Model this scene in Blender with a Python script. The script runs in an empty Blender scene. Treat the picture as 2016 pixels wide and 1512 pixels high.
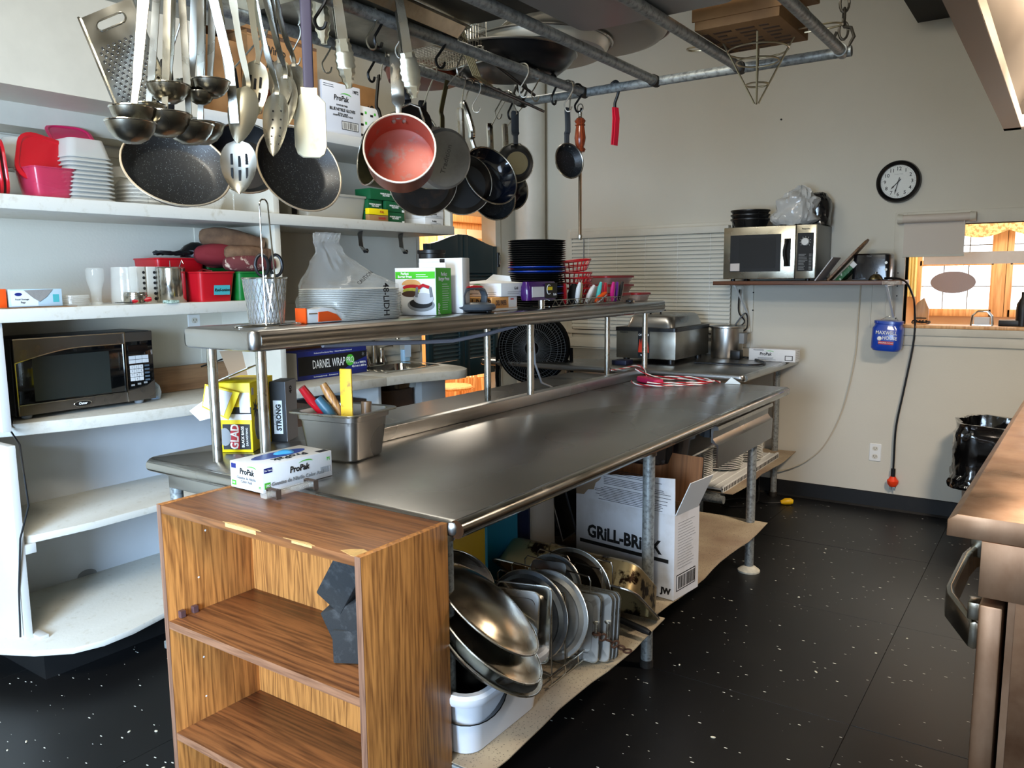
import bpy, bmesh, math, random
from mathutils import Vector, Matrix, noise as mnoise
random.seed(7)
S = bpy.context.scene
COL = S.collection
PI = math.pi

# ---------------------------------------------------------------- camera, world, lights, exposure
cd = bpy.data.cameras.new('camera'); cam = bpy.data.objects.new('camera', cd); COL.objects.link(cam)
def _n(v): return Vector(v).normalized()
_Y = _n((1100, 222, -1577)); _X = -_n((-2298, 188, -1577)); _X = (_X - _Y * _X.dot(_Y)).normalized(); _Z = _X.cross(_Y)
cam.matrix_world = Matrix.Translation((0, 0, 1.5)) @ Matrix((_X, _Y, _Z)).to_4x4()
cd.sensor_width = 36; cd.lens = 1577 / 2016 * 36; cd.clip_start = .05
S.camera = cam
S.view_settings.view_transform = 'Standard'; S.view_settings.look = 'None'; S.view_settings.gamma = 1
S.view_settings.use_curve_mapping = False
S.view_settings.exposure = 0.05
w = bpy.data.worlds.new('sky'); S.world = w; w.use_nodes = True
w.node_tree.nodes['Background'].inputs[0].default_value = (.80, .90, 1, 1)
w.node_tree.nodes['Background'].inputs[1].default_value = 6
try:
    S.cycles.max_bounces = 7; S.cycles.diffuse_bounces = 4; S.cycles.glossy_bounces = 4; S.cycles.transmission_bounces = 6
    S.cycles.transparent_max_bounces = 12; S.cycles.caustics_reflective = False; S.cycles.caustics_refractive = False
    S.cycles.sample_clamp_indirect = 6
except Exception: pass
def area(name, loc, target, sx, sy, power, col, spread=PI):
    l = bpy.data.lights.new(name, 'AREA'); l.shape = 'RECTANGLE'; l.size = sx; l.size_y = sy; l.energy = power; l.color = col; l.spread = spread
    o = bpy.data.objects.new(name, l); COL.objects.link(o); o.location = loc
    o.rotation_euler = (Vector(target) - Vector(loc)).to_track_quat('-Z', 'Y').to_euler(); return o
area('ceiling_light', (-1.0, -.35, 3.2), (-1.3, .6, 0), 1.2, .5, 100, (1, .93, .78))
area('ceiling_light', (-2.3, 2.9, 3.2), (-2.3, 2.9, 0), 1.2, .4, 17, (1, .95, .84))
area('hood_lamp', (.30, 3.35, 2.3), (-.45, 4.6, .7), .35, .25, 58, (1, .84, .68))
area('window_daylight', (-.9, -1.76, 1.3), (-3.5, 1.8, .35), 1.25, 1.4, 104, (.48, .70, 1), 1.6)  # stand-in for unseen daylight, shifted right to strike the left wall
area('window_daylight', (.75, -1.76, 1.3), (-1.3, 1.6, .3), .9, 1.6, 14, (.66, .80, 1), 1.8)  # second daylight added for floor, bookcase side and tub; wall is solid here
area('dining_light', (-.4, 6.9, 2.7), (-.4, 6.9, 0), 2, 1, 60, (1, .9, .76))  # unseen warm lamp, added to light the dining room
area('dining_light', (-5.0, 5.8, 2.6), (-5.2, 6.2, 0), 1.6, 1.6, 120, (1, .93, .80))

# ---------------------------------------------------------------- materials
def lin(v):
    v /= 255.
    return v / 12.92 if v <= .04045 else ((v + .055) / 1.055) ** 2.4
def C(r, g, b): return (lin(r), lin(g), lin(b), 1)
def NT(n):
    m = bpy.data.materials.new(n); m.use_nodes = True; t = m.node_tree
    return m, t, t.nodes['Principled BSDF'], t.nodes.new, t.links.new
def mat(n, c, r=.5, m=0, var=.0, vs=6, c2=None, st=(1, 1, 1), bump=0, bs=60, trans=0, alpha=1, emit=0, coat=0, rvar=0, ior=1.45, thr=None, sss=0):
    M, t, P, N, L = NT(n)
    P.inputs['Base Color'].default_value = C(*c); P.inputs['Roughness'].default_value = r; P.inputs['Metallic'].default_value = m
    P.inputs['Transmission Weight'].default_value = trans; P.inputs['Alpha'].default_value = alpha; P.inputs['Coat Weight'].default_value = coat
    P.inputs['IOR'].default_value = ior
    if emit: P.inputs['Emission Color'].default_value = C(*c); P.inputs['Emission Strength'].default_value = emit
    if var or c2 or rvar or bump:
        tc = N('ShaderNodeTexCoord'); mp = N('ShaderNodeMapping'); L(tc.outputs['Object'], mp.inputs[0]); mp.inputs['Scale'].default_value = st
        nz = N('ShaderNodeTexNoise'); nz.inputs['Scale'].default_value = vs; nz.inputs['Detail'].default_value = 5; nz.inputs['Roughness'].default_value = .6
        L(mp.outputs[0], nz.inputs['Vector'])
        rp = N('ShaderNodeValToRGB'); L(nz.outputs[0], rp.inputs[0])
        lo, hi = thr or (.35, .68)
        rp.color_ramp.elements[0].position = lo; rp.color_ramp.elements[1].position = hi
        k = C(*c2) if c2 else tuple([x * (1 - var) for x in C(*c)[:3]] + [1])
        rp.color_ramp.elements[0].color = C(*c); rp.color_ramp.elements[1].color = k
        if var or c2: L(rp.outputs[0], P.inputs['Base Color'])
        if rvar:
            n3 = N('ShaderNodeTexNoise'); n3.inputs['Scale'].default_value = vs * .6; n3.inputs['Detail'].default_value = 1; L(mp.outputs[0], n3.inputs['Vector']); mr = N('ShaderNodeMapRange'); L(n3.outputs[0], mr.inputs[0]); mr.inputs[1].default_value = .3; mr.inputs[2].default_value = .7
            mr.inputs[3].default_value = max(.03, r - rvar); mr.inputs[4].default_value = r + rvar; L(mr.outputs[0], P.inputs['Roughness'])
        if bump:
            b = N('ShaderNodeBump'); b.inputs['Strength'].default_value = bump; b.inputs['Distance'].default_value = .002
            n2 = N('ShaderNodeTexNoise'); n2.inputs['Scale'].default_value = bs; n2.inputs['Detail'].default_value = 3; L(mp.outputs[0], n2.inputs['Vector'])
            L(n2.outputs[0], b.inputs['Height']); L(b.outputs[0], P.inputs['Normal'])
    return M
def woodmat(n, c1, c2, axis=2, scale=14, r=.42):
    # grain runs along the given object axis
    M, t, P, N, L = NT(n)
    tc = N('ShaderNodeTexCoord'); mp = N('ShaderNodeMapping'); L(tc.outputs['Object'], mp.inputs[0])
    s = [1.0, 1.0, 1.0]; s[axis] = .06; mp.inputs['Scale'].default_value = s
    nz = N('ShaderNodeTexNoise'); nz.inputs['Scale'].default_value = scale; nz.inputs['Detail'].default_value = 2; nz.inputs['Distortion'].default_value = .25
    L(mp.outputs[0], nz.inputs['Vector'])
    ma = N('ShaderNodeMath'); ma.operation = 'MULTIPLY'; ma.inputs[1].default_value = 9; L(nz.outputs[0], ma.inputs[0])
    fr = N('ShaderNodeMath'); fr.operation = 'PINGPONG'; fr.inputs[1].default_value = .5; L(ma.outputs[0], fr.inputs[0])
    n2 = N('ShaderNodeTexNoise'); n2.inputs['Scale'].default_value = scale * 11; n2.inputs['Detail'].default_value = 3
    L(mp.outputs[0], n2.inputs['Vector'])
    ad = N('ShaderNodeMath'); ad.operation = 'ADD'; L(fr.outputs[0], ad.inputs[0]); L(n2.outputs[0], ad.inputs[1])
    rp = N('ShaderNodeValToRGB'); L(ad.outputs[0], rp.inputs[0]); e = rp.color_ramp.elements
    e[0].position = .38; e[0].color = C(*c2); e[1].position = .98; e[1].color = C(*c1)
    L(rp.outputs[0], P.inputs['Base Color']); P.inputs['Roughness'].default_value = r
    return M
def speck(n, base, fl, scale, size, dens, r=.5, st=(1, 1, 1), rot=0, m=0, var2=None, coat=0, v2s=2.2):
    # a base colour with small irregular flecks
    M, t, P, N, L = NT(n)
    tc = N('ShaderNodeTexCoord'); mp = N('ShaderNodeMapping'); L(tc.outputs['Object'], mp.inputs[0]); mp.inputs['Scale'].default_value = st
    mp.inputs['Rotation'].default_value = (0, 0, rot)
    v = N('ShaderNodeTexVoronoi'); v.inputs['Scale'].default_value = scale; L(mp.outputs[0], v.inputs['Vector'])
    sx = N('ShaderNodeSeparateColor'); L(v.outputs['Color'], sx.inputs[0])
    m1 = N('ShaderNodeMath'); m1.operation = 'MULTIPLY'; L(sx.outputs[1], m1.inputs[0]); m1.inputs[1].default_value = size
    lt = N('ShaderNodeMath'); lt.operation = 'LESS_THAN'; L(v.outputs['Distance'], lt.inputs[0]); L(m1.outputs[0], lt.inputs[1])
    l2 = N('ShaderNodeMath'); l2.operation = 'LESS_THAN'; L(sx.outputs[0], l2.inputs[0]); l2.inputs[1].default_value = dens
    mu = N('ShaderNodeMath'); mu.operation = 'MULTIPLY'; L(lt.outputs[0], mu.inputs[0]); L(l2.outputs[0], mu.inputs[1])
    mx = N('ShaderNodeMix'); mx.data_type = 'RGBA'; L(mu.outputs[0], mx.inputs[0]); mx.inputs[6].default_value = C(*base); mx.inputs[7].default_value = C(*fl)
    if var2:
        nz = N('ShaderNodeTexNoise'); nz.inputs['Scale'].default_value = v2s; nz.inputs['Detail'].default_value = 6; L(tc.outputs['Object'], nz.inputs['Vector'])
        rp = N('ShaderNodeValToRGB'); rp.color_ramp.elements[0].position = .42; rp.color_ramp.elements[1].position = .72
        rp.color_ramp.elements[0].color = C(*base); rp.color_ramp.elements[1].color = C(*var2); L(nz.outputs[0], rp.inputs[0]); L(rp.outputs[0], mx.inputs[6])
    L(mx.outputs[2], P.inputs['Base Color']); P.inputs['Roughness'].default_value = r; P.inputs['Metallic'].default_value = m; P.inputs['Coat Weight'].default_value = coat
    return M
WALL = mat('wall_paint', (206, 200, 184), .6, var=.06, vs=1.3, bump=.25, bs=90)
CREAM = mat('cream_paint', (210, 204, 188), .5, var=.14, vs=3, bump=.2, bs=40)
WHITE = mat('white_paint', (198, 198, 194), .45, c2=(200, 199, 190), vs=9, thr=(.5, .8), bump=.3, bs=70)
WORN = mat('worn_white_shelf_paint', (204, 202, 192), .5, c2=(176, 168, 148), vs=26, thr=(.58, .85), bump=.3, bs=70)
LAMI = mat('speckled_counter_laminate', (196, 193, 182), .45, c2=(170, 164, 148), vs=30, thr=(.5, .85))
CEIL = mat('ceiling_paint', (190, 186, 172), .8)
TILE = speck('black_speckled_floor_tile', (12, 12, 13), (225, 225, 215), 27, .19, .30, .42, st=(1, 2.8, 1), rot=.6, var2=(19, 18, 17))
COVE = mat('black_cove_base', (9, 9, 9), .6, c2=(24, 23, 21), vs=12, thr=(.55, .8))
STEEL = mat('worn_stainless_steel', (180, 179, 175), .30, 1, c2=(156, 154, 150), vs=4, rvar=.05, thr=(.1, .95))
TOP = mat('stainless_table_top', (160, 158, 154), .29, 1, c2=(140, 138, 134), vs=3, rvar=.05, thr=(.1, .95))
EDGE = mat('polished_steel_edge', (168, 166, 160), .22, 1, rvar=.06, vs=20)
ROLL = mat('dull_rolled_edge', (136, 133, 126), .36, 1, rvar=.06, vs=12)
CHROME = mat('bright_steel', (200, 198, 190), .14, 1, rvar=.05, vs=30)
UTEN = mat('brushed_utensil_steel', (190, 187, 176), .30, 1, rvar=.07, vs=40)
BOWL = mat('dull_dark_steel', (150, 146, 134), .27, 1, rvar=.1, vs=25)
GALV = mat('galvanised_pipe', (156, 160, 157), .45, .45, c2=(112, 114, 112), vs=80, thr=(.45, .65), bump=.3, bs=120)
RUSTY = mat('dirty_pipe', (60, 56, 50), .6, .5, c2=(34, 30, 26), vs=30)
BLACK = mat('black_plastic', (16, 16, 17), .38)
BLACKM = mat('matte_black', (12, 12, 13), .7)
BLKGL = mat('black_glass', (8, 9, 10), .08, coat=.5)
DGREY = mat('dark_grey_plastic', (58, 62, 66), .4)
WPLA = mat('white_plastic', (224, 224, 220), .35)
WCARD = mat('white_carton', (226, 226, 224), .5, var=.05, vs=20)
CARD = mat('brown_cardboard', (158, 116, 72), .7, c2=(138, 100, 62), vs=10)
CARDD = mat('dark_cardboard', (92, 66, 46), .75, c2=(74, 52, 36), vs=12)
RED = mat('red_plastic', (176, 18, 30), .32, coat=.2)
PINK = mat('pink_plastic', (205, 20, 84), .3, coat=.3)
GREEN = mat('green_plastic', (14, 104, 40), .4)
BLUE = mat('blue_plastic', (22, 66, 170), .3)
ORANGE = mat('orange_plastic', (232, 84, 24), .4)
YELLOW = mat('yellow_card', (240, 212, 12), .5)
NAVY = mat('navy_print', (28, 38, 110), .5)
INK = mat('black_ink', (14, 14, 14), .6)
GREY = mat('grey_print', (130, 132, 132), .6)
GRNP = mat('green_print', (78, 180, 50), .5)
WINK = mat('white_ink', (235, 235, 230), .6)
TEAL = mat('teal_print', (70, 160, 165), .5)
OAK = woodmat('oak_laminate', (196, 132, 68), (126, 78, 38), 2, 19)
OAKX = woodmat('oak_laminate_lengthwise', (140, 90, 50), (98, 60, 32), 0, 14)
OAKD = woodmat('oak_shelf_laminate', (138, 88, 50), (78, 46, 26), 0, 14)
HONEY = woodmat('honey_oak', (232, 180, 122), (204, 142, 84), 2, 10)
DWOOD = woodmat('dark_brown_wood', (98, 66, 44), (60, 38, 26), 1, 10)
BROWNB = woodmat('worn_brown_board', (142, 106, 72), (110, 78, 50), 1, 9, .6)
FROST = mat('frosted_plastic', (232, 232, 224), .30, trans=.35, ior=1.15, alpha=.6)
CLEAR = mat('clear_plastic', (232, 230, 220), .14, alpha=.26, coat=.5)
GLASS = mat('clear_glass', (232, 232, 222), .04, alpha=.16, coat=1)
BAG = mat('clear_bag_film', (236, 236, 232), .12, trans=.5, ior=1.12, alpha=.24, coat=.9, bump=1, bs=35)
GRANITE = speck('speckled_nonstick', (22, 24, 26), (112, 120, 122), 420, .34, .55, .45)
NONST = mat('worn_nonstick', (32, 28, 25), .42, .3, c2=(74, 50, 32), vs=26, thr=(.5, .8))
COPPER = mat('copper_enamel_inside', (178, 84, 66), .45, c2=(146, 130, 124), vs=22, thr=(.54, .68))
COPEX = mat('copper_enamel_outside', (150, 72, 48), .3, .5)
CREAMR = mat('cream_rim', (232, 214, 196), .35)
ALU = mat('aluminium_pot', (178, 178, 174), .38, .7, rvar=.08, vs=10, c2=(136, 136, 132), thr=(.3, .8))
OLIVE = mat('tarnished_pot', (96, 92, 64), .5, .6, c2=(62, 56, 40), vs=22)
MATTAN = speck('tan_woven_shelf_mat', (176, 160, 132), (120, 108, 90), 170, .42, .8, .85, var2=(120, 92, 76), v2s=2.0)
BURNT = mat('burnt_roasting_steel', (198, 176, 130), .3, .9, c2=(40, 26, 16), vs=11, thr=(.55, .61))

# ---------------------------------------------------------------- mesh builder
class G:
    def __init__(s): s.v = []; s.f = []; s.m = []
    def add(s, vs, fs, m=0):
        k = len(s.v); s.v += [tuple(v) for v in vs]; s.f += [tuple(k + i for i in f) for f in fs]; s.m += [m] * len(fs); return s
    def box(s, x0, x1, y0, y1, z0, z1, m=0):
        return s.add([(x0, y0, z0), (x1, y0, z0), (x1, y1, z0), (x0, y1, z0), (x0, y0, z1), (x1, y0, z1), (x1, y1, z1), (x0, y1, z1)],
                     [(3, 2, 1, 0), (4, 5, 6, 7), (0, 1, 5, 4), (1, 2, 6, 5), (2, 3, 7, 6), (3, 0, 4, 7)], m)
    def prism(s, poly, z0, z1, m=0):
        n = len(poly)
        return s.add([(x, y, z0) for x, y in poly] + [(x, y, z1) for x, y in poly],
                     [tuple(range(n - 1, -1, -1)), tuple(range(n, 2 * n))] + [(i, (i + 1) % n, n + (i + 1) % n, n + i) for i in range(n)], m)
    def loft(s, rings, m=0, c0=True, c1=True, closed=True):
        n = len(rings[0]); vs = [p for r in rings for p in r]; fs = []
        for k in range(len(rings) - 1):
            for i in range(n if closed else n - 1):
                j = (i + 1) % n; fs.append((k * n + i, k * n + j, (k + 1) * n + j, (k + 1) * n + i))
        if c0: fs.append(tuple(range(n - 1, -1, -1)))
        if c1: fs.append(tuple(range((len(rings) - 1) * n, len(rings) * n)))
        return s.add(vs, fs, m)
    def lathe(s, prof, n=32, m=0, cx=0, cy=0, sy=1):
        # prof: (radius, z) from the first to the last ring; radius 0 ends close to a cap
        rings = [[(cx + r * math.cos(2 * PI * i / n), cy + sy * r * math.sin(2 * PI * i / n), z) for i in range(n)] for r, z in prof if r > 1e-6]
        return s.loft(rings, m, prof[0][0] <= 1e-6, prof[-1][0] <= 1e-6)
    def tube(s, pts, r, n=8, m=0, closed=False):
        P = [Vector(p) for p in pts]; L = len(P); rings = []
        ref = None
        for i in range(L):
            a = P[(i - 1) % L] if (i or closed) else P[0]; b = P[(i + 1) % L] if (i < L - 1 or closed) else P[-1]
            d = (b - a).normalized()
            if ref is None: ref = d.orthogonal().normalized()
            u = (ref - d * ref.dot(d)); u = u.normalized() if u.length > 1e-6 else d.orthogonal().normalized(); ref = u; v = d.cross(u)
            rr = r[i] if isinstance(r, (list, tuple)) else r
            rings.append([P[i] + (u * math.cos(2 * PI * k / n) + v * math.sin(2 * PI * k / n)) * rr for k in range(n)])
        if closed: rings.append(rings[0])
        return s.loft(rings, m, not closed, not closed)
    def cyl(s, a, b, r, r1=None, n=16, m=0): return s.tube([a, b], [r, r if r1 is None else r1], n, m)
    def strap(s, pts, w, t, side, m=0):
        # flat bar following pts; side = width direction
        P = [Vector(p) for p in pts]; sd = Vector(side).normalized(); rings = []
        for i in range(len(P)):
            d = (P[min(i + 1, len(P) - 1)] - P[max(i - 1, 0)]).normalized(); u = (sd - d * sd.dot(d)).normalized(); v = d.cross(u)
            ww = w[i] if isinstance(w, (list, tuple)) else w
            rings.append([P[i] + u * ww / 2 + v * t / 2, P[i] - u * ww / 2 + v * t / 2, P[i] - u * ww / 2 - v * t / 2, P[i] + u * ww / 2 - v * t / 2])
        return s.loft(rings, m)
    def xf(s, M): s.v = [tuple(M @ Vector(p)) for p in s.v]; return s
def rr(w, d, r, n=5, cx=0, cy=0):
    out = []
    for sx, sy, a in ((1, -1, -90), (1, 1, 0), (-1, 1, 90), (-1, -1, 180)):
        for k in range(n + 1):
            t = math.radians(a + 90 * k / n); out.append((cx + sx * (w / 2 - r) + r * math.cos(t), cy + sy * (d / 2 - r) + r * math.sin(t)))
    return out
def ringz(poly, z): return [(x, y, z) for x, y in poly]
def mesh(name, g, mats, bev=0, sm=True, ang=.6):
    me = bpy.data.meshes.new(name); me.from_pydata(g.v, [], g.f)
    for x in (mats if isinstance(mats, (list, tuple)) else [mats]): me.materials.append(x)
    me.polygons.foreach_set('material_index', g.m)
    bm = bmesh.new(); bm.from_mesh(me); bmesh.ops.recalc_face_normals(bm, faces=bm.faces)
    if bev:
        es = [e for e in bm.edges if len(e.link_faces) == 2 and e.calc_face_angle(0) > .6]
        bmesh.ops.bevel(bm, geom=es, offset=bev, segments=2, profile=.5, affect='EDGES', clamp_overlap=True)
    bm.to_mesh(me); bm.free()
    if sm: me.shade_smooth(); me.set_sharp_from_angle(angle=ang)
    me.update(); return me
def part(name, g, mats, parent=None, bev=0, sm=True, label=None, M=None):
    o = bpy.data.objects.new(name, g if isinstance(g, bpy.types.Mesh) else mesh(name, g, mats, bev, sm)); COL.objects.link(o)
    if parent: o.parent = parent
    if M is not None: o.matrix_local = M
    if label: o['label'] = label
    return o
def tag(o, label, cat, group=None, kind=None):
    if label: o['label'] = label
    if cat: o['category'] = cat
    if group: o['group'] = group
    if kind: o['kind'] = kind
    return o
def thing(name, label, cat, loc=(0, 0, 0), rz=0, group=None, M=None):
    o = bpy.data.objects.new(name, None); COL.objects.link(o); o.empty_display_size = .05
    if M is not None: o.matrix_world = M
    else: o.location = loc; o.rotation_euler = (0, 0, rz)
    return tag(o, label, cat, group)
def solo(name, g, mats, label, cat, loc=(0, 0, 0), rz=0, group=None, bev=0, M=None, kind=None, sm=True):
    o = part(name, g, mats, None, bev, sm)
    if M is not None: o.matrix_world = M
    else: o.location = loc; o.rotation_euler = (0, 0, rz)
    return tag(o, label, cat, group, kind)
def struct(name, g, mats, bev=0, parent=None):
    o = part(name, g, mats, parent, bev)
    if not parent: o['kind'] = 'structure'
    return o
def dup(root, loc=None, rz=None, label=None, group=None, M=None):
    r = root.copy(); COL.objects.link(r)
    if M is not None: r.matrix_world = M
    else:
        if loc is not None: r.location = loc
        if rz is not None: r.rotation_euler = (0, 0, rz)
    if label: r['label'] = label
    if group: r['group'] = group
    for ch in list(root.children):
        c = ch.copy(); COL.objects.link(c); c.parent = r
        for g2 in ch.children:
            d = g2.copy(); COL.objects.link(d); d.parent = c
    return r
def MX(o, x, y, z=None):
    x = Vector(x).normalized(); y = Vector(y); y = (y - x * y.dot(x)).normalized(); z = x.cross(y)
    m = Matrix((x, y, z)).transposed().to_4x4(); m.translation = o; return m
def NZ(o, n, up=(0, 0, 1)):
    # z axis along n, y axis as near to up as it can be
    n = Vector(n).normalized(); up = Vector(up); y = (up - n * up.dot(n)).normalized(); x = y.cross(n)
    m = Matrix((x, y, n)).transposed().to_4x4(); m.translation = o; return m
_tc = {}
def word(s, size, m, parent, M, name='lettering', sx=1, off=0, align='CENTER', sh=0):
    key = (s, round(size, 5), m.name, sx, off, align, sh)
    if key not in _tc:
        cu = bpy.data.curves.new('t', 'FONT'); cu.body = s; cu.size = size; cu.align_x = align; cu.align_y = 'CENTER'; cu.offset = off; cu.shear = sh
        cu.resolution_u = 2; cu.extrude = .0002; cu.space_line = .9
        ob = bpy.data.objects.new('t', cu); me = bpy.data.meshes.new_from_object(ob); bpy.data.objects.remove(ob)
        for v in me.vertices: v.co.x *= sx
        me.materials.clear(); me.materials.append(m); _tc[key] = me
    o = bpy.data.objects.new(name, _tc[key]); COL.objects.link(o); o.parent = parent; o.matrix_local = M
    return o
def FM(face, dims, u, v, e=.0012):
    # local frame on a face of a box 0..w, 0..d, 0..h: origin at (u, v) measured on the face from its lower left corner
    W, D, H = dims
    return {'front': lambda: MX((u, -e, v), (1, 0, 0), (0, 0, 1)), 'right': lambda: MX((W + e, u, v), (0, 1, 0), (0, 0, 1)),
            'left': lambda: MX((-e, D - u, v), (0, -1, 0), (0, 0, 1)), 'top': lambda: MX((u, v, H + e), (1, 0, 0), (0, 1, 0)),
            'back': lambda: MX((W - u, D + e, v), (-1, 0, 0), (0, 0, 1))}[face]()
def print_(parent, face, dims, u0, v0, u1, v1, m, name='printed_panel', e=.0004):
    g = G().box(0, u1 - u0, 0, v1 - v0, -e, e)
    return part(name, g, m, parent, M=FM(face, dims, u0, v0, e * .6), sm=False)
def lines(parent, face, dims, u0, u1, v0, v1, n, m, name='small_print', th=.0016):
    g = G(); random.seed(int(u0 * 1000) + n)
    for k in range(n):
        y = v0 + (v1 - v0) * k / max(1, n - 1); g.box(0, (u1 - u0) * random.uniform(.72, 1), y - v0 - th / 2, y - v0 + th / 2, -.0003, .0003)
    return part(name, g, m, parent, M=FM(face, dims, u0, v0, .001), sm=False)
def carton(name, label, cat, loc, dims, m, rz=0, group=None, bev=.0015, cover='carton_body'):
    t = thing(name, label, cat, loc, rz, group)
    part(cover, G().box(0, dims[0], 0, dims[1], 0, dims[2]), m, t, bev)
    return t
def swoosh(parent, face, dims, u, v, s, m):
    g = G(); pts = [(s * math.cos(a) * 1.1, s * .35 * math.sin(a), 0) for a in [math.radians(150 - 16 * k) for k in range(9)]]
    g.strap(pts, [s * .02, s * .05, s * .08, s * .11, s * .13, s * .13, s * .11, s * .08, s * .03], .0006, (0, 1, 0)); part('logo_swoosh', g, m, parent, M=FM(face, dims, u, v))
def propak(parent, face, dims, u, v, s, ink=None, green=None):
    word('ProPak', s, ink or INK, parent, FM(face, dims, u, v), sx=.95, off=s * .025, sh=.12)
    swoosh(parent, face, dims, u + s * .9, v + s * .42, s * 1.0, green or GRNP)
# ================================================================ THE SETTING
LX, BY = -3.656, 5.456            # inner faces of the left and the back wall
RX, FY, H0 = 1.55, -1.9, 3.31
# floor: base slab with real square tiles laid on it
fl = struct('floor', G().box(LX - .3, RX, FY, BY, -.06, -.004), COVE)
TS = .9144; tm = mesh('floor_tile', G().box(0, TS - .0022, 0, TS - .0022, -.004, 0), TILE, .0006, False); k = 0
for i in range(-4, 3):
    for j in range(-8, 2):
        x, y = -.505 + i * TS, 4.53 + j * TS
        if x > RX or x + TS < LX - .05 or y > BY or y + TS < FY: continue
        o = bpy.data.objects.new('floor_tile', tm); COL.objects.link(o); o.parent = fl; o.location = (x, y, (((i * 7 + j * 3) % 5) - 2) * .0002)
# left wall with the doorway
WT = .14
g = G().box(LX - WT, LX, FY, 4.19, -.06, H0).box(LX - WT, LX, 5.12, BY + .12, -.06, H0).box(LX - WT, LX, 4.19, 5.12, 2.35, H0)
struct('wall_left', g, WALL)
# back wall with the serving opening
OX0, OX1, OZ0, OZ1 = -.836, .62, 1.18, 1.785
g = G().box(LX, OX0, BY, BY + .12, -.06, H0).box(OX1, RX, BY, BY + .12, -.06, H0).box(OX0, OX1, BY, BY + .12, -.06, OZ0).box(OX0, OX1, BY, BY + .12, OZ1, H0)
struct('wall_back', g, WALL)
struct('wall_right', G().box(RX, RX + .12, FY, BY + .12, -.06, H0), WALL)
struct('wall_front', G().box(LX - WT, -1.6, FY - .12, FY, -.06, H0).box(-.2, RX + .12, FY - .12, FY, -.06, H0).box(-1.6, -.2, FY - .12, FY, -.06, .6).box(-1.6, -.2, FY - .12, FY, 2.1, H0), WALL)
struct('window_3', G().box(-1.65, -1.6, FY - .1, FY + .03, .55, 2.15).box(-.2, -.15, FY - .1, FY + .03, .55, 2.15).box(-1.6, -.2, FY - .1, FY + .03, .55, .6).box(-1.6, -.2, FY - .1, FY + .03, 2.1, 2.15).box(-.92, -.88, FY - .08, FY + .01, .6, 2.1), WHITE)  # unseen window added behind the camera, placed to suit the daylight lamp
struct('ceiling', G().box(LX - WT, RX + .12, FY - .12, BY + .12, H0, H0 + .08), CEIL)
g = G().loft([[(x, BY, 0), (x, BY - .022, 0), (x, BY - .010, .012), (x, BY - .006, .10), (x, BY, .104)] for x in (-3.35, RX)])
struct('baseboard_back', g, COVE)
# worn grease splash and nail marks stay with the wall paint; the nail
struct('trim_1', G().cyl((-1.62, BY + .001, 2.50), (-1.62, BY - .008, 2.50), .006, n=8), BLACKM)
# round duct in the corner, and the doorway jamb
struct('trim_2', G().cyl((-3.50, BY - .13, 0), (-3.50, BY - .13, H0), .118, n=40), CREAM)
struct('trim_3', G().box(LX - .002, LX + .012, 5.06, 5.125, 0, 2.4).box(LX - WT - .01, LX, 5.10, 5.124, 0, 2.35), CREAM)

# ---- window_1: closed venetian blind in a painted casing
w1 = struct('window_1', G().box(-3.237, -3.19, BY - .018, BY, 1.02, 1.86).box(-1.925, -1.832, BY - .018, BY, 1.02, 1.86).box(-3.19, -1.90, BY - .018, BY, 1.80, 1.86)
            .box(-3.26, -1.81, BY - .035, BY, 1.06, 1.09).box(-3.237, -1.832, BY - .016, BY, .955, 1.03), CREAM, .002)
part('pane', G().box(-3.19, -1.90, BY - .006, BY - .002, 1.09, 1.80), BLKGL, w1)
part('valance', G().box(-3.175, -1.93, BY - .075, BY - .020, 1.785, 1.835), CREAM, w1, .004)
SLAT = mat('blind_slat', (206, 203, 190), .38)
sl = mesh('slat', G().loft([[(x, -.002 - .014 * t - .005 * math.sin(PI * t), .0145 - .0275 * t) for t in (0, .3, .6, 1)] + [(x, -.001 - .014 * t - .005 * math.sin(PI * t), .0140 - .0275 * t) for t in (1, .6, .3, 0)] for x in (0, 1.255)]), SLAT)
nsl = 24
for k in range(nsl):
    o = bpy.data.objects.new('slat', sl); COL.objects.link(o); o.parent = w1; o.location = (-3.165, BY - .045, 1.770 - .0280 * k)
part('bottom_rail', G().box(-3.165, -1.935, BY - .055, BY - .035, 1.095, 1.112), CREAM, w1, .003)
for x in (-3.02, -2.78, -2.55, -2.30, -2.06):
    part('ladder_cord', G().cyl((x, BY - .060, 1.10), (x, BY - .060, 1.79), .0014, n=6), WPLA, w1)
part('tilt_wand', G().cyl((-3.06, BY - .07, 1.30), (-3.055, BY - .07, 1.78), .004, n=8), GREY, w1)

# ---- window_2: serving opening with casing, sill and aprons
w2 = struct('window_2', G().box(-.903, OX0, BY - .02, BY + .12, 1.13, 1.862).box(OX1, OX1 + .06, BY - .02, BY + .12, 1.13, 1.862)
            .box(OX0, OX1, BY - .02, BY + .12, OZ1, 1.862).box(-.836, OX1, BY - .03, BY, 1.12, 1.165).box(-.836, OX1 + .06, BY - .018, BY, 1.06, 1.12), CREAM, .002)
part('sill', G().box(OX0, OX1, BY - .035, BY + .13, 1.165, 1.184), HONEY, w2, .004)
for z in (1.50, 1.42, 1.36, 1.22): part('screw', G().cyl((-.872, BY - .019, z), (-.872, BY - .024, z), .004, n=8), BLACKM, w2)
# boards on the wall beside the microwave shelf
struct('trim_4', G().box(-1.832, -1.765, BY - .014, BY, 1.11, 1.44).box(-1.832, -1.775, BY - .028, BY, 1.105, 1.145).box(-1.832, -1.78, BY - .01, BY, 1.00, 1.10), CREAM, .002)
struct('trim_5', G().box(-1.03, -1.018, BY - .008, BY, 1.16, 1.44).box(-.945, -.935, BY - .006, BY, 1.10, 1.44), CREAM)

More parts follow.
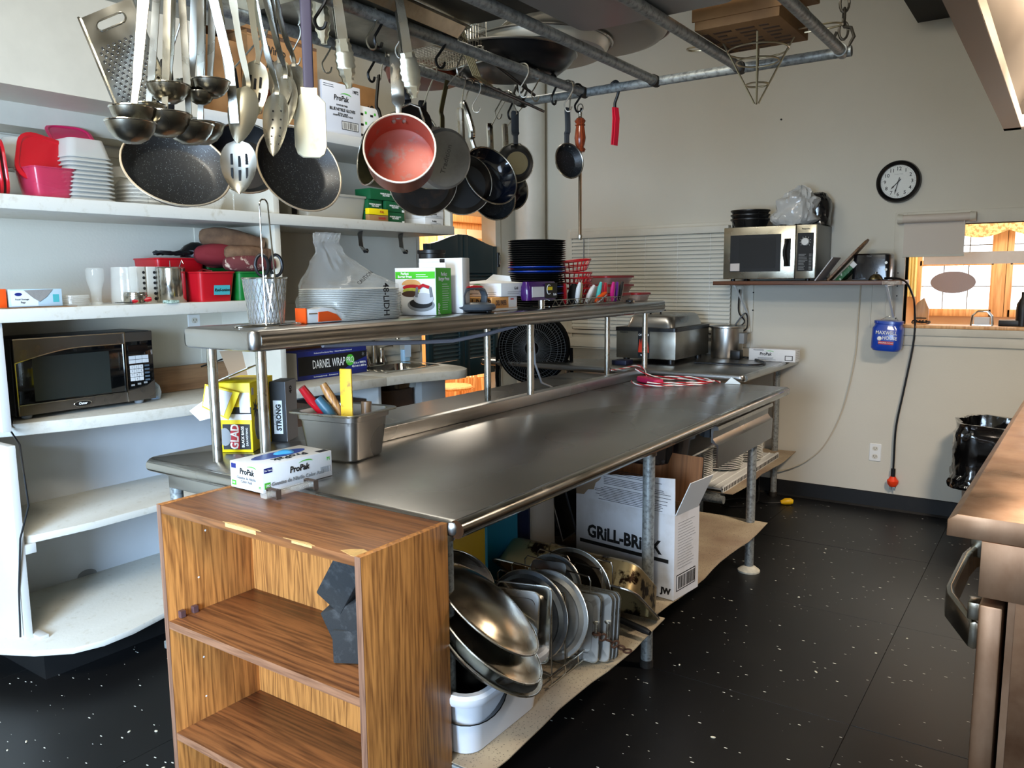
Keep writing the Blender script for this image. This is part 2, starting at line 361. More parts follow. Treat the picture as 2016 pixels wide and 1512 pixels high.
# ---- the dining room behind the opening
DY = 7.6
struct('floor_dining', G().box(-4.5, 2.5, BY + .12, DY + .1, -.06, 0), HONEY)
struct('ceiling_dining', G().box(-4.5, 2.5, BY + .12, DY + .1, 2.8, 2.88), CEIL)
DW = mat('dining_wall_paint', (226, 190, 150), .6)
struct('wall_dining_left', G().box(-1.34, -1.22, BY + .12, DY, 0, 2.8), DW)
struct('wall_dining_right', G().box(2.4, 2.5, BY + .12, DY, 0, 2.8), DW)
struct('wall_dining_back', G().box(-1.4, 2.5, DY, DY + .1, 0, 1.16).box(-1.4, 2.5, DY, DY + .1, 1.98, 2.8).box(-1.4, -1.05, DY, DY + .1, 1.16, 1.98).box(1.6, 2.5, DY, DY + .1, 1.16, 1.98), DW)
for n_, (a, b) in enumerate([(-1.05, -.51), (-.40, .14), (.26, .80), (.92, 1.46)]):
    f = struct('window_%d' % (n_ + 4), G().box(a - .03, a + .02, DY - .04, DY + .06, 1.14, 2.0).box(b - .02, b + .09, DY - .04, DY + .06, 1.14, 2.0).box(a, b, DY - .04, DY + .06, 1.14, 1.20)
               .box(a, b, DY - .04, DY + .06, 1.555, 1.60).box(a, b, DY - .04, DY + .06, 1.94, 2.0), HONEY, .003)
    for q in (1 / 3, 2 / 3): part('glazing_bar', G().box(a + (b - a) * q - .004, a + (b - a) * q + .004, DY, DY + .012, 1.2, 1.94), GREY, f)
    for z in (1.385, 1.72): part('glazing_bar', G().box(a, b, DY, DY + .012, z - .004, z + .004), GREY, f)
    part('pane', G().box(a, b, DY + .016, DY + .02, 1.2, 1.94), GLASS, f)
# scalloped valance curtain above the dining windows
VAL = mat('patterned_valance_fabric', (236, 206, 140), .8, c2=(178, 140, 88), vs=38, thr=(.46, .56))
vp = [(-1.18, 2.06)] + [(1.6, 2.06)]
for k in range(120, -1, -1):
    x = -1.18 + 2.78 * k / 120; vp.append((x, 1.80 - .055 * abs(math.cos(PI * (x + .62) / .40)) ** 1.0 + .03))
g = G().loft([[(x, DY - .10, z) for x, z in vp], [(x, DY - .092, z) for x, z in vp]])
solo('valance_curtain', g, VAL, 'patterned tan valance with a scalloped hem above the dining room windows', 'curtain')
t = thing('window_curtain', 'pale yellow gathered curtain at the far left edge of the serving opening', 'curtain', (-1.16, DY - .07, 1.3))
g = G().loft([[(.004 * k, .012 * math.sin(k * 1.1), z) for k in range(0, 26)] + [(.004 * k, .012 * math.sin(k * 1.1) + .003, z) for k in range(25, -1, -1)] for z in (0, .72)])
part('fabric', g, mat('yellow_sheer_curtain', (244, 224, 150), .8, trans=.2), t)
solo('curtain_rod', G().cyl((-1.2, DY - .08, 2.07), (1.7, DY - .08, 2.07), .012, n=10), DWOOD, 'brown curtain rod carrying the scalloped valance', 'curtain rod')
# frosted white banner and grey oval hanging in the opening's view
solo('paper_banner', G().box(0, 1.25, 0, .003, 0, .078), WCARD, 'long white paper strip hanging across the serving opening', 'banner', (-.812, BY + .55, 1.553))
ov = mat('grey_oval_panel', (146, 138, 142), .5)
t = thing('oval_sign', 'grey oval sign hanging in front of the bright dining window', 'sign', (-.69, BY + 1.1, 1.43))
part('oval_board', G().loft([[(.144 * math.cos(a), y, .078 * math.sin(a)) for a in [2 * PI * k / 40 for k in range(40)]] for y in (0, .008)]), ov, t)
for s_ in (-.06, .06): part('hanging_wire', G().cyl((s_, .004, .07), (s_, .004, 1.33), .0012, n=5), GREY, t)
t = thing('roller_shade', 'cream roller shade partly pulled down over the left of the serving opening', 'roller shade', (-.885, BY - .045, 1.60))
SHD = mat('cream_shade_fabric', (206, 194, 180), .6)
part('roller_tube', G().cyl((.03, 0, .222), (.385, 0, .222), .024, n=24), SHD, t)
part('fabric', G().box(.035, .36, .020, .0225, 0, .215), SHD, t)
for x0, x1 in ((0, .03), (.385, .415)): part('end_bracket', G().cyl((x0, 0, .222), (x1, 0, .222), .030, .026, 24), CREAM, t)
part('hem_bar', G().box(.032, .363, .016, .026, -.006, .008), CREAM, t, .002); part('pull_cord', G().cyl((.356, -.01, .21), (.362, -.01, .02), .0012, n=5), WPLA, t)
# things on the dining side of the sill
t = thing('knife_block', 'orange brown wooden block by the left end of the serving sill', 'block', (-.80, BY + .16, 1.184), .1)
part('block_body', G().loft([[(x, 0, z) for x, z in ((0, 0), (.085, 0), (.085, .09), (.055, .16), (.02, .13), (0, .09))], [(x, .08, z) for x, z in ((0, 0), (.085, 0), (.085, .09), (.055, .16), (.02, .13), (0, .09))]]), HONEY, t, .004)
part('slot', G().box(.01, .075, -.002, .0, .03, .036), BLACKM, t)
t = thing('iron_trivet', 'small dark wrought iron trivet on the serving sill', 'trivet', (-.79, BY + .05, 1.184))
part('frame', G().tube([(.05 * math.cos(a) + .05, .03 * math.sin(a), .014 + .006 * math.sin(3 * a)) for a in [2 * PI * k / 24 for k in range(24)]], .004, 6, closed=True), BLACKM, t)
for k in range(5): part('scroll', G().tube([(.012 + .018 * k + .008 * math.cos(a), .01 * math.sin(a), .012 + .003 * a) for a in [PI * q / 6 for q in range(10)]], .003, 5), BLACKM, t)
t = thing('dining_table', 'white topped dining table seen through the serving opening', 'table', (.1, 6.7, 0))
part('tabletop', G().box(-.75, .75, -.4, .4, 1.03, 1.06), WPLA, t, .01)
part('pedestal', G().cyl((0, 0, .02), (0, 0, 1.03), .05), BLACKM, t); part('base', G().cyl((0, 0, 0), (0, 0, .03), .3, .25, 24), BLACKM, t)
t = thing('napkin_holder', 'curved chrome holder with white napkins on the serving sill', 'napkin holder', (-.42, BY + .07, 1.184))
for y in (-.022, .022): part('side_loop', G().tube([(-.05, y, 0), (-.045, y, .06), (-.02, y, .085), (.03, y, .085), (.055, y, .055), (.06, y, 0)], .006, 8), CHROME, t)
part('tray', G().box(-.055, .065, -.025, .025, 0, .006), CHROME, t); part('napkins', G().box(-.035, .045, -.015, .015, .006, .05), WCARD, t)
t = thing('till_tray', 'low black tray beyond the chrome napkin holder', 'tray', (-.33, BY + .02, 1.184))
part('tray_body', G().box(0, .28, .03, .12, 0, .035), BLACK, t, .004)
solo('bottle', G().lathe([(0, 0), (.035, 0), (.037, .09), (.034, .13), (.014, .17), (.014, .20), (0, .20)], 20), BLACK, 'dark bottle at the right edge of the serving opening', 'bottle', (-.212, BY + .08, 1.184))
# ---- the warm lit room behind the swing doors
struct('floor_hall', G().box(-7.2, LX - WT, 3.6, 9.2, -.06, 0), HONEY)
HW = mat('hall_paint', (238, 212, 176), .6)
struct('wall_hall', G().box(-6.3, -6.2, 3.6, 9.2, 0, 2.8).box(-6.3, LX - WT, 3.5, 3.6, 0, 2.8).box(-6.3, LX - WT, 9.1, 9.2, 0, 2.8).box(LX - WT, LX - WT + .05, BY + .12, 9.1, 0, 2.8), HW)
struct('ceiling_hall', G().box(-6.3, LX - WT + .1, 3.5, 9.2, 2.8, 2.88), CEIL)
hutch = thing('hutch', 'tall pale panelled cupboard glowing orange beyond the swing doors', 'cupboard', (-6.18, 6.9, 0), 0)
part('body', G().box(0, .4, 0, 2.1, 0, 2.12), HONEY, hutch, .01)
for k in range(4):
    d_ = part('door', G().box(.4, .42, .03 + .52 * k, .52 + .52 * k, .9, 2.05), mat('hutch_door_%d' % k, (240, 222, 190), .5), hutch, .006)
    part('door_panel', G().box(.42, .426, .11 + .52 * k, .44 + .52 * k, 1.0, 1.95), HONEY, d_, .004); part('handle', G().cyl((.425, .09 + .52 * k, 1.4), (.445, .09 + .52 * k, 1.4), .01, n=8), CHROME, d_)
part('cornice', G().box(0, .46, -.03, 2.13, 2.12, 2.2), HONEY, hutch, .01)
t = thing('bentwood_chair', 'honey bentwood chair with a hooped back below the left swing door', 'chair', (-4.9, 6.05, 0), -.5)
def chair_parts(t):
    part('seat', G().lathe([(0, .42), (.19, .42), (.2, .44), (.19, .455), (0, .455)], 24), HONEY, t)
    for x, y in ((-.14, -.14), (.14, -.14), (-.14, .14), (.14, .14)): part('leg', G().cyl((x * 1.25, y * 1.25, 0), (x, y, .43), .014, .017, 10), HONEY, t)
    part('hoop_back', G().tube([(-.17, .16, .44)] + [(-.17 * math.cos(PI * k / 10), .18 + .02 * math.sin(PI * k / 10), .62 + .24 * math.sin(PI * k / 10)) for k in range(11)] + [(.17, .16, .44)], .016, 8), HONEY, t)
    for x in (-.08, 0, .08): part('spindle', G().cyl((x, .17, .44), (x, .19, .82), .008, n=8), HONEY, t)
chair_parts(t)
dup(t, (-5.3, 6.9, 0), .4, 'honey bentwood chair further back, seen between the door and the jamb')
# ---- swing doors
GD = mat('dark_green_door_paint', (24, 46, 50), .35)
def leaf(y0, y1, lab):
    t = thing('swing_door', lab, 'door', (LX + .02, y0, .775))
    W = y1 - y0; hgt = lambda s: 1.0 + .0 + .085 * (math.cos(PI * s) * .5 + .5) - .04 * 0
    n = 14; hinge_right = y0 > 4.5
    def top(u): s = u if hinge_right else 1 - u; return .955 + .075 * (math.cos(PI * min(1, max(0, s))) * .5 + .5)
    poly = [(0, .01), (.06, .01), (.06, top(.12) - .02), (0, top(0))]
    part('stile', G().box(0, .03, 0, .055, 0, top(.05)), GD, t, .003); part('stile', G().box(0, .03, W - .055, W, 0, top(.95)), GD, t, .003)
    pts = [(.055 + (W - .11) * k / n, .755) for k in range(n + 1)] + [(.055 + (W - .11) * k / n, top((.055 + (W - .11) * k / n) / W)) for k in range(n, -1, -1)]
    part('top_rail', G().loft([[(x, y, z) for y, z in pts] for x in (0, .03)]), GD, t, .002)
    part('bottom_rail', G().box(0, .03, .055, W - .055, 0, .13), GD, t, .002); part('middle_rail', G().box(0, .03, .055, W - .055, .42, .47), GD, t, .002)
    lv = mesh('louvre', G().loft([[(.026, y, 0), (.002, y, .030), (.005, y, .034), (.029, y, .004)] for y in (.05, W - .05)]), GD)
    for k in range(22):
        z = .132 + .0287 * k
        if .40 < z < .468: continue
        o = bpy.data.objects.new('louvre', lv); COL.objects.link(o); o.parent = t; o.location = (0, 0, z)
    if hinge_right:
        for z in (.06, .80): h = part('spring_hinge', G().cyl((.02, W + .022, z), (.02, W + .022, z + .11), .016, n=14), BLACK, t); part('hinge_barrel', G().cyl((.034, W + .025, z + .02), (.034, W + .025, z + .09), .006, n=8), CHROME, h)
    return t
leaf(4.20, 4.603, 'left leaf of the dark green louvred swing doors, behind the burger press box')
leaf(4.612, 5.025, 'right leaf of the dark green louvred swing doors, hinged on the beige jamb')
t = thing('pull_station', 'small red box with a thin black wire on the wall by the swing doors', 'box', (LX, 5.27, 1.55))
part('case', G().box(0, .03, 0, .045, 0, .075), RED, t, .003); part('wire', G().tube([(.01, .045, .02), (.01, .1, .012), (.01, .13, .012)], .003, 6), BLACK, t)
# ---- air duct on the back wall
t = thing('air_duct', 'dark rectangular duct high on the back wall beside the hood', 'duct', (-.83, 0, 2.96))
part('duct_body', G().box(0, 1.0, BY - 1.2, BY, .012, .43), mat('dark_duct', (62, 60, 52), .5, .3), t, .004)
part('flange', G().box(-.01, 1.01, BY - 1.2, BY - .005, 0, .012), BLACKM, t)

# ================================================================ LEFT WALL UNIT
Y0, Y1 = 1.335, 3.96
u = thing('built_in_shelf_unit', 'white painted base shelf unit with a rounded counter along the left wall', 'shelf unit', (0, 0, 0))
ctr = [(LX, 1.16), (-3.52, 1.22), (-3.42, 1.31), (-3.35, 1.43), (-3.27, 1.64), (-3.21, 1.90), (-3.18, 2.2), (-3.175, 2.6), (-3.14, 3.0), (-3.09, 3.4), (-3.00, 3.62), (-2.955, 3.70), (-2.955, 3.78), (-3.0, 3.85), (-3.10, 3.92), (-3.3, 3.97), (LX, 3.98)]
def rim(poly, z0, z1, m): return G().prism(poly, z0, z1)
hole = (-3.60, -3.26, 3.40, 3.86)
part('countertop', G().prism(ctr[:9] + [(-3.11, 3.26), (LX, 3.26)], .90, .95).prism([(-3.11, 3.26), (-3.09, 3.40), (-3.0, 3.62), (-2.955, 3.70), (-2.955, 3.78), (-3.0, 3.85), (-3.10, 3.92), (-3.17, 3.94), (-3.245, 3.26)], .90, .95)
     .prism([(-3.245, 3.26), (-3.17, 3.94), (-3.3, 3.97), (LX, 3.98), (LX, 3.90), (-3.24, 3.90), (-3.24, 3.40), (LX, 3.40), (LX, 3.26)], .90, .95), LAMI, u, .004)
bot = [(LX, 1.10), (-3.36, 1.14), (-3.2, 1.21), (-3.05, 1.29), (-2.95, 1.38), (-2.915, 1.48), (-2.92, 1.60), (-2.97, 1.80), (-3.02, 2.1), (-3.05, 2.6), (-3.05, 3.3), (LX, 3.3)]
part('bottom_shelf', G().prism(bot, .128, .152), WORN, u, .004)
midp = [(LX, 1.35), (-3.2, 1.35), (-3.175, 1.38), (-3.15, 1.6), (-3.16, 1.94), (-3.2, 2.3), (-3.2, 3.3), (LX, 3.3)]
part('middle_shelf', G().prism(midp, .515, .545), WORN, u, .003)
part('toe_kick', G().prism([(LX, 1.345), (-3.1, 1.345), (-3.075, 3.3), (LX, 3.3)], 0, .128), COVE, u)
part('side_panel', G().box(LX, -3.17, Y0 - .018, Y0 + .010, .152, .90), WHITE, u, .002)
part('support_panel', G().box(LX, -3.20, 3.28, 3.305, .128, .90), WHITE, u, .002)
part('end_panel', G().box(LX, -3.24, 3.70, 3.93, 0, .90), WHITE, u, .004)
part('cleat', G().box(-3.21, -3.17, Y0 + .010, Y0 + .05, .478, .515), WHITE, u, .002); part('cleat', G().box(-3.21, -3.12, Y0 + .010, Y0 + .045, .152, .165), WHITE, u, .002)
bp = mat('back_panel_paint', (196, 200, 203), .5, var=.06, vs=4)
part('back_panel', G().box(LX, LX + .008, Y0, 3.28, .152, .90), bp, u)
part('torn_veneer', G().loft([[(LX + .009 + t_, y, z) for y, z in ((2.27, .152), (2.33, .185), (2.45, .20), (2.62, .225), (2.9, .235), (2.9, .152), (2.6, .165), (2.45, .160))] for t_ in (0, .004)]), mat('bare_brown_hardboard', (104, 62, 38), .8, var=.3, vs=20), u)
part('bare_patch', G().loft([[(LX + .009 + t_, 1.80 + .045 * math.cos(a), .152 + .028 * max(0, math.sin(a))) for a in [2 * PI * k / 20 for k in range(20)]] for t_ in (0, .002)]), GREY, u)
# sink
t = thing('hand_sink', 'small stainless drop-in sink with a faucet in the white counter', 'sink', (0, 0, .951))
rimp = rr(.40, .50, .05, 5, -3.44, 3.65); bs = rr(.27, .36, .06, 5, -3.40, 3.65); b2 = rr(.22, .31, .06, 5, -3.40, 3.65)
part('basin', G().loft([ringz(rimp, -.001), ringz(rimp, .003), ringz(rr(.385, .485, .05, 5, -3.44, 3.65), .005), ringz(bs, .004), ringz(b2, -.12), ringz(rr(.1, .15, .04, 5, -3.40, 3.65), -.13)], c0=False), CHROME, t)
f = part('faucet_body', G().loft([ringz(rr(.05, .17, .024, 5, -3.60, 3.66), .004), ringz(rr(.045, .16, .022, 5, -3.60, 3.66), .018)]), CHROME, t)
part('spout', G().tube([(-3.60, 3.66, .018), (-3.60, 3.66, .12), (-3.60, 3.66, .19), (-3.575, 3.67, .235), (-3.53, 3.68, .25), (-3.47, 3.69, .235), (-3.435, 3.70, .20), (-3.43, 3.70, .17)], [.020, .016, .012, .011, .011, .011, .012, .015], 12), CHROME, t)
for s_ in (-.07, .07): h = part('faucet_valve', G().lathe([(0, .016), (.032, .016), (.029, .03), (.017, .065), (.022, .09), (.014, .11), (0, .11)], 18, cx=-3.60, cy=3.66 + s_), CHROME, t); part('lever', G().tube([(-3.60, 3.66 + s_, .105), (-3.58, 3.66 + s_ * 1.5, .114), (-3.565, 3.66 + s_ * 2.0, .116)], [.008, .009, .011], 8), CHROME, h)
part('drain', G().cyl((-3.40, 3.65, -.132), (-3.40, 3.65, -.126), .03, n=18), BLACKM, t)
# upper shelves
u = thing('wall_shelving', 'white painted open wall shelving above the microwave and sink', 'shelving')
part('side_panel', G().box(LX, -3.19, Y0 - .02, Y0 + .012, .95, 1.352), WHITE, u, .002)
part('lower_shelf', G().box(LX, -3.17, Y0 - .4, 2.60, 1.352, 1.402), WORN, u, .003)
part('upper_shelf', G().box(LX, -3.17, Y0 - .4, 3.965, 1.762, 1.815), WORN, u, .003)
part('top_shelf', G().box(LX, -3.17, 2.22, 3.965, 2.192, 2.245), WHITE, u, .003)
part('divider', G().box(LX, -3.195, 2.60, 2.635, .95, 1.762), CREAM, u, .002); part('divider', G().box(LX, -3.195, 2.60, 2.635, 1.815, 2.192), CREAM, u, .002)
part('end_panel', G().box(LX, -3.18, 3.935, 3.965, 1.815, 2.192), CREAM, u, .002)
part('backing_board', G().box(LX, LX + .006, 2.47, 4.15, .955, 1.76), WALL, u); part('backing_strip', G().box(LX, LX + .02, Y0, 2.6, 2.06, 2.10), CREAM, u, .002)
part('counter_splash_strip', G().box(LX + .006, LX + .02, 3.0, 4.15, 1.0, 1.09), CREAM, u, .002); part('counter_splash_strip', G().box(LX + .006, LX + .018, 2.99, 4.15, 1.10, 1.36), CREAM, u, .002)
struct('trim_6', G().box(LX, -3.165, FY, 2.22, 2.2, H0), CREAM)
struct('trim_7', G().box(LX, -3.46, FY, 2.6, 2.11, 2.2), CREAM)
# ================================================================ WORK TABLES
TZ = .9
def leg(parent, x, y, z0, z1, r=.022, foot=False, m=None):
    l = part('leg', G().cyl((x, y, z0), (x, y, z1), r, n=18), m or GALV, parent)
    part('leg_collar', G().cyl((x, y, z1 - .03), (x, y, z1), r * 1.25, n=18), STEEL, l)
    part('foot', G().lathe([(0, z0), (.055 if foot else .026, z0), (.055 if foot else .026, z0 + .008), (.026, z0 + .03), (0, z0 + .03)], 20, cx=x, cy=y), mat('white_flange', (206, 200, 180), .6, var=.3, vs=30) if foot else RUSTY, l)
    return l
def bull(x0, x1, y0, y1, z1, t=.042, r=.02):
    # steel top with a rolled rim all round
    P = lambda i, rad: rr(x1 - x0 - 2 * i, y1 - y0 - 2 * i, rad, 4, (x0 + x1) / 2, (y0 + y1) / 2)
    return [ringz(P(.012, .02), z1 - t), ringz(P(.003, .026), z1 - t + .006), ringz(P(0, .028), z1 - t + .014), ringz(P(0, .028), z1 - .014), ringz(P(.003, .026), z1 - .005), ringz(P(.012, .02), z1)]
t = thing('steel_work_table', 'long stainless steel double work table with rolled edges in the middle of the kitchen', 'table')
part('tabletop', G().loft(bull(-2.565, -1.205, 1.490, 4.345, TZ)), TOP, t)
part('edge_roll', G().cyl((-1.212, 1.50, TZ - .021), (-1.212, 4.32, TZ - .021), .0235, n=20).cyl((-2.54, 1.500, TZ - .024), (-2.02, 1.500, TZ - .024), .0225, n=16), EDGE, t)
part('raised_strip', G().prism([(-2.095, 1.98), (-2.045, 1.98), (-2.045, 4.33), (-2.095, 4.33)], TZ, TZ + .052), STEEL, t, .004)
for y in (2.70, 3.91): leg(t, -1.25, y, 0, .865, .0225, y > 3)
leg(t, -1.275, 1.53, 0, .865)
for y in (1.56, 2.72, 3.91): leg(t, -2.50, y, 0, .865)
for y in (2.72, 3.2, 3.91): leg(t, -1.97, y, .26, .865, .02)
part('under_shelf', G().box(-2.52, -1.17, 1.485, 2.56, .225, .252).box(-2.52, -1.20, 2.56, 3.93, .225, .252), GALV, t, .003)
part('apron_rail', G().box(-2.48, -1.29, 1.52, 1.545, .80, .855), STEEL, t, .002)
def wavy(x0, x1, y0, y1, z, am=.004, n=12, curl=0):
    g = G(); vs = []; nx, ny = 6, n
    for j in range(ny + 1):
        for i in range(nx + 1):
            x = x0 + (x1 - x0) * i / nx; y = y0 + (y1 - y0) * j / ny
            e = am * math.sin(y * 17 + x * 4) * (i / nx) ** 2; vs.append((x + (.008 * math.sin(y * 9) if i == nx else 0), y, z + abs(e) - (curl * max(0, i - nx + 1))))
    top = len(vs); vs += [(a, b, c - .003) for a, b, c in vs]; fs = []
    W_ = nx + 1
    for j in range(ny):
        for i in range(nx):
            a = j * W_ + i; fs.append((a, a + 1, a + 1 + W_, a + W_)); fs.append((top + a, top + a + W_, top + a + 1 + W_, top + a + 1))
    for i in range(nx): fs.append((i, top + i, top + i + 1, i + 1)); a = ny * W_ + i; fs.append((a, a + 1, top + a + 1, top + a))
    for j in range(ny): a = j * W_; fs.append((a, a + W_, top + a + W_, top + a)); a = j * W_ + nx; fs.append((a, top + a, top + a + W_, a + W_))
    return g.add(vs, fs)
solo('shelf_mat', wavy(-2.4, -1.125, 1.485, 2.60, .2575), MATTAN, 'tan woven mat with brown stains on the near half of the table shelf', 'mat')
solo('shelf_mat', wavy(-2.4, -1.165, 2.615, 3.94, .2575), MATTAN, 'tan woven mat under the white carton on the far half of the table shelf', 'mat')
# overshelf
t = thing('steel_overshelf', 'narrow stainless overshelf on round posts above the work table', 'shelf')
part('shelf_board', G().loft(bull(-2.325, -1.965, 1.50, 4.46, 1.352, .066, .03)), STEEL, t)
part('front_roll', G().cyl((-1.992, 1.53, 1.319), (-1.992, 4.43, 1.319), .0315, n=24), ROLL, t)
for y in (1.592, 3.113, 4.347):
    part('post', G().cyl((-2.30, y, TZ), (-2.30, y, 1.29), .0165, n=20), UTEN, t)
    part('post', G().cyl((-2.05, y, TZ + (.052 if y > 2 else 0)), (-2.05, y, 1.29), .0165, n=20), UTEN, t)
part('upper_socket', G().cyl((-2.03, 3.18, 1.352), (-2.03, 3.18, 1.398), .016, n=16), UTEN, t)
# bookcase
t = thing('open_bookcase', 'worn oak laminate bookcase with open shelves at the near end of the work table', 'bookcase', (-2.005, 1.19, 0))
W, D, Hh = .775, .298, .897
part('side_panel', G().box(0, .018, 0, D, 0, Hh), OAK, t, .001); part('side_panel', G().box(W - .018, W, 0, D, 0, Hh), OAK, t, .001)
part('top', G().box(.018, W - .018, 0, D, Hh - .024, Hh - .001), OAKX, t, .001)
part('back_board', G().box(.018, W - .018, D - .012, D - .002, 0, Hh - .024), OAK, t)
for z in (.235, .565): part('shelf', G().box(.018, W - .018, .002, D - .012, z - .022, z), OAKD, t, .001)
part('bottom_board', G().box(.018, W - .018, .002, D - .012, .03, .052), OAKD, t, .001); part('kick_board', G().box(.018, W - .018, .02, .035, 0, .03), OAKD, t)
EDGB = woodmat('brown_edge_band', (140, 104, 82), (104, 74, 58), 2, 20)
for x in (0, W - .018): part('front_edge_band', G().box(x, x + .018, -.0012, 0, 0, Hh), EDGB, t)
for z in (.235, .565): part('shelf_edge_band', G().box(.018, W - .018, .0008, .002, z - .022, z), woodmat('shelf_edge_brown_%d' % (z * 100), (150, 108, 80), (116, 80, 58), 0, 20), t)
CHIP = mat('chipped_particle_board', (216, 176, 112), .8, var=.2, vs=60)
def chip(pts, n_='chipped_edge'):
    part(n_, G().prism(pts, Hh - .0012, Hh - .0003), CHIP, t)
chip([(W - .075, .012), (W - .03, .0), (W - .018, 0), (W - .018, .04), (W - .035, .045), (W - .06, .03)]); chip([(.29, 0), (.44, 0), (.42, .006), (.36, .010), (.31, .006)]); chip([(.52, 0), (.63, 0), (.60, .008), (.55, .004)])
part('chipped_edge', G().box(.30, .42, -.0008, 0, Hh - .012, Hh - .002).box(.55, .62, -.0008, 0, Hh - .008, Hh - .002), CHIP, t)
for x, z in ((.10, .66), (.10, .42), (.10, .30), (.10, .15), (.13, .79)):
    part('peg_hole', G().cyl((.0185, x, z), (.017, x, z), .003, n=8), WINK, t)
for x, z in ((.03, .64), (.07, .31)): part('shelf_pin', G().box(.018, .032, x, x + .014, .566, .585), mat('brown_pin', (84, 60, 60), .5), t)
for x, y, z, a, tilt, lab in ((1.0, 0, 0, 0, 0, ''),): pass
GB = mat('grill_brick_pumice', (42, 43, 43), .95, c2=(66, 67, 67), vs=34, thr=(.52, .7), bump=1, bs=120)
gbm = mesh('grill_brick', G().box(-.10, .10, -.045, .045, -.045, .045), GB, .006)
for (x, y, z, rx, ry, rz, lab) in ((-1.372, 1.335, .612, 0, 0, .5, 'dark grey grill brick at the bottom of the pile on the bookcase shelf'),
                                  (-1.385, 1.325, .682, .1, -.38, .25, 'dark grey grill brick in the middle of the leaning pile'),
                                  (-1.40, 1.315, .778, .0, -1.02, .15, 'dark grey grill brick standing slanted on top of the pile')):
    o = bpy.data.objects.new('grill_brick', gbm); COL.objects.link(o); o.location = (x, y, z); o.rotation_euler = (rx, ry, rz); o.scale = (.72, .9, .95)
    tag(o, lab, 'brick', 'grill bricks in the bookcase')
# ================================================================ THINGS ON THE LEFT WALL UNIT
R90 = PI / 2
def outlet(lab, M):
    t = thing('wall_outlet', lab, 'outlet', M=M)
    part('cover_plate', G().loft([ringz(rr(.072, .115, .006), 0), ringz(rr(.066, .109, .006), .005)]), WPLA, t)
    for z in (-.026, .026):
        s_ = part('socket', G().loft([ringz(rr(.034, .028, .013), .005), ringz(rr(.033, .027, .012), .008)]).xf(Matrix.Translation((0, z, 0))), CREAM, t)
        for x in (-.007, .007): part('slot', G().box(x - .0012, x + .0012, z - .002, z + .008, .008, .0086), BLACKM, s_)
        part('ground_hole', G().cyl((0, z - .008, .008), (0, z - .008, .0086), .0025, n=8), BLACKM, s_)
    return t
outlet('ivory double outlet on the left wall above the brown board', MX((LX, 2.44, 1.27), (0, 1, 0), (0, 0, 1)))
outlet('white double outlet low on the back wall left of the hanging orange plug', MX((-.953, BY, .362), (1, 0, 0), (0, 0, 1)))
# microwave, front towards +X
MD = (.59, .245, .312)
t = thing('microwave_oven', 'black and grey microwave oven with an oval badge on the left counter', 'microwave', (-3.40, 1.462, .965), R90)
DKS = mat('dark_brushed_steel', (112, 106, 98), .32, .85, rvar=.08, vs=30)
part('case', G().box(0, MD[0], .02, MD[1], 0, MD[2]), DGREY, t, .004)
def rising(a, b, n=14, f=.0): return [(a[0] + (b[0] - a[0]) * k / n, a[1] + (b[1] - a[1]) * math.sin(PI / 2 * min(1, k / n * 1.6))) for k in range(n + 1)]
cur = rising((.004, .215), (.455, .262))
d_ = part('door', G().box(.002, .455, 0, .02, .002, MD[2] - .002), BLKGL, t, .002)
part('door_window', G().box(.07, .385, -.0006, 0, .055, .235), mat('microwave_window_mesh', (34, 40, 38), .25), d_)
part('door_top_band', G().loft([[(x, y, z) for x, z in cur + [(.455, MD[2] - .003), (.004, MD[2] - .003)]] for y in (-.003, 0)]), DKS, d_)
part('door_bottom_band', G().box(.004, .455, -.003, 0, .004, .045), DKS, d_)
def curve_trim(pts, n_='silver_trim', w=.004): part(n_, G().strap([(x, -.0045, z) for x, z in pts], .003, w, (0, 1, 0)), CHROME, d_)
curve_trim(cur); curve_trim([(.004, .046), (.455, .047)]); curve_trim([(.004, .004), (.004, .215)]); curve_trim([(.002, MD[2] - .003), (.455, MD[2] - .003)]); curve_trim([(.456, .002), (.456, MD[2])])
p_ = part('control_panel', G().box(.458, MD[0] - .002, 0, .02, .002, MD[2] - .002), BLKGL, t, .002)
part('panel_top_band', G().box(.459, MD[0] - .003, -.003, 0, .268, MD[2] - .004), DKS, p_)
part('panel_bottom_band', G().loft([[(x, y, z) for x, z in [(.459, .004), (MD[0] - .003, .004), (MD[0] - .003, .088), (.55, .066), (.50, .056), (.459, .05)]] for y in (-.003, 0)]), DKS, p_)
part('display', G().box(.472, .565, -.0012, 0, .222, .252), BLKGL, p_)
btn = mat('pale_button', (196, 198, 198), .5)
for r_ in range(2):
    for c in range(3): part('button', G().box(.473 + .031 * c, .502 + .031 * c, -.002, 0, .188 - .018 * r_, .204 - .018 * r_), btn, p_)
for r_ in range(4):
    for c in range(3): part('button', G().box(.475 + .021 * c, .494 + .021 * c, -.002, 0, .146 - .018 * r_, .162 - .018 * r_), btn, p_)
    for c in range(3): word('123456789' [min(8, r_ * 3 + c)] if r_ < 3 else ' 0 '[c], .010, INK, p_, MX((.4845 + .021 * c, -.0024, .154 - .018 * r_), (1, 0, 0), (0, 0, 1)))
for k in range(5): part('button', G().box(.544, .566, -.0015, 0, .152 - .016 * k, .160 - .016 * k), mat('dim_button', (70, 84, 96), .5), p_)
for k in range(3): part('button', G().box(.476 + .030 * k, .492 + .030 * k, -.0015, 0, .070 + .003 * k, .078 + .003 * k), GREY, p_)
bg = part('badge', G().loft([[(.255 + .036 * math.cos(a), y, .024 + .0115 * math.sin(a)) for a in [2 * PI * k / 28 for k in range(28)]] for y in (-.006, -.003)]), BLACK, d_)
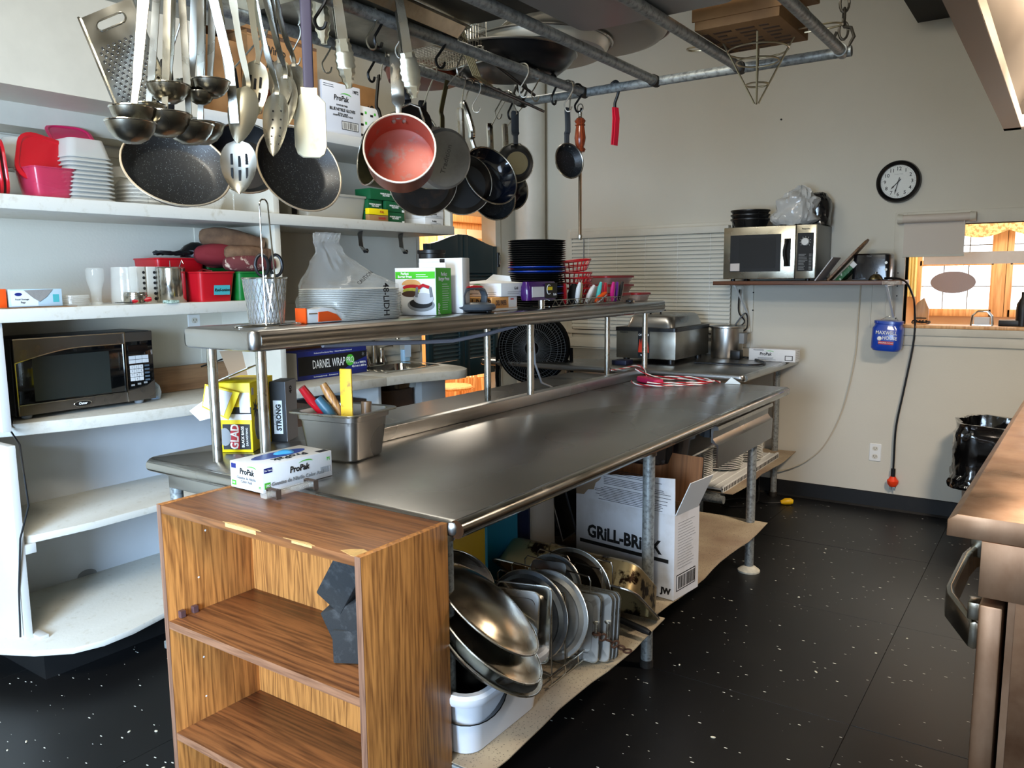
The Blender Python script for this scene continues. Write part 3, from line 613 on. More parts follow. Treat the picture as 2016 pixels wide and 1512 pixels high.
part('badge_ring', G().tube([(.255 + .036 * math.cos(a), -.006, .024 + .0115 * math.sin(a)) for a in [2 * PI * k / 28 for k in range(28)]], .0014, 5, closed=True), CHROME, d_)
word('Oster', .015, WINK, d_, MX((.255, -.0066, .024), (1, 0, 0), (0, 0, 1)), sh=.2, off=.0003)
for x in (.05, .53):
    for y in (.04, .2): part('foot', G().cyl((x, y, -.014), (x, y, 0), .018, .022, 14), GREY, t)
solo('power_cord', G().tube([(-3.395, 1.44, .97), (-3.33, 1.40, .93), (-3.17, 1.36, .90), (-3.10, 1.335, .80), (-3.11, 1.345, .68), (-3.155, 1.325, .55), (-3.17, 1.31, .35), (-3.17, 1.30, .17)], .0035, 7), BLACK, 'thin black cord hanging down the white side panel below the microwave', 'cord')
solo('brown_board', G().box(-.009, .009, 0, .76, 0, .125), BROWNB, 'long worn brown board standing against the wall behind the microwave', 'board', (-3.63, 2.06, .951), 0, bev=.002)
t = thing('tan_folder', 'tan curved sheet leaning on the brown board behind the overshelf post', 'sheet', (-3.50, 2.50, .953))
part('sheet', G().loft([[(x + .05 * (1 - z / .18), y, z) for y, z in ((.03, .0), (.0, .05), (-.03, .19), (.20, .19), (.19, .05), (.16, .0))] for x in (0, .004)]), mat('tan_leatherette', (176, 150, 124), .6), t)
solo('crumpled_towel', G().lathe([(0, 0), (.03, .0), (.035, .03), (.028, .06), (.015, .075), (0, .08)], 14), mat('blue_white_paper', (206, 216, 224), .8, c2=(150, 170, 190), vs=50), 'crumpled white paper between the microwave and the brown board', 'paper', (-3.50, 2.10, .951))
t = thing('adapter_plug', 'black plug and cord on the brown board behind the overshelf post', 'plug', (-3.60, 2.80, 1.075))
part('plug_body', G().box(0, .03, 0, .05, 0, .035), BLACK, t, .006); part('cord', G().tube([(.01, 0, .02), (.02, -.1, .03), (.02, -.25, .02), (.01, -.38, -.01)], .004, 6), BLACK, t)
# wrap box
D_ = (.52, .125, .155)
t = carton('film_wrap_box', 'dark blue cling film box lettered Darnel Wrap Pro on the sink counter', 'box', (-3.395, 2.872, .951), D_, NAVY, R90)
print_(t, 'front', D_, .004, .025, .516, .128, INK); print_(t, 'left', D_, .005, .005, .12, .15, WCARD)
g = G().loft([[(x, z, y) for x, z in [(.30, .0), (.52, .0), (.52, .075), (.42, .05)]] for y in (0, .0006)]); part('blue_flash', g, NAVY, t, M=FM('front', D_, 0, .02, .0012))
word('DARNEL WRAP', .068, WINK, t, FM('front', D_, .225, .078, .0016), sx=.52)
part('green_disc', G().cyl((0, 0, 0), (0, 0, .0006), .033, n=28), GRNP, t, M=FM('front', D_, .385, .083, .0016)); word('PRO', .05, WINK, t, FM('front', D_, .385, .083, .0026), sx=.6)
word('18 in x 2000 ft', .017, WINK, t, FM('front', D_, .458, .062, .0026), off=.0004); word('45.0 cm x 600 m', .017, WINK, t, FM('front', D_, .455, .044, .0026), off=.0004)
word('Professional Food Service Wrap  -  Película Alimenticia Profesional', .0105, WINK, t, FM('front', D_, .26, .142, .0012)); word('Environmentally friendly  -  Environnemental', .010, WINK, t, FM('front', D_, .20, .012, .0012)); word('*', .05, GREY, t, FM('front', D_, .49, .10, .0016))
solo('brown_tray', G().loft([[(-.01 + x, 0, 0), (-.01 + x, .50, 0), (.0 + x, .50, .235), (.0 + x, 0, .235)] for x in (0, .012)]), DWOOD, 'dark brown grained tray standing behind the cling film box', 'tray', (-3.575, 2.90, .951), bev=.003)
# soap
t = thing('soap_bottle', 'clear bottle with a pale blue label beside the sink', 'bottle', (-3.59, 3.945, .951))
part('bottle_body', G().loft([ringz(rr(.045, .075, .015), 0), ringz(rr(.045, .075, .015), .15), ringz(rr(.03, .04, .012), .17), ringz(rr(.02, .02, .009), .18)]), GLASS, t)
part('liquid', G().loft([ringz(rr(.038, .067, .013), .004), ringz(rr(.038, .067, .013), .08)]), mat('pale_blue_soap', (150, 196, 226), .2), t); part('label', G().box(.023, .0236, -.03, .03, .03, .14), mat('blue_white_label', (196, 214, 228), .5), t)
part('pump', G().cyl((0, 0, .18), (0, 0, .21), .006, n=10), WPLA, t)
# lower shelf, z = 1.402
LS = 1.402
t = carton('food_bag_box', 'pale blue box of food storage bags with torn foil opening at the shelf end', 'box', (-3.235, 1.40, LS + .004), (.19, .10, .066), mat('pale_blue_carton', (176, 200, 214), .5), R90)
D_ = (.19, .10, .066); print_(t, 'front', D_, .004, .003, .10, .06, mat('white_blue_print', (214, 222, 226), .5))
part('foil_opening', G().loft([[(x, y, z) for x, z in [(.05, .062), (.155, .064), (.13, .035), (.105, .018), (.085, .03)]] for y in (-.003, 0)]), mat('crumpled_foil_film', (190, 190, 188), .25, .6, bump=1, bs=60), t)
part('blue_oval', G().loft([[(.03 + .013 * math.cos(a), y, .047 + .006 * math.sin(a)) for a in [2 * PI * k / 20 for k in range(20)]] for y in (-.0018, -.0008)]), NAVY, t)
word('Food Storage', .009, INK, t, FM('front', D_, .042, .028, .0018)); word('Bags', .010, INK, t, FM('front', D_, .045, .017, .0018)); print_(t, 'front', D_, .155, .015, .178, .045, TEAL)
carton('orange_pack', 'orange pack cut off by the left edge beside the bag box', 'pack', (-3.24, 1.352, LS + .002), (.04, .08, .07), ORANGE, R90)
solo('shelf_liner', G().box(-3.60, -3.185, 1.36, 1.62, LS, LS + .003), BROWNB, 'thin dark liner under the food bag box', 'liner')
lm = mesh('clear_lid', G().lathe([(0, .002), (.052, .002), (.055, 0), (.058, 0), (.058, .006), (.053, .007), (0, .004)], 32), CLEAR)
for k in range(6):
    o = bpy.data.objects.new('lid', lm); COL.objects.link(o); o.location = (-3.30 + .002 * (k % 3), 1.662 + .002 * ((k * 2) % 3), LS + .0072 * k); tag(o, 'round clear plastic lid in the low stack beside the food bag box', 'lid', 'clear lids on the lower shelf')
t = thing('upturned_bottle', 'clear glass milk bottle standing upside down beside the clear jar', 'bottle', (-3.31, 1.765, LS))
part('glass_body', G().lathe([(0, .003), (.017, .003), (.019, 0), (.020, .02), (.022, .06), (.034, .10), (.036, .145), (.030, .152), (0, .150)], 28), GLASS, t); part('lip_ring', G().lathe([(.021, 0), (.023, .004), (.023, .012), (.020, .014)], 24), GLASS, t)
t = thing('clear_jar', 'wide clear plastic jar between the milk bottle and the white rack', 'jar', (-3.30, 1.885, LS))
part('jar_body', G().lathe([(0, .0), (.056, 0), (.058, .02), (.055, .10), (.052, .152), (.050, .155), (.050, .15), (.053, .1), (.055, .02), (.05, .003), (0, .003)], 32), GLASS, t)
t = thing('perforated_cutlery_cylinders', 'white perforated cutlery holder behind the small steel pot', 'holder', (-3.36, 1.955, LS))
WH = mat('offwhite_plastic', (208, 206, 196), .45)
for k in range(3):
    q = part('cell', G().loft([ringz(rr(.055, .048, .008, 3, 0, .025 + .05 * k), 0), ringz(rr(.058, .048, .008, 3, 0, .025 + .05 * k), .158), ringz(rr(.05, .042, .006, 3, 0, .025 + .05 * k), .158), ringz(rr(.05, .04, .006, 3, 0, .025 + .05 * k), .01)]), WH, t)
    for j in range(6): part('hole', G().cyl((.028, .036 + .05 * k, .018 + .023 * j), (.030, .036 + .05 * k, .018 + .023 * j), .0065, n=10), BLACKM, q)
t = thing('small_steel_pot', 'small shallow steel pot in front of the white cutlery holder', 'pot', (-3.225, 1.885, LS + .003))
part('bowl', G().lathe([(0, 0), (.045, 0), (.047, .005), (.046, .045), (.048, .047), (.044, .046), (.043, .008), (0, .006)], 28), CHROME, t); part('rim_band', G().lathe([(.047, .03), (.0485, .032), (.0485, .036), (.047, .038)], 28), CHROME, t)
t = thing('red_handled_knife', 'red handled peeler lying in front of the white cutlery holder', 'peeler', (-3.19, 1.80, LS + .008))
part('handle', G().tube([(0, .05, .004), (0, .09, .008), (0, .13, .012)], [.008, .011, .010], 10), RED, t); part('blade', G().box(-.008, .008, -.02, .05, 0, .003), BLACK, t)
solo('string_packet', G().box(0, .04, 0, .055, 0, .014), mat('green_white_print', (196, 214, 200), .5, c2=(20, 70, 40), vs=120), 'small green and white printed packet in front of the steel canister', 'packet', (-3.20, 1.99, LS), bev=.003)
t = thing('steel_canister', 'tall brushed steel canister with wire tools in it beside the red bin', 'canister', (-3.29, 2.095, LS))
part('canister_body', G().lathe([(0, 0), (.058, 0), (.060, .004), (.060, .150), (.063, .153), (.060, .156), (.057, .153), (.057, .01), (0, .01)], 36), CHROME, t)
for a in (.3, 1.7, 2.6): part('wire_tool', G().tube([(.02 * math.cos(a), .02 * math.sin(a), .03), (.05 * math.cos(a), .05 * math.sin(a), .16), (.062 * math.cos(a), .062 * math.sin(a), .185), (.07 * math.cos(a), .07 * math.sin(a), .17)], .002, 6), CHROME, t)
def bin_(name, lab, loc, m, w=.19, d=.27, h=.135, rz=R90):
    t = thing(name, lab, 'bin', loc, rz)
    a, b = rr(w * .86, d * .86, .02, 4, w / 2, d / 2), rr(w, d, .022, 4, w / 2, d / 2); c, e = rr(w * .83, d * .84, .02, 4, w / 2, d / 2), rr(w * .95, d * .95, .02, 4, w / 2, d / 2)
    part('bin_body', G().loft([ringz(a, 0), ringz(b, h), ringz(e, h), ringz(c, .006)]), m, t)
    part('rim', G().tube(ringz(b, h - .004)[:], .0045, 6, closed=True), m, t)
    return t
t = bin_('red_bin', 'red plastic bin with a hand written blue label on the lower shelf', (-3.18, 2.165, LS), RED)
M_ = MX((.112, .0060, .052), (1, 0, 0), (0, -.1, .99)); part('label', G().box(-.042, .042, -.022, .022, 0, .0008), TEAL, t, M=M_ @ Matrix.Translation((0, 0, .003)))
word('Red-onion', .019, INK, t, M_ @ Matrix.Translation((0, 0, .0045)), sh=.25, off=.0005, name='handwriting')
part('tool', G().tube([(.05, .1, .13), (.10, .12, .146), (.16, .14, .14)], .004, 6), CHROME, t)
t = bin_('green_bin', 'green plastic bin marked green peppers beside the red bin', (-3.18, 2.372, LS), GREEN, .155)
M_ = MX((.078, .0075, .068), (1, 0, 0), (0, -.1, .99)); word('Green\nPeppers', .024, INK, t, M_ @ Matrix.Translation((0, 0, .003)), sh=.2, off=.0005, name='handwriting')
bin_('red_lidded_bin', 'red plastic bin stacked behind the steel canister under the black cord', (-3.40, 2.10, LS), RED, .25, .2, .20)
bin_('dark_green_bin', 'dark green bin behind the green one, under the oven mitts', (-3.42, 2.37, LS), GREEN, .2, .2, .185)
t = thing('black_cord_coil', 'coiled black cord and black bag heaped on the rear red bin', 'cord', (-3.46, 2.24, LS + .206))
part('coil', G().tube([((.05 + .01 * math.sin(5 * a)) * math.cos(a), (.10 + .015 * math.sin(3 * a)) * math.sin(a), .012 + .012 * math.sin(2.3 * a) ** 2) for a in [2 * PI * k / 40 * 2.6 for k in range(41)]], .006, 7), BLACK, t)
part('black_bag', G().lathe([(0, 0), (.07, 0), (.075, .03), (.05, .055), (.02, .07), (0, .07)], 16, cy=.10), mat('black_bag_film', (14, 14, 15), .25, bump=1, bs=30), t)
# oven mitts
def mitt(lab, loc, rx, ry, rz, m, s=1.0):
    t = thing('oven_mitt', lab, 'oven mitt', M=Matrix.Translation(loc) @ Matrix.Rotation(rz, 4, 'Z') @ Matrix.Rotation(ry, 4, 'Y') @ Matrix.Rotation(rx, 4, 'X') @ Matrix.Scale(s, 4))
    out = [(.0, -.07), (.0, .07), (.12, .08), (.20, .075), (.26, .045), (.28, 0), (.26, -.045), (.20, -.07), (.17, -.075), (.19, -.11), (.17, -.135), (.13, -.13), (.09, -.09)]
    cx = .13
    R = lambda k, z: [(cx + (x - cx) * k, y * k, z + .008 * math.sin(9 * x) * (1 if z > 0 else -1)) for x, y in out]
    part('mitt_body', G().loft([R(.45, -.040), R(.72, -.036), R(.90, -.026), R(.98, -.013), R(1, 0), R(.98, .013), R(.90, .026), R(.72, .036), R(.45, .040)]), m, t)
    part('cuff', G().loft([rr2(x) for x in (-.012, .012)]), m, t); return t
def rr2(x): return [(x, y, z) for y, z in rr(.155, .066, .030, 4)]
BRM = mat('quilted_brown_fabric', (112, 84, 60), .9, c2=(84, 60, 42), vs=16, bump=.8, bs=45)
MAR = mat('maroon_fabric', (104, 18, 26), .85, bump=.6, bs=40)
mitt('quilted brown oven mitt on top of the mitt pile', (-3.30, 2.565, LS + .262), .15, -.16, -PI / 2 - .22, BRM, 1.0)
mitt('maroon oven mitt poking out left under the brown mitts', (-3.33, 2.56, LS + .205), .1, -.05, -PI / 2 - .05, MAR, 1.08)
mitt('folded tan brown oven mitt in the middle of the mitt pile', (-3.26, 2.57, LS + .225), -.15, .02, -PI / 2 + .08, BRM, .80)
mitt('dark patterned oven mitt at the bottom right of the pile', (-3.24, 2.57, LS + .172), 0, .0, -PI / 2 + .05, bpy.data.materials.get('dark_patterned_fabric') or mat('dark_patterned_fabric', (92, 40, 40), .9, c2=(190, 170, 150), vs=30, thr=(.56, .66)), .85)
# upper shelf, z = 1.815
US = 1.815
lidm = mesh('lid_body', G().loft([ringz(rr(.20, .20, .06), 0), ringz(rr(.205, .205, .06), .004), ringz(rr(.205, .205, .06), .010), ringz(rr(.18, .18, .05), .012), ringz(rr(.17, .17, .05), .007)]), RED)
for k in range(6):
    o = bpy.data.objects.new('lid', lidm); COL.objects.link(o); o.matrix_world = NZ((-3.34, 1.345 + .021 * k, US + .102 + .001 * k), (.25, 1, .06)); tag(o, 'rounded red plastic lid standing on edge in the row at the shelf end', 'lid', 'red lids on the upper shelf')
def tub(name, lab, loc, m, w, d, h, cat='container', rz=R90, group=None, flip=False, r=.03):
    t = thing(name, lab, cat, loc, rz, group)
    a, b = (rr(w * .8, d * .8, r, 4, w / 2, d / 2), rr(w, d, r, 4, w / 2, d / 2)); c, e = rr(w * .77, d * .77, r * .9, 4, w / 2, d / 2), rr(w * .97, d * .97, r * .9, 4, w / 2, d / 2)
    z = (lambda q: h - q) if flip else (lambda q: q)
    part('tub_body', G().loft([ringz(a, z(0)), ringz(b, z(h)), ringz(e, z(h)), ringz(c, z(.004))]), m, t)
    part('rim', G().tube(ringz(b, z(h - .003)), .003, 6, closed=True), m, t); return t
tub('pink_tub', 'clear pink plastic tub with a red lid tucked in it on the upper shelf', (-3.20, 1.505, US), mat('translucent_pink', (200, 60, 92), .2, alpha=.6, coat=.5), .17, .17, .115)
o = solo('lid', lidm.copy(), None, 'big red lid leaning upright in the pink tub', 'lid', M=NZ((-3.29, 1.595, US + .145), (1, -.1, .35), (.1, .25, 1)))
o = solo('lid', lidm.copy(), None, 'bright pink lid lying behind the clear tub stack', 'lid', M=NZ((-3.40, 1.76, US + .262), (.60, -.1, .75)) @ Matrix.Scale(.85, 4)); o.data.materials.clear(); o.data.materials.append(PINK)
tub('white_round_tub', 'cloudy round tub standing behind the red lid', (-3.36, 1.50, US + .12), FROST, .15, .15, .12, flip=True, r=.06)
t = tub('nested_clear_tub', 'lowest rim of the tall upturned stack of cloudy square tubs', (-3.20, 1.64, US), FROST, .185, .185, .03, flip=True, group='upturned cloudy tubs in the tall stack'); t['label'] = 'cloudy square tub in the tall upturned stack beside the pink tub'
for k in range(1, 10): dup(t, (-3.20, 1.64, US + .0165 * k))
tub('top_clear_tub', 'full height cloudy tub on top of the tall upturned stack', (-3.205, 1.645, US + .165), FROST, .175, .175, .075, flip=True)
t = tub('round_clear_bowl', '', (-3.24, 1.90, US), CLEAR, .19, .19, .03, flip=True, group='clear bowls in the low stack', r=.08); t['label'] = 'clear round bowl in the low stack behind the big black pan'
for k in range(1, 6): dup(t, (-3.24, 1.90, US + .016 * k))
tub('tilted_clear_bowl', 'clear bowl tilted on top of the low stack of clear bowls', (-3.30, 1.86, US + .13), CLEAR, .19, .19, .07, flip=True, r=.08).rotation_euler = (-.45, .2, R90)
tub('flat_clear_container', 'long clear container at the shelf edge behind the big black pan', (-3.22, 2.12, US), CLEAR, .25, .2, .06)
t = thing('wine_glass', 'stemmed clear wine glass on the upper shelf behind the slotted spoon', 'glass', (-3.27, 2.43, US))
part('bowl', G().lathe([(.004, .085), (.03, .10), (.044, .13), (.045, .16), (.036, .20), (.035, .20), (.043, .16), (.042, .13), (.028, .102), (.002, .088)], 28), GLASS, t); part('stem', G().lathe([(.006, .002), (.004, .02), (.0035, .07), (.006, .088)], 12), GLASS, t); part('glass_foot', G().lathe([(0, 0), (.034, 0), (.034, .002), (.006, .006), (0, .006)], 28), GLASS, t)
t = thing('clear_storage_box', 'long grey translucent storage box behind the second black pan', 'box', (-3.28, 2.86, US), R90)
GT = mat('grey_translucent', (176, 172, 160), .3, alpha=.8)
part('box_body', G().loft([ringz(rr(.40, .26, .02, 4, .23, .13), 0), ringz(rr(.44, .28, .02, 4, .23, .13), .125), ringz(rr(.42, .26, .02, 4, .23, .13), .125), ringz(rr(.39, .25, .02, 4, .23, .13), .005)]), GT, t); part('lid', G().loft([ringz(rr(.45, .29, .02, 4, .23, .13), .125), ringz(rr(.45, .29, .02, 4, .23, .13), .137)]), GT, t)
part('label', G().box(-.001, 0, .05, .09, .02, .06), BLACK, t)
DG = mat('dark_green_carton', (12, 84, 48), .5)
gb = [(3.30, US, 0, .11), (3.30, US + .062, 0, .11), (3.43, US, 1, .155), (3.43, US + .062, 1, .155), (3.31, US + .124, 0, .25)]
for i, (y, z, q, w_) in enumerate(gb):
    D_ = (w_, .12, .060); t = carton('green_box', ['dark green printed box at the lower left of the green box pile', 'dark green printed box second up at the left of the pile', 'dark green printed box at the lower right of the pile', 'dark green printed box second up at the right of the pile', 'dark green box lying across the top of the pile with a torn flap'][i], 'box', (-3.24 - .01 * (i == 1), y, z), D_, DG, R90, 'dark green printed boxes')
    word('PREMIUM QUALITY\nDELI PAPER', .011, WINK, t, FM('front', D_, w_ / 2, .03), off=.0003)
    part('white_corner', G().box(w_ - .02, w_, -.0005, 0, .002, .014), WINK, t)
    if i == 4: part('torn_flap', G().loft([[(x, y_, z_) for x, z_ in ((.18, .058), (.215, .02), (.24, .058))] for y_ in (-.004, -.0015)]), CARD, t)
for i, (z, m_, lab, s_) in enumerate(((US, CARD, 'flat orange doily box at the bottom in front of the green boxes', 'DOILIES'), (US + .035, YELLOW, 'flat yellow box on the orange doily box in front of the green boxes', 'FOIL'))):
    D_ = (.15, .03, .033); t = carton('flat_box', lab, 'box', (-3.195, 3.25, z), D_, m_, R90); word(s_, .016, RED, t, FM('front', D_, .10, .016), off=.0004)
for i in range(4):
    D_ = (.17, .16, .042); t = carton('white_box', ['bottom white box', 'second white box', 'third white box', 'top white box'][i] + ' in the stack at the right end of the upper shelf', 'box', (-3.21, 3.735 + .004 * (i % 2), US + .0432 * i), D_, WCARD, R90, 'white boxes at the shelf end')
    word('ProPak', .014, INK, t, FM('front', D_, .085, .024), off=.0004); lines(t, 'front', D_, .05, .12, .014, .007, 2, GREY, th=.0012); lines(t, 'front', D_, .10, .16, .012, .006, 2, GREY, th=.0012)
# top shelf, z = 2.245
TS2 = 2.247
D_ = (.42, .32, .40); t = carton('brown_carton', 'large brown printed carton on the top shelf behind the utensils', 'box', (-3.20, 2.50, TS2), D_, CARD, R90)
for k, (s_, sz) in enumerate((('Winco', .05), ('70-50', .06), ('Size - D', .05), ('Tablecloths', .05), ('Count', .045))): word(s_, sz, INK, t, FM('front', D_, .16, .33 - .065 * k), sx=.9, off=.001)
part('tape', G().box(0, .42, -.0006, 0, .385, .40), CARDD, t)
for x in (.05, .09): part('mark_ring', G().tube([(x + .013 * math.cos(a), -.001, .04 + .013 * math.sin(a)) for a in [2 * PI * k / 16 for k in range(16)]], .0015, 5, closed=True), INK, t)
D_ = (.30, .30, .34); t = carton('brown_carton', 'brown carton with raised flaps left of the printed carton on the top shelf', 'box', (-3.24, 2.235, TS2), (.255, .30, .34), CARD, R90); part('flap', G().box(0, .25, -.06, 0, .338, .342), CARD, t, M=Matrix.Translation((0, 0, .03)) @ Matrix.Rotation(.35, 4, 'X'))
D_ = (.29, .30, .12); t = carton('flat_carton', 'flat brown carton on top of the printed carton', 'box', (-3.20, 2.30, TS2 + .402), (.60, .30, .11), CARD, R90); word('SIZE\nFor', .04, INK, t, FM('front', (.6, .3, .11), .42, .06), off=.001)
D_ = (.27, .25, .26); t = carton('glove_case', 'white case lettered ProPak blue nitrile gloves on the top shelf', 'box', (-3.20, 2.945, TS2), D_, mat('bluish_white_carton', (206, 210, 218), .5), R90)
propak(t, 'front', D_, .13, .185, .038); word('POWDER FREE', .012, INK, t, FM('front', D_, .135, .15), off=.0003); word('BLUE NITRILE GLOVES', .0215, INK, t, FM('front', D_, .138, .128), sx=.85, off=.0006); word('EXTRA LARGE\nGUANTES DE NITRILO AZUL', .011, INK, t, FM('front', D_, .14, .103), off=.0003)
word('19872', .022, INK, t, FM('front', D_, .235, .232), off=.0006, sx=.8); lines(t, 'front', D_, .01, .09, .245, .235, 2, INK)
f_ = print_(t, 'front', D_, .13, .03, .25, .075, INK, 'barcode_frame'); print_(t, 'front', D_, .134, .034, .246, .071, WINK, e=.0006)
random.seed(3)
for k in range(22): print_(t, 'front', D_, .138 + .0048 * k, .036, .138 + .0048 * k + random.uniform(.001, .0032), .069, INK, 'barcode_bar', .0010)
D_ = (.15, .22, .18); t = carton('white_green_box', 'white box with green prints beside the blue nitrile glove case', 'box', (-3.22, 3.225, TS2), D_, WCARD, R90)
for k in range(3):
    for q in range(2): print_(t, 'front', D_, .008 + .075 * q, .02 + .055 * k, .03 + .075 * q, .032 + .055 * k, INK); print_(t, 'front', D_, .042 + .07 * q, .03 + .055 * k, .056 + .07 * q, .044 + .055 * k, GRNP)
D_ = (.26, .2, .23); t = carton('brown_carton', 'brown carton marked 96 standing behind the white and green box', 'box', (-3.36, 3.26, TS2 + .10), D_, CARD, R90); word('96', .07, INK, t, FM('front', D_, .2, .1) @ Matrix.Rotation(R90, 4, 'Z'), off=.001)
print_(t, 'front', D_, .02, .16, .045, .19, WINK); print_(t, 'front', D_, .02, .20, .04, .215, INK)
carton('support_box', 'dark brown carton underneath the carton marked 96', 'box', (-3.36, 3.38, TS2), (.2, .2, .098), CARDD, R90)
# boxes below the sink counter
for i, (y, z, w_, lab) in enumerate(((2.95, .60, .30, 'brown carton under the sink counter, left'), (3.32, .62, .34, 'larger brown carton under the sink counter, beside the end panel'))):
    carton('storage_carton', lab, 'box', (-3.28, y - (.0 if i else .0), .546 if i == 0 else .0), (w_ if i == 0 else .34, .30, .27 if i == 0 else .83), CARDD, R90)
carton('low_brown_carton', 'brown carton on the middle shelf seen above the table by the steel pan', 'box', (-3.27, 2.56, .546), (.33, .3, .24), CARDD, R90)
# paper towel brackets under the shelf
t = thing('towel_holder', 'pair of curved steel towel brackets with black ball tips under the wall shelf', 'holder', (-3.30, 3.25, 1.762))
for y in (0, .33):
    b = part('bracket', G().strap([(0, y + .04, 0), (.03, y + .0, -.01), (.045, y - .015, -.045), (.045, y - .01, -.085), (.03, y + .03, -.105), (.02, y + .045, -.108)], .035, .003, (1, -.2, 0)), STEEL, t)
    part('ball_tip', G().lathe([(0, -.017), (.012, -.012), (.017, 0), (.012, .012), (0, .017)], 16, cx=.02, cy=y + .05).xf(Matrix.Translation((0, 0, -.108))), BLACK, b)

# ================================================================ THINGS ON THE OVERSHELF (top z = 1.352)
OS = 1.354
t = thing('mesh_cup', 'silver wire mesh cup holding black scissors on the overshelf', 'cup', (-2.15, 1.70, OS))
MESHM = mat('silver_wire_mesh', (176, 178, 180), .45, .4, alpha=.28)
part('mesh_wall', G().lathe([(0, .002), (.052, .002), (.055, .004), (.070, .150), (.0685, .150), (.0535, .005), (0, .005)], 32), MESHM, t)
for k in range(24):
    pass
g = G()
for k in range(28):
    for s_ in (1, -1): g.tube([((.055 + .015 * q / 5) * math.cos(2 * PI * k / 28 + s_ * q * .12), (.055 + .015 * q / 5) * math.sin(2 * PI * k / 28 + s_ * q * .12), .004 + .146 * q / 5) for q in range(6)], .0009, 4)
o = part('wire_grid', g, UTEN, t); o['kind'] = 'stuff'
part('rim_wire', G().tube([(.0705 * math.cos(a), .0705 * math.sin(a), .150) for a in [2 * PI * k / 32 for k in range(32)]], .0028, 7, closed=True), UTEN, t)
t = thing('scissors', 'black handled scissors standing in the wire mesh cup', 'scissors', (-2.15, 1.72, OS + .006), .9)
for s_ in (-1, 1):
    part('handle', G().tube([(s_ * (.022 + .020 * math.cos(a)), s_ * .006, .185 + .034 * math.sin(a)) for a in [2 * PI * k / 20 for k in range(20)]], .0052, 8, closed=True), BLACK, t)
    part('blade', G().tube([(s_ * .012, s_ * .004, .155), (s_ * .003, 0, .09), (-s_ * .01, 0, .01)], [.006, .006, .002], 6), CHROME, t)
t = thing('wire_bowl_press', 'chrome wire loop with a flat ring base lying over the overshelf end', 'wire tool', (-2.07, 1.655, OS))
part('tall_loop', G().tube([(.01, .028, .0), (0, .022, .15), (-.01, .016, .37)] + [(-.01, .016 * math.cos(a), .375 + .018 * math.sin(a)) for a in [PI * k / 8 for k in range(9)]] + [(-.01, -.016, .37), (0, -.022, .15), (.01, -.028, .0)], .0026, 8), CHROME, t)
part('ring_base', G().tube([(.045 * math.cos(a), -.01 + .125 * math.sin(a), .003) for a in [2 * PI * k / 36 for k in range(36)]], .0028, 7, closed=True), CHROME, t)
t = thing('tape_dispenser', 'white and orange tape dispenser lying in front of the bag of foam lids', 'tape dispenser', (-2.05, 1.78, OS), R90)
part('body', G().loft([[(x, y, z) for x, z in ((0, 0), (.21, 0), (.19, .012), (.16, .03), (.12, .046), (.075, .052), (.05, .046), (0, .048))] for y in (0, .05)]), WPLA, t, .004)
part('orange_wedge', G().loft([[(x, y, z) for x, z in ((.05, .004), (.155, .004), (.13, .026), (.09, .038), (.052, .036))] for y in (-.0025, 0)]), ORANGE, t); part('orange_edge', G().box(-.003, .002, -.001, .05, 0, .05), ORANGE, t); part('cutter', G().box(.01, .045, -.0025, 0, .03, .034), CHROME, t)
# bag with foam lids
fm = mat('white_foam', (228, 226, 216), .55)
fl_ = mesh('foam_lid', G().loft([ringz(rr(.225, .33, .05, 4), 0), ringz(rr(.23, .336, .05, 4), .003), ringz(rr(.21, .31, .05, 4), .0055), ringz(rr(.20, .30, .05, 4), .003)]), fm)
for k in range(18):
    o = bpy.data.objects.new('lid', fl_); COL.objects.link(o); o.location = (-2.155, 2.08, OS + .0062 * k); tag(o, 'white foam lid in the bagged stack on the overshelf', 'lid', 'bagged foam lids')
def bagmesh(rings, n=48, amp=.012, fr=14, seed=0, m=BAG):
    # rings: (cx, cy, z, rx, ry, exponent)
    out = []
    for (cx, cy, z, rx, ry, e) in rings:
        R = []
        for k in range(n):
            a = 2 * PI * k / n; c, s_ = math.cos(a), math.sin(a)
            x = cx + rx * math.copysign(abs(c) ** e, c); y = cy + ry * math.copysign(abs(s_) ** e, s_)
            q = mnoise.noise(Vector((x * fr + seed, y * fr, z * fr))) * amp + abs(mnoise.noise(Vector((math.cos(a) * 5 + seed, math.sin(a) * 5, z * 22)))) * amp * .8
            R.append((x + c * q, y + s_ * q, z + q * .4))
        out.append(R)
    return G().loft(out)
def blend(keys, n):
    out = []
    for i in range(len(keys) - 1):
        for k in range(n): t_ = k / n; out.append(tuple(a + (b - a) * t_ for a, b in zip(keys[i], keys[i + 1])))
    return out + [keys[-1]]
t = thing('clear_plastic_bag', 'clear plastic bag printed 48-LID gathered up over the stack of foam lids', 'bag', (-2.155, 2.08, OS))
part('bag_film', bagmesh(blend([(0, 0, .001, .118, .172, .45), (0, 0, .06, .122, .178, .45), (0, 0, .122, .120, .174, .5), (-.005, -.01, .145, .10, .16, .7), (-.01, -.06, .19, .06, .09, 1), (-.01, -.085, .24, .035, .055, 1), (-.01, -.10, .27, .03, .05, 1), (-.01, -.09, .305, .05, .045, 1)], 4), amp=.016), BAG, t)
word('48-LIDH', .042, INK, t, MX((.136, .045, .07), (0, 0, -1), (0, 1, 0)), off=.0006, sx=.8); word('CAUTION', .022, INK, t, MX((.10, -.02, .148), (-.1, .9, .5), (-.8, -.1, .6)), sx=.9)
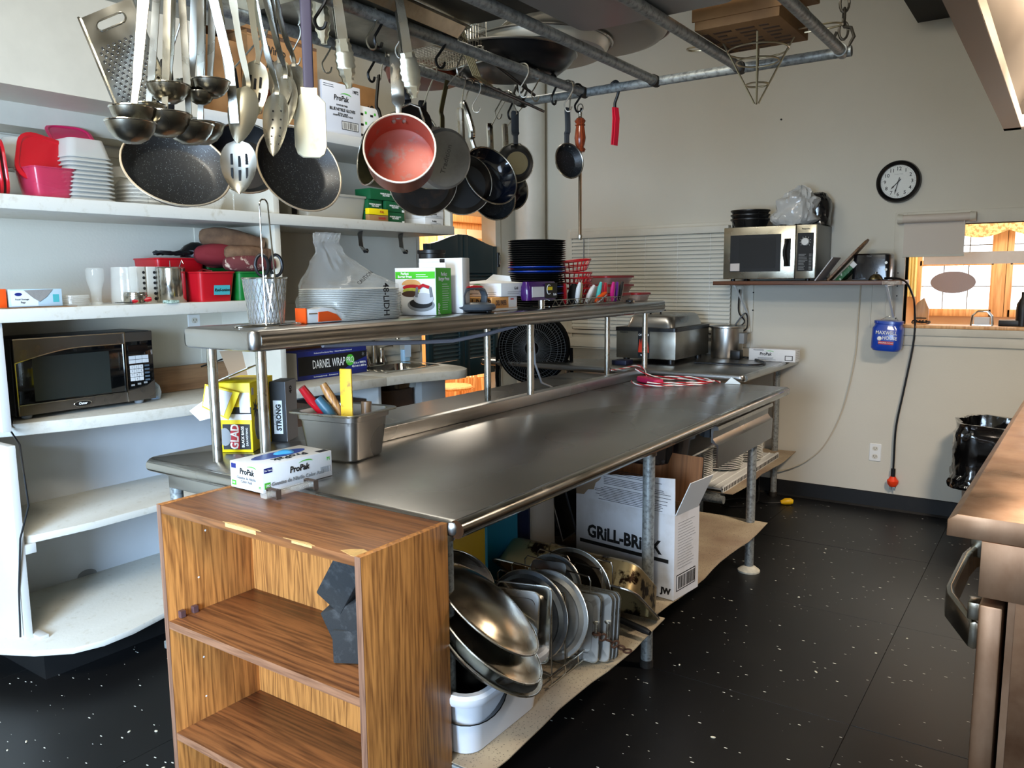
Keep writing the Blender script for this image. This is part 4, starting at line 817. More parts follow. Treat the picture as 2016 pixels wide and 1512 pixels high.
# burger press box
D_ = (.18, .135, .185); t = carton('press_box', 'white and green box picturing a burger press on the overshelf', 'box', (-2.205, 2.375, OS), D_, WCARD, .22)
GB2 = mat('bright_green_print', (66, 186, 22), .5)
print_(t, 'right', D_, .002, .001, .134, .184, GB2, 'green_side'); print_(t, 'front', D_, .002, .142, .178, .170, GB2, 'green_band')
word('Perfect\nBurger Press', .0135, WINK, t, FM('front', D_, .045, .156, .0018), off=.0005, sx=.9); word('prepworks', .019, GREY, t, FM('front', D_, .02, .05) @ Matrix.Rotation(R90, 4, 'Z'))
word('Perfect\nBurger Press', .020, WINK, t, FM('right', D_, .07, .150, .0018), off=.0005, sx=.9); word('prep', .024, WINK, t, FM('right', D_, .02, .025, .0018) @ Matrix.Rotation(R90, 4, 'Z'), off=.0006)
lines(t, 'right', D_, .055, .115, .12, .02, 12, WINK, th=.0018); lines(t, 'front', D_, .095, .15, .158, .150, 2, WINK, th=.0016)
def disc2(nm, cx, cz, rx, rz_, m, e, a0=0, a1=2 * PI):
    cx *= .77; rx *= .77
    pts = [(cx + rx * math.cos(a0 + (a1 - a0) * k / 24), cz + rz_ * math.sin(a0 + (a1 - a0) * k / 24)) for k in range(25 if a1 - a0 < 6 else 24)]
    part(nm, G().loft([[(x, -e - .0004, z) for x, z in pts], [(x, -e, z) for x, z in pts]]), m, t)
disc2('picture_bun', .095, .118, .055, .022, mat('bun_print', (214, 160, 96), .6), .0012, 0, PI); disc2('picture_tomato', .10, .108, .055, .012, RED, .0016); disc2('picture_lettuce', .095, .095, .05, .012, mat('lettuce_print', (150, 170, 50), .6, c2=(200, 190, 80), vs=80), .002); disc2('picture_patty', .09, .083, .05, .012, mat('patty_print', (70, 44, 30), .6), .0024)
disc2('picture_plate', .15, .04, .078, .026, GREY, .0028); disc2('picture_plate_inner', .15, .046, .066, .020, INK, .0032); disc2('picture_press', .165, .065, .058, .022, mat('press_print', (186, 186, 186), .4), .0036)
part('picture_handle', G().strap([(.096, -.0045, .07), (.10, -.0045, .105), (.127, -.0045, .116), (.158, -.0045, .105), (.163, -.0045, .07)], .001, .012, (0, 1, 0)), mat('press_handle_print', (110, 112, 116), .5), t); part('picture_grip', G().strap([(.104, -.005, .108), (.127, -.005, .117), (.154, -.005, .108)], .001, .012, (0, 1, 0)), RED, t)
part('hang_tab', G().box(.06, .18, .09, .094, .185, .205), WCARD, t)
t = thing('second_press_box', 'taller white box standing behind the burger press box', 'box', (-2.24, 2.56, OS), .22); part('carton_body', G().box(0, .20, 0, .07, 0, .225), WCARD, t, .002); part('hang_hole', G().cyl((.10, -.0005, .215), (.12, .001, .215), .008, n=10), BLACKM, t)
solo('black_canister', G().lathe([(0, 0), (.055, 0), (.055, .245), (.06, .248), (.06, .262), (0, .262)], 24), BLACK, 'black round lid showing above the white box behind the burger press box', 'canister', (-2.255, 2.66, OS))
# burger press
t = thing('burger_press', 'dark grey burger press with a red topped handle beside its box', 'press', (-2.06, 2.695, OS))
PGR = mat('press_grey', (70, 76, 82), .35)
part('base_disc', G().lathe([(0, .004), (.075, .004), (.092, .012), (.096, .022), (.088, .034), (.06, .040), (0, .042)], 36), PGR, t)
for a in (.5, 2.6, 4.4): part('foot', G().cyl((.06 * math.cos(a), .06 * math.sin(a), 0), (.06 * math.cos(a), .06 * math.sin(a), .006), .012, n=12), BLACK, t)
part('handle', G().strap([(0, -.075, .034), (0, -.078, .07), (0, -.062, .092), (0, -.03, .100), (0, .03, .100), (0, .062, .092), (0, .078, .07), (0, .075, .034)], .030, .012, (1, 0, 0)), PGR, t, .003)
part('red_grip', G().loft([[(.016 * c, y, .103 + (.010 * math.sqrt(max(0, 1 - (y / .058) ** 2))) * h_ ) for c, h_ in ((-1, 0), (-.8, .8), (0, 1), (.8, .8), (1, 0))] for y in [-.057 + .0114 * k for k in range(11)]]), RED, t)
part('tab', G().box(-.02, .02, .09, .115, .024, .030), PGR, t)
# ProPak box on doily box
D_ = (.27, .20, .058); t = carton('doily_box', 'orange box of grill paper under the white ProPak box', 'box', (-2.315, 2.80, OS), D_, mat('orange_kraft', (222, 160, 90), .5), .02)
print_(t, 'front', D_, 0, 0, .27, .010, WCARD); print_(t, 'right', D_, 0, 0, .20, .010, WCARD); print_(t, 'front', D_, .01, .02, .05, .058, WCARD); print_(t, 'front', D_, .02, .04, .045, .05, RED, e=.0008)
word('GRILL PAPER', .042, DWOOD, t, FM('front', D_, .185, .033, .0014), sx=.72, off=.0012); word('DELI PAPER', .030, DWOOD, t, FM('right', D_, .07, .033, .0014), sx=.55, off=.001); print_(t, 'right', D_, .13, .012, .195, .058, WCARD); print_(t, 'right', D_, .145, .045, .17, .052, RED, e=.0008)
D_ = (.30, .26, .058); t = carton('propak_box', 'flat white ProPak box with a raised flap lying on the orange box', 'box', (-2.34, 2.86, OS + .060), D_, WCARD, .03)
propak(t, 'front', D_, .15, .036, .024); lines(t, 'front', D_, .05, .18, .013, .010, 2, INK); lines(t, 'front', D_, .20, .28, .018, .010, 2, GREY); lines(t, 'right', D_, .05, .18, .02, .012, 2, GREY); word('Grill', .018, INK, t, FM('right', D_, .12, .035))
part('bulged_lid', G().loft([[(x, y, .058 + .014 * math.sin(PI * x / .30) * math.sin(PI * y / .26)) for x in [.30 * k / 10 for k in range(11)]] for y in [.26 * k / 6 for k in range(7)]], c0=False, c1=False, closed=False), WCARD, t)
part('flap', G().loft([[(x, y, z) for x, z in ((.10, .066), (.25, .066), (.24, .090), (.15, .098))] for y in (.16, .162)]), WCARD, t)
t = thing('purple_bag', 'purple and black printed bag standing behind the wire basket', 'bag', (-1.995, 3.03, OS + .038), R90)
PUR = mat('purple_film', (62, 22, 92), .25, coat=.4); 
part('bag_body', G().loft([ringz(rr(.24, .05, .02, 4, .12, .03), 0), ringz(rr(.25, .056, .02, 4, .12, .03), .02), ringz(rr(.25, .052, .02, 4, .12, .03), .06), ringz(rr(.24, .03, .012, 4, .12, .03), .085)]), PUR, t)
part('black_panel', G().box(.13, .235, .0005, .003, .008, .078), INK, t); part('white_label', G().box(.02, .12, .0005, .003, .015, .062), WCARD, t); part('yellow_mark', G().box(.145, .19, -.0006, .0008, .045, .060), YELLOW, t); word('Knife', .014, WINK, t, MX((.212, -.0008, .024), (1, 0, 0), (0, 0, 1)), off=.0004); part('ring_mark', G().tube([(.160 + .018 * math.cos(a), -.0006, .048 + .022 * math.sin(a)) for a in [PI * .3 + PI * 1.4 * k / 12 for k in range(13)]], .0018, 5), WINK, t)
# tall stack of black and blue platters
pt = mesh('platter', G().lathe([(0, .002), (.12, .002), (.15, .006), (.168, .010), (.170, .0115), (.168, .013), (.148, .010), (.12, .006), (0, .006)], 40, sy=.78), BLACK)
ptb = mesh('platter_blue', G().lathe([(0, .002), (.12, .002), (.15, .006), (.168, .010), (.170, .0125), (.168, .015), (.148, .011), (.12, .006), (0, .006)], 40, sy=.78), BLUE)
bl = {5: 1, 8: 1, 9: 0, 15: 1, 17: 1}
for k in range(30):
    q = bl.get(k, 0); o = bpy.data.objects.new('platter', ptb if q else pt); COL.objects.link(o); o.location = (-2.17, 3.36, OS + .0106 * k); o.rotation_euler = (0, 0, .35 + R90)
    o.scale = (1.06, 1.06, .98)
    tag(o, ['black oval basket in the tall dark stack on the overshelf', 'blue oval basket in the tall dark stack on the overshelf'][q], 'basket', ['black oval baskets in the tall stack', 'blue oval baskets in the tall stack'][q])
# red baskets
def rbasket():
    g = G(); n = 28
    g.tube([(.12 * math.cos(a), .10 * math.sin(a), .055) for a in [2 * PI * k / 32 for k in range(32)]], .005, 6, closed=True)
    g.tube([(.105 * math.cos(a), .087 * math.sin(a), .028) for a in [2 * PI * k / 32 for k in range(32)]], .003, 5, closed=True)
    g.lathe([(0, 0), (.09, 0), (.094, .006), (.088, .005), (0, .003)], 28, sy=.83)
    for k in range(n): a = 2 * PI * k / n; g.cyl((.092 * math.cos(a), .077 * math.sin(a), .003), (.12 * math.cos(a), .10 * math.sin(a), .055), .0028, n=5)
    return mesh('red_basket', g, RED)
rb = rbasket()
for k in range(6):
    o = bpy.data.objects.new('red_basket', rb); COL.objects.link(o); o.location = (-2.17 + .003 * (k % 2), 3.675, OS + .027 * k); o.scale = (1, 1, 1)
    if k == 5: o.rotation_euler = (.10, -.06, 0); o.location = (-2.17, 3.675, OS + .168)
    tag(o, 'red woven plastic basket tilted on top of its stack' if k == 5 else 'red woven plastic basket in the leaning stack beside the dark baskets', 'basket', 'red food baskets')
solo('black_cloth_bundle', G().lathe([(0, 0), (.03, 0), (.035, .04), (.025, .08), (.012, .10), (0, .105)], 18), BLACKM, 'dark bundle between the dark basket stack and the colourful peelers', 'bundle', (-2.07, 3.55, OS + .008))
# wire basket tray with peelers
t = thing('wire_basket_tray', 'low chrome wire tray on the overshelf full of coloured peelers', 'tray', (0, 0, OS))
for z in (.006, .036): part('wire_ring', G().tube([(-1.985, 3.20, z), (-1.985, 3.93, z), (-2.09, 3.93, z), (-2.09, 3.20, z)], .0024, 6, closed=True), CHROME, t)
zz = []
for k in range(25): zz.append((-1.985, 3.20 + .73 * k / 24, .036 if k % 2 else .006))
part('zigzag_wire', G().tube(zz, .0018, 5), CHROME, t)
g = G()
for k in range(14): g.cyl((-1.985, 3.22 + .053 * k, .006), (-2.09, 3.22 + .053 * k, .006), .0016, n=5)
o = part('floor_wires', g, CHROME, t); o['kind'] = 'stuff'
pc = [(3.42, 'red', RED, -.3, .1), (3.50, 'white', WPLA, .05, .0), (3.56, 'pale yellow', mat('pale_yellow', (230, 222, 140), .4), -.1, .1), (3.63, 'white', WPLA, .6, .1), (3.69, 'orange', ORANGE, 1.1, 0), (3.73, 'teal', mat('teal_plastic', (80, 180, 170), .4), .15, .05), (3.76, 'crimson', mat('crimson', (190, 20, 50), .35), -.05, .05), (3.80, 'scarlet', RED, -.25, 0), (3.84, 'white and magenta', mat('magenta', (190, 20, 110), .35), -.12, 0), (3.88, 'purple', mat('purple_plastic', (96, 30, 120), .35), -.1, 0), (3.92, 'white and black', BLACK, .12, 0)]
for i, (y, cn, m_, a, dx) in enumerate(pc):
    M_ = Matrix.Translation((-2.025 + (.02 if i > 7 else 0) - dx * .2, y, OS + .012)) @ Matrix.Rotation(-a, 4, 'X') @ Matrix.Rotation(.15, 4, 'Y') @ Matrix.Scale(1.22, 4)
    t = thing('vegetable_peeler', ['red peeler leaning left at the left end of the wire tray', 'white peeler standing straight beside the red one', 'pale yellow peeler left of the leaning white one', 'white peeler leaning right in the middle of the wire tray', 'orange peeler lying low right of the leaning white one', 'teal peeler behind the orange one', 'crimson peeler right of the teal one', 'scarlet peeler leaning left near the right of the tray', 'magenta peeler with a white edge near the right end', 'purple peeler between the two white edged ones', 'black peeler with a white edge at the far right'][i], 'peeler', M=M_, group='peelers in the wire tray')
    P_ = [(0, 0, 0), (0, -.004, .03), (0, -.004, .06), (0, 0, .085)]
    part('handle', G().tube(P_, [.006, .010, .010, .006], 10), m_, t); part('white_edge', G().tube([(0, .009, .003), (0, .008, .03), (0, .008, .06), (0, .008, .082)], [.004, .006, .006, .004], 8), WPLA, t)
# red-lidded containers
RLC = mat('cloudy_food_tub', (206, 186, 176), .2, alpha=.55, coat=.4)
def rl(lab, y, z, w_, d_, x=-2.04):
    t = thing('red_lid_container', lab, 'container', (x, y, z), R90, 'red lidded food containers')
    part('tub_body', G().loft([ringz(rr(w_ * .84, d_ * .8, .03, 4, w_ / 2, d_ / 2), 0), ringz(rr(w_ * .95, d_ * .95, .03, 4, w_ / 2, d_ / 2), .038), ringz(rr(w_ * .92, d_ * .92, .03, 4, w_ / 2, d_ / 2), .038), ringz(rr(w_ * .8, d_ * .78, .03, 4, w_ / 2, d_ / 2), .003)]), RLC, t)
    part('contents', G().loft([ringz(rr(w_ * .78, d_ * .7, .02, 3, w_ / 2, d_ / 2), .004), ringz(rr(w_ * .86, d_ * .8, .02, 3, w_ / 2, d_ / 2), .030)]), mat('food_%s' % round(y * 99), (168, 140, 120), .7, c2=(110, 40, 40), vs=60), t)
    part('lid', G().loft([ringz(rr(w_, d_, .03, 4, w_ / 2, d_ / 2), .036), ringz(rr(w_, d_, .03, 4, w_ / 2, d_ / 2), .046), ringz(rr(w_ * .9, d_ * .9, .03, 4, w_ / 2, d_ / 2), .048)]), mat('dull_red_lid', (150, 26, 34), .4), t)
rl('red lidded container at the bottom left of the far pile', 3.98, OS, .18, .16); rl('red lidded container at the bottom middle of the far pile', 4.03, OS, .22, .14, -2.20 + .02)
rl('single red lidded container at the right end of the overshelf', 4.22, OS, .18, .13, -2.03); rl('middle wide red lidded container of the far pile', 3.98, OS + .050, .34, .20, -2.10); rl('top wide red lidded container of the far pile', 3.98, OS + .099, .34, .20, -2.10)
solo('foam_cup', G().lathe([(0, 0), (.034, 0), (.044, .09), (.041, .09), (.032, .004), (0, .004)], 24), WPLA, 'white cup behind the coloured peelers', 'cup', (-2.17, 3.90, OS))
t = thing('bottle_cap_cluster', 'small dark and silver clips at the far end of the wire tray', 'clip', (-2.0, 3.99, OS)); part('clip_body', G().box(0, .03, 0, .03, 0, .014), BLACK, t, .003); part('clip_ring', G().cyl((.015, .05, 0), (.015, .05, .01), .014, n=14), CHROME, t)
# grey hose and white cable under the overshelf
solo('grey_hose', G().tube([(-2.20, 1.98, 1.262), (-2.20, 2.25, 1.250), (-2.20, 2.5, 1.235), (-2.18, 2.70, 1.228), (-2.15, 2.9, 1.245), (-2.12, 3.1, 1.272)], .009, 8), mat('grey_hose_rubber', (146, 146, 156), .5), 'grey hose sagging below the overshelf in front of the faucet', 'hose')
solo('white_cable', G().tube([(-2.08, 3.16, 1.28), (-2.09, 3.20, 1.20), (-2.12, 3.26, 1.08), (-2.16, 3.38, .97), (-2.18, 3.55, .915), (-2.17, 3.8, .906), (-2.12, 4.1, .908), (-2.11, 4.33, .906)], .0048, 8), mat('pale_cable', (168, 168, 170), .4), 'pale cable drooping from the overshelf to the raised strip', 'cable')
# ================================================================ ON THE WORK TABLE
D_ = (.148, .255, .078); t = carton('glove_box', 'white and blue ProPak nitrile glove box lying across the table and the bookcase', 'box', (-1.978, 1.408, TZ + .001), D_, WCARD, -.02)
part('oval_opening', G().loft([[(.056 + .034 * math.cos(a), .13 + .095 * math.sin(a), z) for a in [2 * PI * k / 30 for k in range(30)]] for z in (.0782, .0788)]), mat('deep_blue_print', (40, 70, 150), .4), t)
part('blue_glove', G().loft([[(.054 + r_ * math.cos(a) * (1 + .3 * math.sin(3 * a)), .15 + 1.6 * r_ * math.sin(a), z) for a in [2 * PI * k / 18 for k in range(18)]] for r_, z in ((.022, .0785), (.018, .083), (.008, .087))]), mat('blue_nitrile', (70, 160, 215), .4), t)
word('ProPak', .042, INK, t, MX((.110, .13, .0794), (0, -1, 0), (1, 0, 0)), off=.0008, sh=.15)
propak(t, 'front', D_, .078, .052, .024); word('Guantes de Nitrilo\nColor Azul', .0115, GREY, t, FM('front', D_, .075, .028), off=.0003); print_(t, 'front', D_, .006, .058, .028, .072, NAVY); print_(t, 'front', D_, .006, .008, .026, .022, GRNP); word('100', .009, WINK, t, FM('front', D_, .016, .015, .0018)); word('M', .012, GRNP, t, FM('front', D_, .136, .014))
propak(t, 'right', D_, .13, .048, .026); word('Guantes de Nitrilo Color Azul', .0155, GREY, t, FM('right', D_, .125, .020), off=.0004); print_(t, 'right', D_, .006, .056, .034, .070, NAVY); print_(t, 'right', D_, .006, .01, .026, .028, GRNP); word('Sin Talco', .007, WINK, t, FM('right', D_, .020, .063, .0018)); word('100', .011, WINK, t, FM('right', D_, .016, .019, .0018)); word('M', .016, GRNP, t, FM('right', D_, .24, .056))
random.seed(5)
for k in range(8): print_(t, 'right', D_, .21 + .005 * k, .016, .21 + .005 * k + random.uniform(.0015, .0035), .034, GREY, 'barcode_bar')
print_(t, 'top', D_, .118, .215, .142, .25, BLACKM)
t = thing('clear_bar_in_clips', 'clear plastic bar held by two brown wire clips in front of the glove box', 'bar', (-1.772, 1.372, TZ), -.05)
part('clear_bar', G().loft([[(x, y, z) for x, z in rr(.030, .016, .006, 3, 0, .014)] for y in (-.01, .165)]), CLEAR, t)
for y in (.022, .150): part('brown_clip', G().tube([(-.020, y, .002), (-.020, y, .026), (.018, y, .026), (.022, y, .006), (.012, y, .002), (-.020, y, .002)], .0022, 6).box(-.021, .023, y - .008, y + .008, .0235, .0262).box(-.0225, -.0200, y - .008, y + .008, 0, .0262).box(.0215, .0240, y - .008, y + .008, 0, .0262), mat('brown_wire', (72, 58, 48), .5), t)
# steel pan with tools
t = thing('steel_food_pan', 'deep square stainless pan holding scrapers and handles on the work table', 'pan', (-1.990, 1.872, TZ + .001), .13)
part('pan_body', G().loft([ringz(rr(.19, .165, .035), 0), ringz(rr(.205, .18, .035), .008), ringz(rr(.235, .205, .035), .135), ringz(rr(.248, .216, .035), .138), ringz(rr(.252, .22, .035), .158), ringz(rr(.282, .250, .035), .160), ringz(rr(.282, .250, .035), .164), ringz(rr(.240, .212, .03), .162), ringz(rr(.19, .165, .028), .006)]), STEEL, t)
part('rolled_lip', G().tube(ringz(rr(.284, .252, .035), .160), .003, 6, closed=True), UTEN, t)
def tool(lab, name, pts, rad, m, cat='tool'):
    return solo(name, G().tube(pts, rad, 12), m, lab, cat)
tool('red handled tool leaning left in the steel pan', 'kitchen_tool', [(-2.065, 1.76, 1.145), (-2.05, 1.785, 1.10), (-2.025, 1.835, 1.03), (-2.0, 1.86, .95)], [.013, .016, .013, .006], RED)
tool('teal handled tool with a white loop in the steel pan', 'kitchen_tool', [(-2.035, 1.80, 1.105), (-2.01, 1.815, 1.07), (-1.975, 1.84, 1.0), (-1.965, 1.86, .92)], [.016, .018, .014, .006], mat('teal_handle', (52, 88, 104), .4))
tool('worn wooden handled tool leaning left behind the yellow scraper', 'kitchen_tool', [(-2.04, 1.83, 1.150), (-2.02, 1.84, 1.11), (-1.99, 1.86, 1.05), (-1.95, 1.89, .93)], [.012, .016, .011, .007], woodmat('worn_handle_wood', (190, 138, 78), (120, 78, 42), 2, 20))
tool('second short wooden handle at the back of the steel pan', 'kitchen_tool', [(-1.94, 1.93, 1.085), (-1.94, 1.925, 1.0), (-1.95, 1.90, .92)], [.018, .016, .012], woodmat('dark_handle_wood', (150, 118, 84), (100, 76, 52), 2, 20))
solo('yellow_scraper', G().loft([[(x, y, z) for x, y in ((-.021, -.004), (.021, -.004), (.021, .004), (-.021, .004))] for z in (0, .27)]), mat('worn_yellow_paint', (226, 182, 40), .6, c2=(170, 128, 50), vs=40, thr=(.55, .7)), 'worn yellow wooden paddle standing upright in the steel pan', 'paddle', (-1.945, 1.845, .935), .35, bev=.002)
# bin bag boxes
D_ = (.125, .225, .245); t = thing('trash_bag_box', 'torn open yellow Glad trash bag box behind the near overshelf posts', 'box', (-2.415, 1.675, TZ + .001), .55)
YC = mat('bright_yellow_carton', (246, 218, 10), .45)
part('carton_body', G().box(0, D_[0], 0, D_[1], 0, D_[2]), YC, t, .002)
print_(t, 'front', D_, .02, .01, .118, .10, INK); part('red_logo', G().loft([[(x, -e, z) for x, z in ((.045, .02), (.078, .012), (.082, .095), (.05, .10))] for e in (.0016, .0024)]), RED, t)
word('GLAD', .040, WINK, t, FM('front', D_, .064, .056, .003) @ Matrix.Rotation(R90 - .05, 4, 'Z'), off=.001, sx=.85)
word('BLACK BAGS', .013, WINK, t, FM('front', D_, .092, .055, .0024) @ Matrix.Rotation(R90, 4, 'Z'), off=.0003); word('DRAWSTRING', .010, WINK, t, FM('front', D_, .107, .055, .0024) @ Matrix.Rotation(R90, 4, 'Z'))
part('bag_picture', G().loft([[(.028 + .022 * math.cos(a), -e, .055 + .032 * math.sin(a)) for a in [2 * PI * k / 16 for k in range(16)]] for e in (.0014, .0026)]), GREY, t)
print_(t, 'front', D_, .0, .115, .125, .135, WCARD); print_(t, 'front', D_, .0, .135, .125, .16, INK); print_(t, 'front', D_, .085, .14, .122, .21, WCARD, e=.001); lines(t, 'front', D_, .09, .118, .20, .15, 7, GREY)
part('open_flap', G().loft([[(x, y, z) for x, z in ((-.02, .245), (.10, .215), (.055, .12), (-.035, .165))] for y in (-.030, -.027)]), YC, t); part('flap_inside', G().loft([[(x, y, z) for x, z in ((-.015, .238), (.075, .215), (.04, .135), (-.03, .17))] for y in (-.0325, -.0305)]), WCARD, t)
part('white_flap', G().loft([[(x, y, z) for x, z in ((-.02, .195), (-.085, .15), (-.05, .115), (-.01, .125))] for y in (-.02, -.017)]), WCARD, t); part('top_flap', G().loft([[(x, y, .246 + .05 * x / .12 + .02 * y) for x, y in ((0, 0), (.12, 0), (.12, .16), (0, .16))], [(x, y, .249 + .05 * x / .12 + .02 * y) for x, y in ((0, 0), (.12, 0), (.12, .16), (0, .16))]]), WCARD, t)
part('side_picture', G().loft([[(.1255 + e, .055 + .030 * math.cos(a), .09 + .055 * math.sin(a)) for a in [2 * PI * k / 16 for k in range(16)]] for e in (.0, .001)]), GREY, t)
part('side_knot', G().loft([[(.1268 + e, .035 + (.026 if k % 2 else .009) * math.cos(PI * k / 7), .15 + (.034 if k % 2 else .010) * math.sin(PI * k / 7)) for k in range(14)] for e in (0, .001)]), INK, t); print_(t, 'right', D_, .012, .20, .03, .225, WCARD)
D_ = (.06, .11, .225); t = carton('strong_bag_box', 'black and white Strong bag box standing behind the yellow box', 'box', (-2.402, 1.895, TZ + .001), D_, INK, .50)
print_(t, 'right', D_, .0, .0, .11, .224, mat('grey_white_print', (170, 172, 178), .5)); print_(t, 'front', D_, .012, .03, .046, .155, WCARD); word('STRONG', .026, INK, t, FM('front', D_, .033, .092, .002) @ Matrix.Rotation(R90, 4, 'Z'), off=.0012, sx=.95); word('ForceFlex', .014, GREY, t, FM('front', D_, .019, .092, .002) @ Matrix.Rotation(R90, 4, 'Z')); word('40', .03, INK, t, FM('right', D_, .05, .19, .002) @ Matrix.Rotation(R90, 4, 'Z'), off=.001)
# rope
def smooth(pts, n=6):
    P = [Vector(p) for p in pts]; out = []
    for i in range(len(P) - 1):
        p0, p1, p2, p3 = P[max(i - 1, 0)], P[i], P[i + 1], P[min(i + 2, len(P) - 1)]
        for k in range(n):
            t_ = k / n; out.append(.5 * ((2 * p1) + (p2 - p0) * t_ + (2 * p0 - 5 * p1 + 4 * p2 - p3) * t_ ** 2 + (3 * p1 - p0 - 3 * p2 + p3) * t_ ** 3))
    return out + [P[-1]]
def twisted(parent, pts, r=.0034, pitch=.12):
    P = smooth(pts, 10); acc = [0]
    for a, b in zip(P, P[1:]): acc.append(acc[-1] + (b - a).length)
    for j, m_ in enumerate((RED, WINK)):
        g = []
        for i, p in enumerate(P):
            d = (P[min(i + 1, len(P) - 1)] - P[max(i - 1, 0)]).normalized(); sd = Vector((0, 0, 1)); u = sd.cross(d).normalized(); ph = 2 * PI * acc[i] / pitch + PI * j
            g.append(p + u * math.cos(ph) * r * .7 + sd * math.sin(ph) * r * .7)
        part('strand', G().tube(g, r, 6), m_, parent)
t = thing('twisted_rope', 'red and white twisted rope tangled at the far end of the work table', 'rope', (0, 0, TZ + .009))
twisted(t, [(-2.05, 3.92, .075), (-2.07, 4.08, .065), (-2.07, 4.30, .062), (-2.02, 4.30, .03), (-1.95, 4.18, .0), (-1.88, 4.25, .0), (-1.80, 4.30, .0), (-1.70, 4.31, 0), (-1.60, 4.31, 0), (-1.56, 4.28, 0)])
twisted(t, [(-1.60, 4.30, .004), (-1.60, 4.22, .0), (-1.64, 4.12, 0), (-1.72, 4.04, 0), (-1.82, 3.96, 0), (-1.93, 3.98, 0), (-1.99, 4.05, .004)])
twisted(t, [(-2.04, 4.20, .055), (-1.99, 4.22, .03), (-1.94, 4.28, .008), (-1.82, 4.32, .01), (-1.70, 4.325, .009), (-1.58, 4.24, .009), (-1.66, 4.13, .008), (-1.78, 4.05, .006), (-1.87, 4.0, .008)])
pk = part('pink_foam_grip', G().loft([ringz(rr(.20, .06, .025), -.005), ringz(rr(.21, .068, .03), .008), ringz(rr(.20, .06, .025), .022)]), mat('pink_foam', (196, 34, 84), .6, bump=.6, bs=60), t, M=Matrix.Translation((-1.90, 4.10, .0)) @ Matrix.Rotation(-.55, 4, 'Z'))
for k in range(7): part('pit', G().cyl((-.08 + .027 * k, .006 * (-1) ** k, .0215), (-.08 + .027 * k, .006 * (-1) ** k, .0225), .005, n=8), mat('dark_pink', (110, 14, 50), .7) if k == 0 else bpy.data.materials['dark_pink'], pk)
t = thing('paper_scrap', 'small folded white paper scrap at the far table corner', 'paper', (-1.50, 4.30, TZ + .001), .2); part('sheet', G().loft([[(-.04, 0, 0), (0, .03, .0), (.045, .0, 0)], [(-.035, 0, .003), (-.005, .015, .035), (.045, 0, .006)]]), mat('bluish_paper', (206, 222, 228), .6), t)

# ================================================================ UNDER THE TABLE
SZ = .262
# drawer
t = thing('table_drawer', 'stainless pull drawer with a black plastic tub hung below the far half of the table', 'drawer', (0, 0, 0))
part('drawer_front', G().loft([[(x, y, z) for x, z in ((-1.245, .855), (-1.195, .855), (-1.192, .84), (-1.215, .836), (-1.218, .80), (-1.205, .782), (-1.192, .775), (-1.196, .675), (-1.202, .675), (-1.199, .77), (-1.225, .785), (-1.226, .848), (-1.245, .848))] for y in (3.27, 4.04)]), STEEL, t)
part('rail', G().box(-1.80, -1.24, 3.29, 3.31, .80, .845), DGREY, t); part('rail', G().box(-1.80, -1.24, 4.0, 4.02, .80, .845), DGREY, t)
part('drawer_tub', G().loft([ringz(rr(.46, .62, .06, 5, -1.52, 3.30), .72), ringz(rr(.50, .66, .06, 5, -1.52, 3.30), .74), ringz(rr(.52, .70, .06, 5, -1.52, 3.30), .845), ringz(rr(.50, .68, .06, 5, -1.52, 3.30), .845), ringz(rr(.46, .62, .06, 5, -1.52, 3.30), .73)]), mat('glossy_black_tub', (18, 18, 20), .2, coat=.6, c2=(70, 70, 74), vs=30, thr=(.6, .75)), t)
# grill brick carton
D_ = (.465, .19, .335); WB = mat('scuffed_white_carton', (214, 212, 212), .55, c2=(190, 184, 178), vs=8, thr=(.5, .8))
t = thing('grill_brick_carton', 'open white carton lettered Grill-Brick on the table shelf', 'box', (-1.630, 2.815, SZ), -.12)
for nm, g in (('front_wall', G().box(0, .465, 0, .004, 0, .335)), ('back_wall', G().box(0, .465, .186, .19, 0, .335)), ('left_wall', G().box(0, .004, .004, .186, 0, .335)), ('right_wall', G().box(.461, .465, .004, .186, 0, .335)), ('bottom', G().box(.004, .461, .004, .186, 0, .006))): part(nm, g, WB, t)
part('inner_lining', G().box(.004, .461, .1835, .186, .01, .335).box(.0042, .0065, .006, .18, .01, .335), CARD, t)
part('back_flap', G().box(0, .465, 0, .003, 0, .19), mat('corrugated_brown', (150, 100, 62), .8, c2=(112, 72, 42), vs=60, st=(1, .01, .01)), t, M=Matrix.Translation((0, .187, .335)) @ Matrix.Rotation(-.12, 4, 'X'))
ff = part('front_flap', G().loft([[(x, y, z) for x, z in ((.0, .0), (.465, 0), (.465, .145), (.30, .13), (.20, .12), (.135, .11), (.12, .085), (.10, .07), (.09, .04), (.06, .035), (.04, .012), (0, .008))] for y in (0, .003)]), WB, t, M=Matrix.Translation((0, 0, .335)) @ Matrix.Rotation(.03, 4, 'X'))
part('torn_brown_patch', G().loft([[(x, y, z) for x, z in ((.0, .004), (.04, .010), (.06, .033), (.09, .038), (.10, .068), (.12, .083), (.135, .11), (.13, .125), (0, .12))] for y in (.001, .0035)]), mat('torn_kraft', (150, 128, 104), .8), t, M=Matrix.Translation((0, 0, .335)) @ Matrix.Rotation(.03, 4, 'X'))
part('side_flap', G().box(0, .003, .004, .18, 0, .15), mat('flap_inside_white', (214, 216, 216), .5), t, M=Matrix.Translation((.463, 0, .335)) @ Matrix.Rotation(.42, 4, 'Y'))
random.seed(11)
g = G()
for k in range(20):
    if k in (9, 15): continue
    a = random.uniform(.09, .14) if k < 8 else .14; g.box(a, random.uniform(.36, .45), -.0006, 0, .006 + .0068 * k, .0078 + .0068 * k)
o = part('instruction_lines', g, INK, ff); o['kind'] = 'stuff'
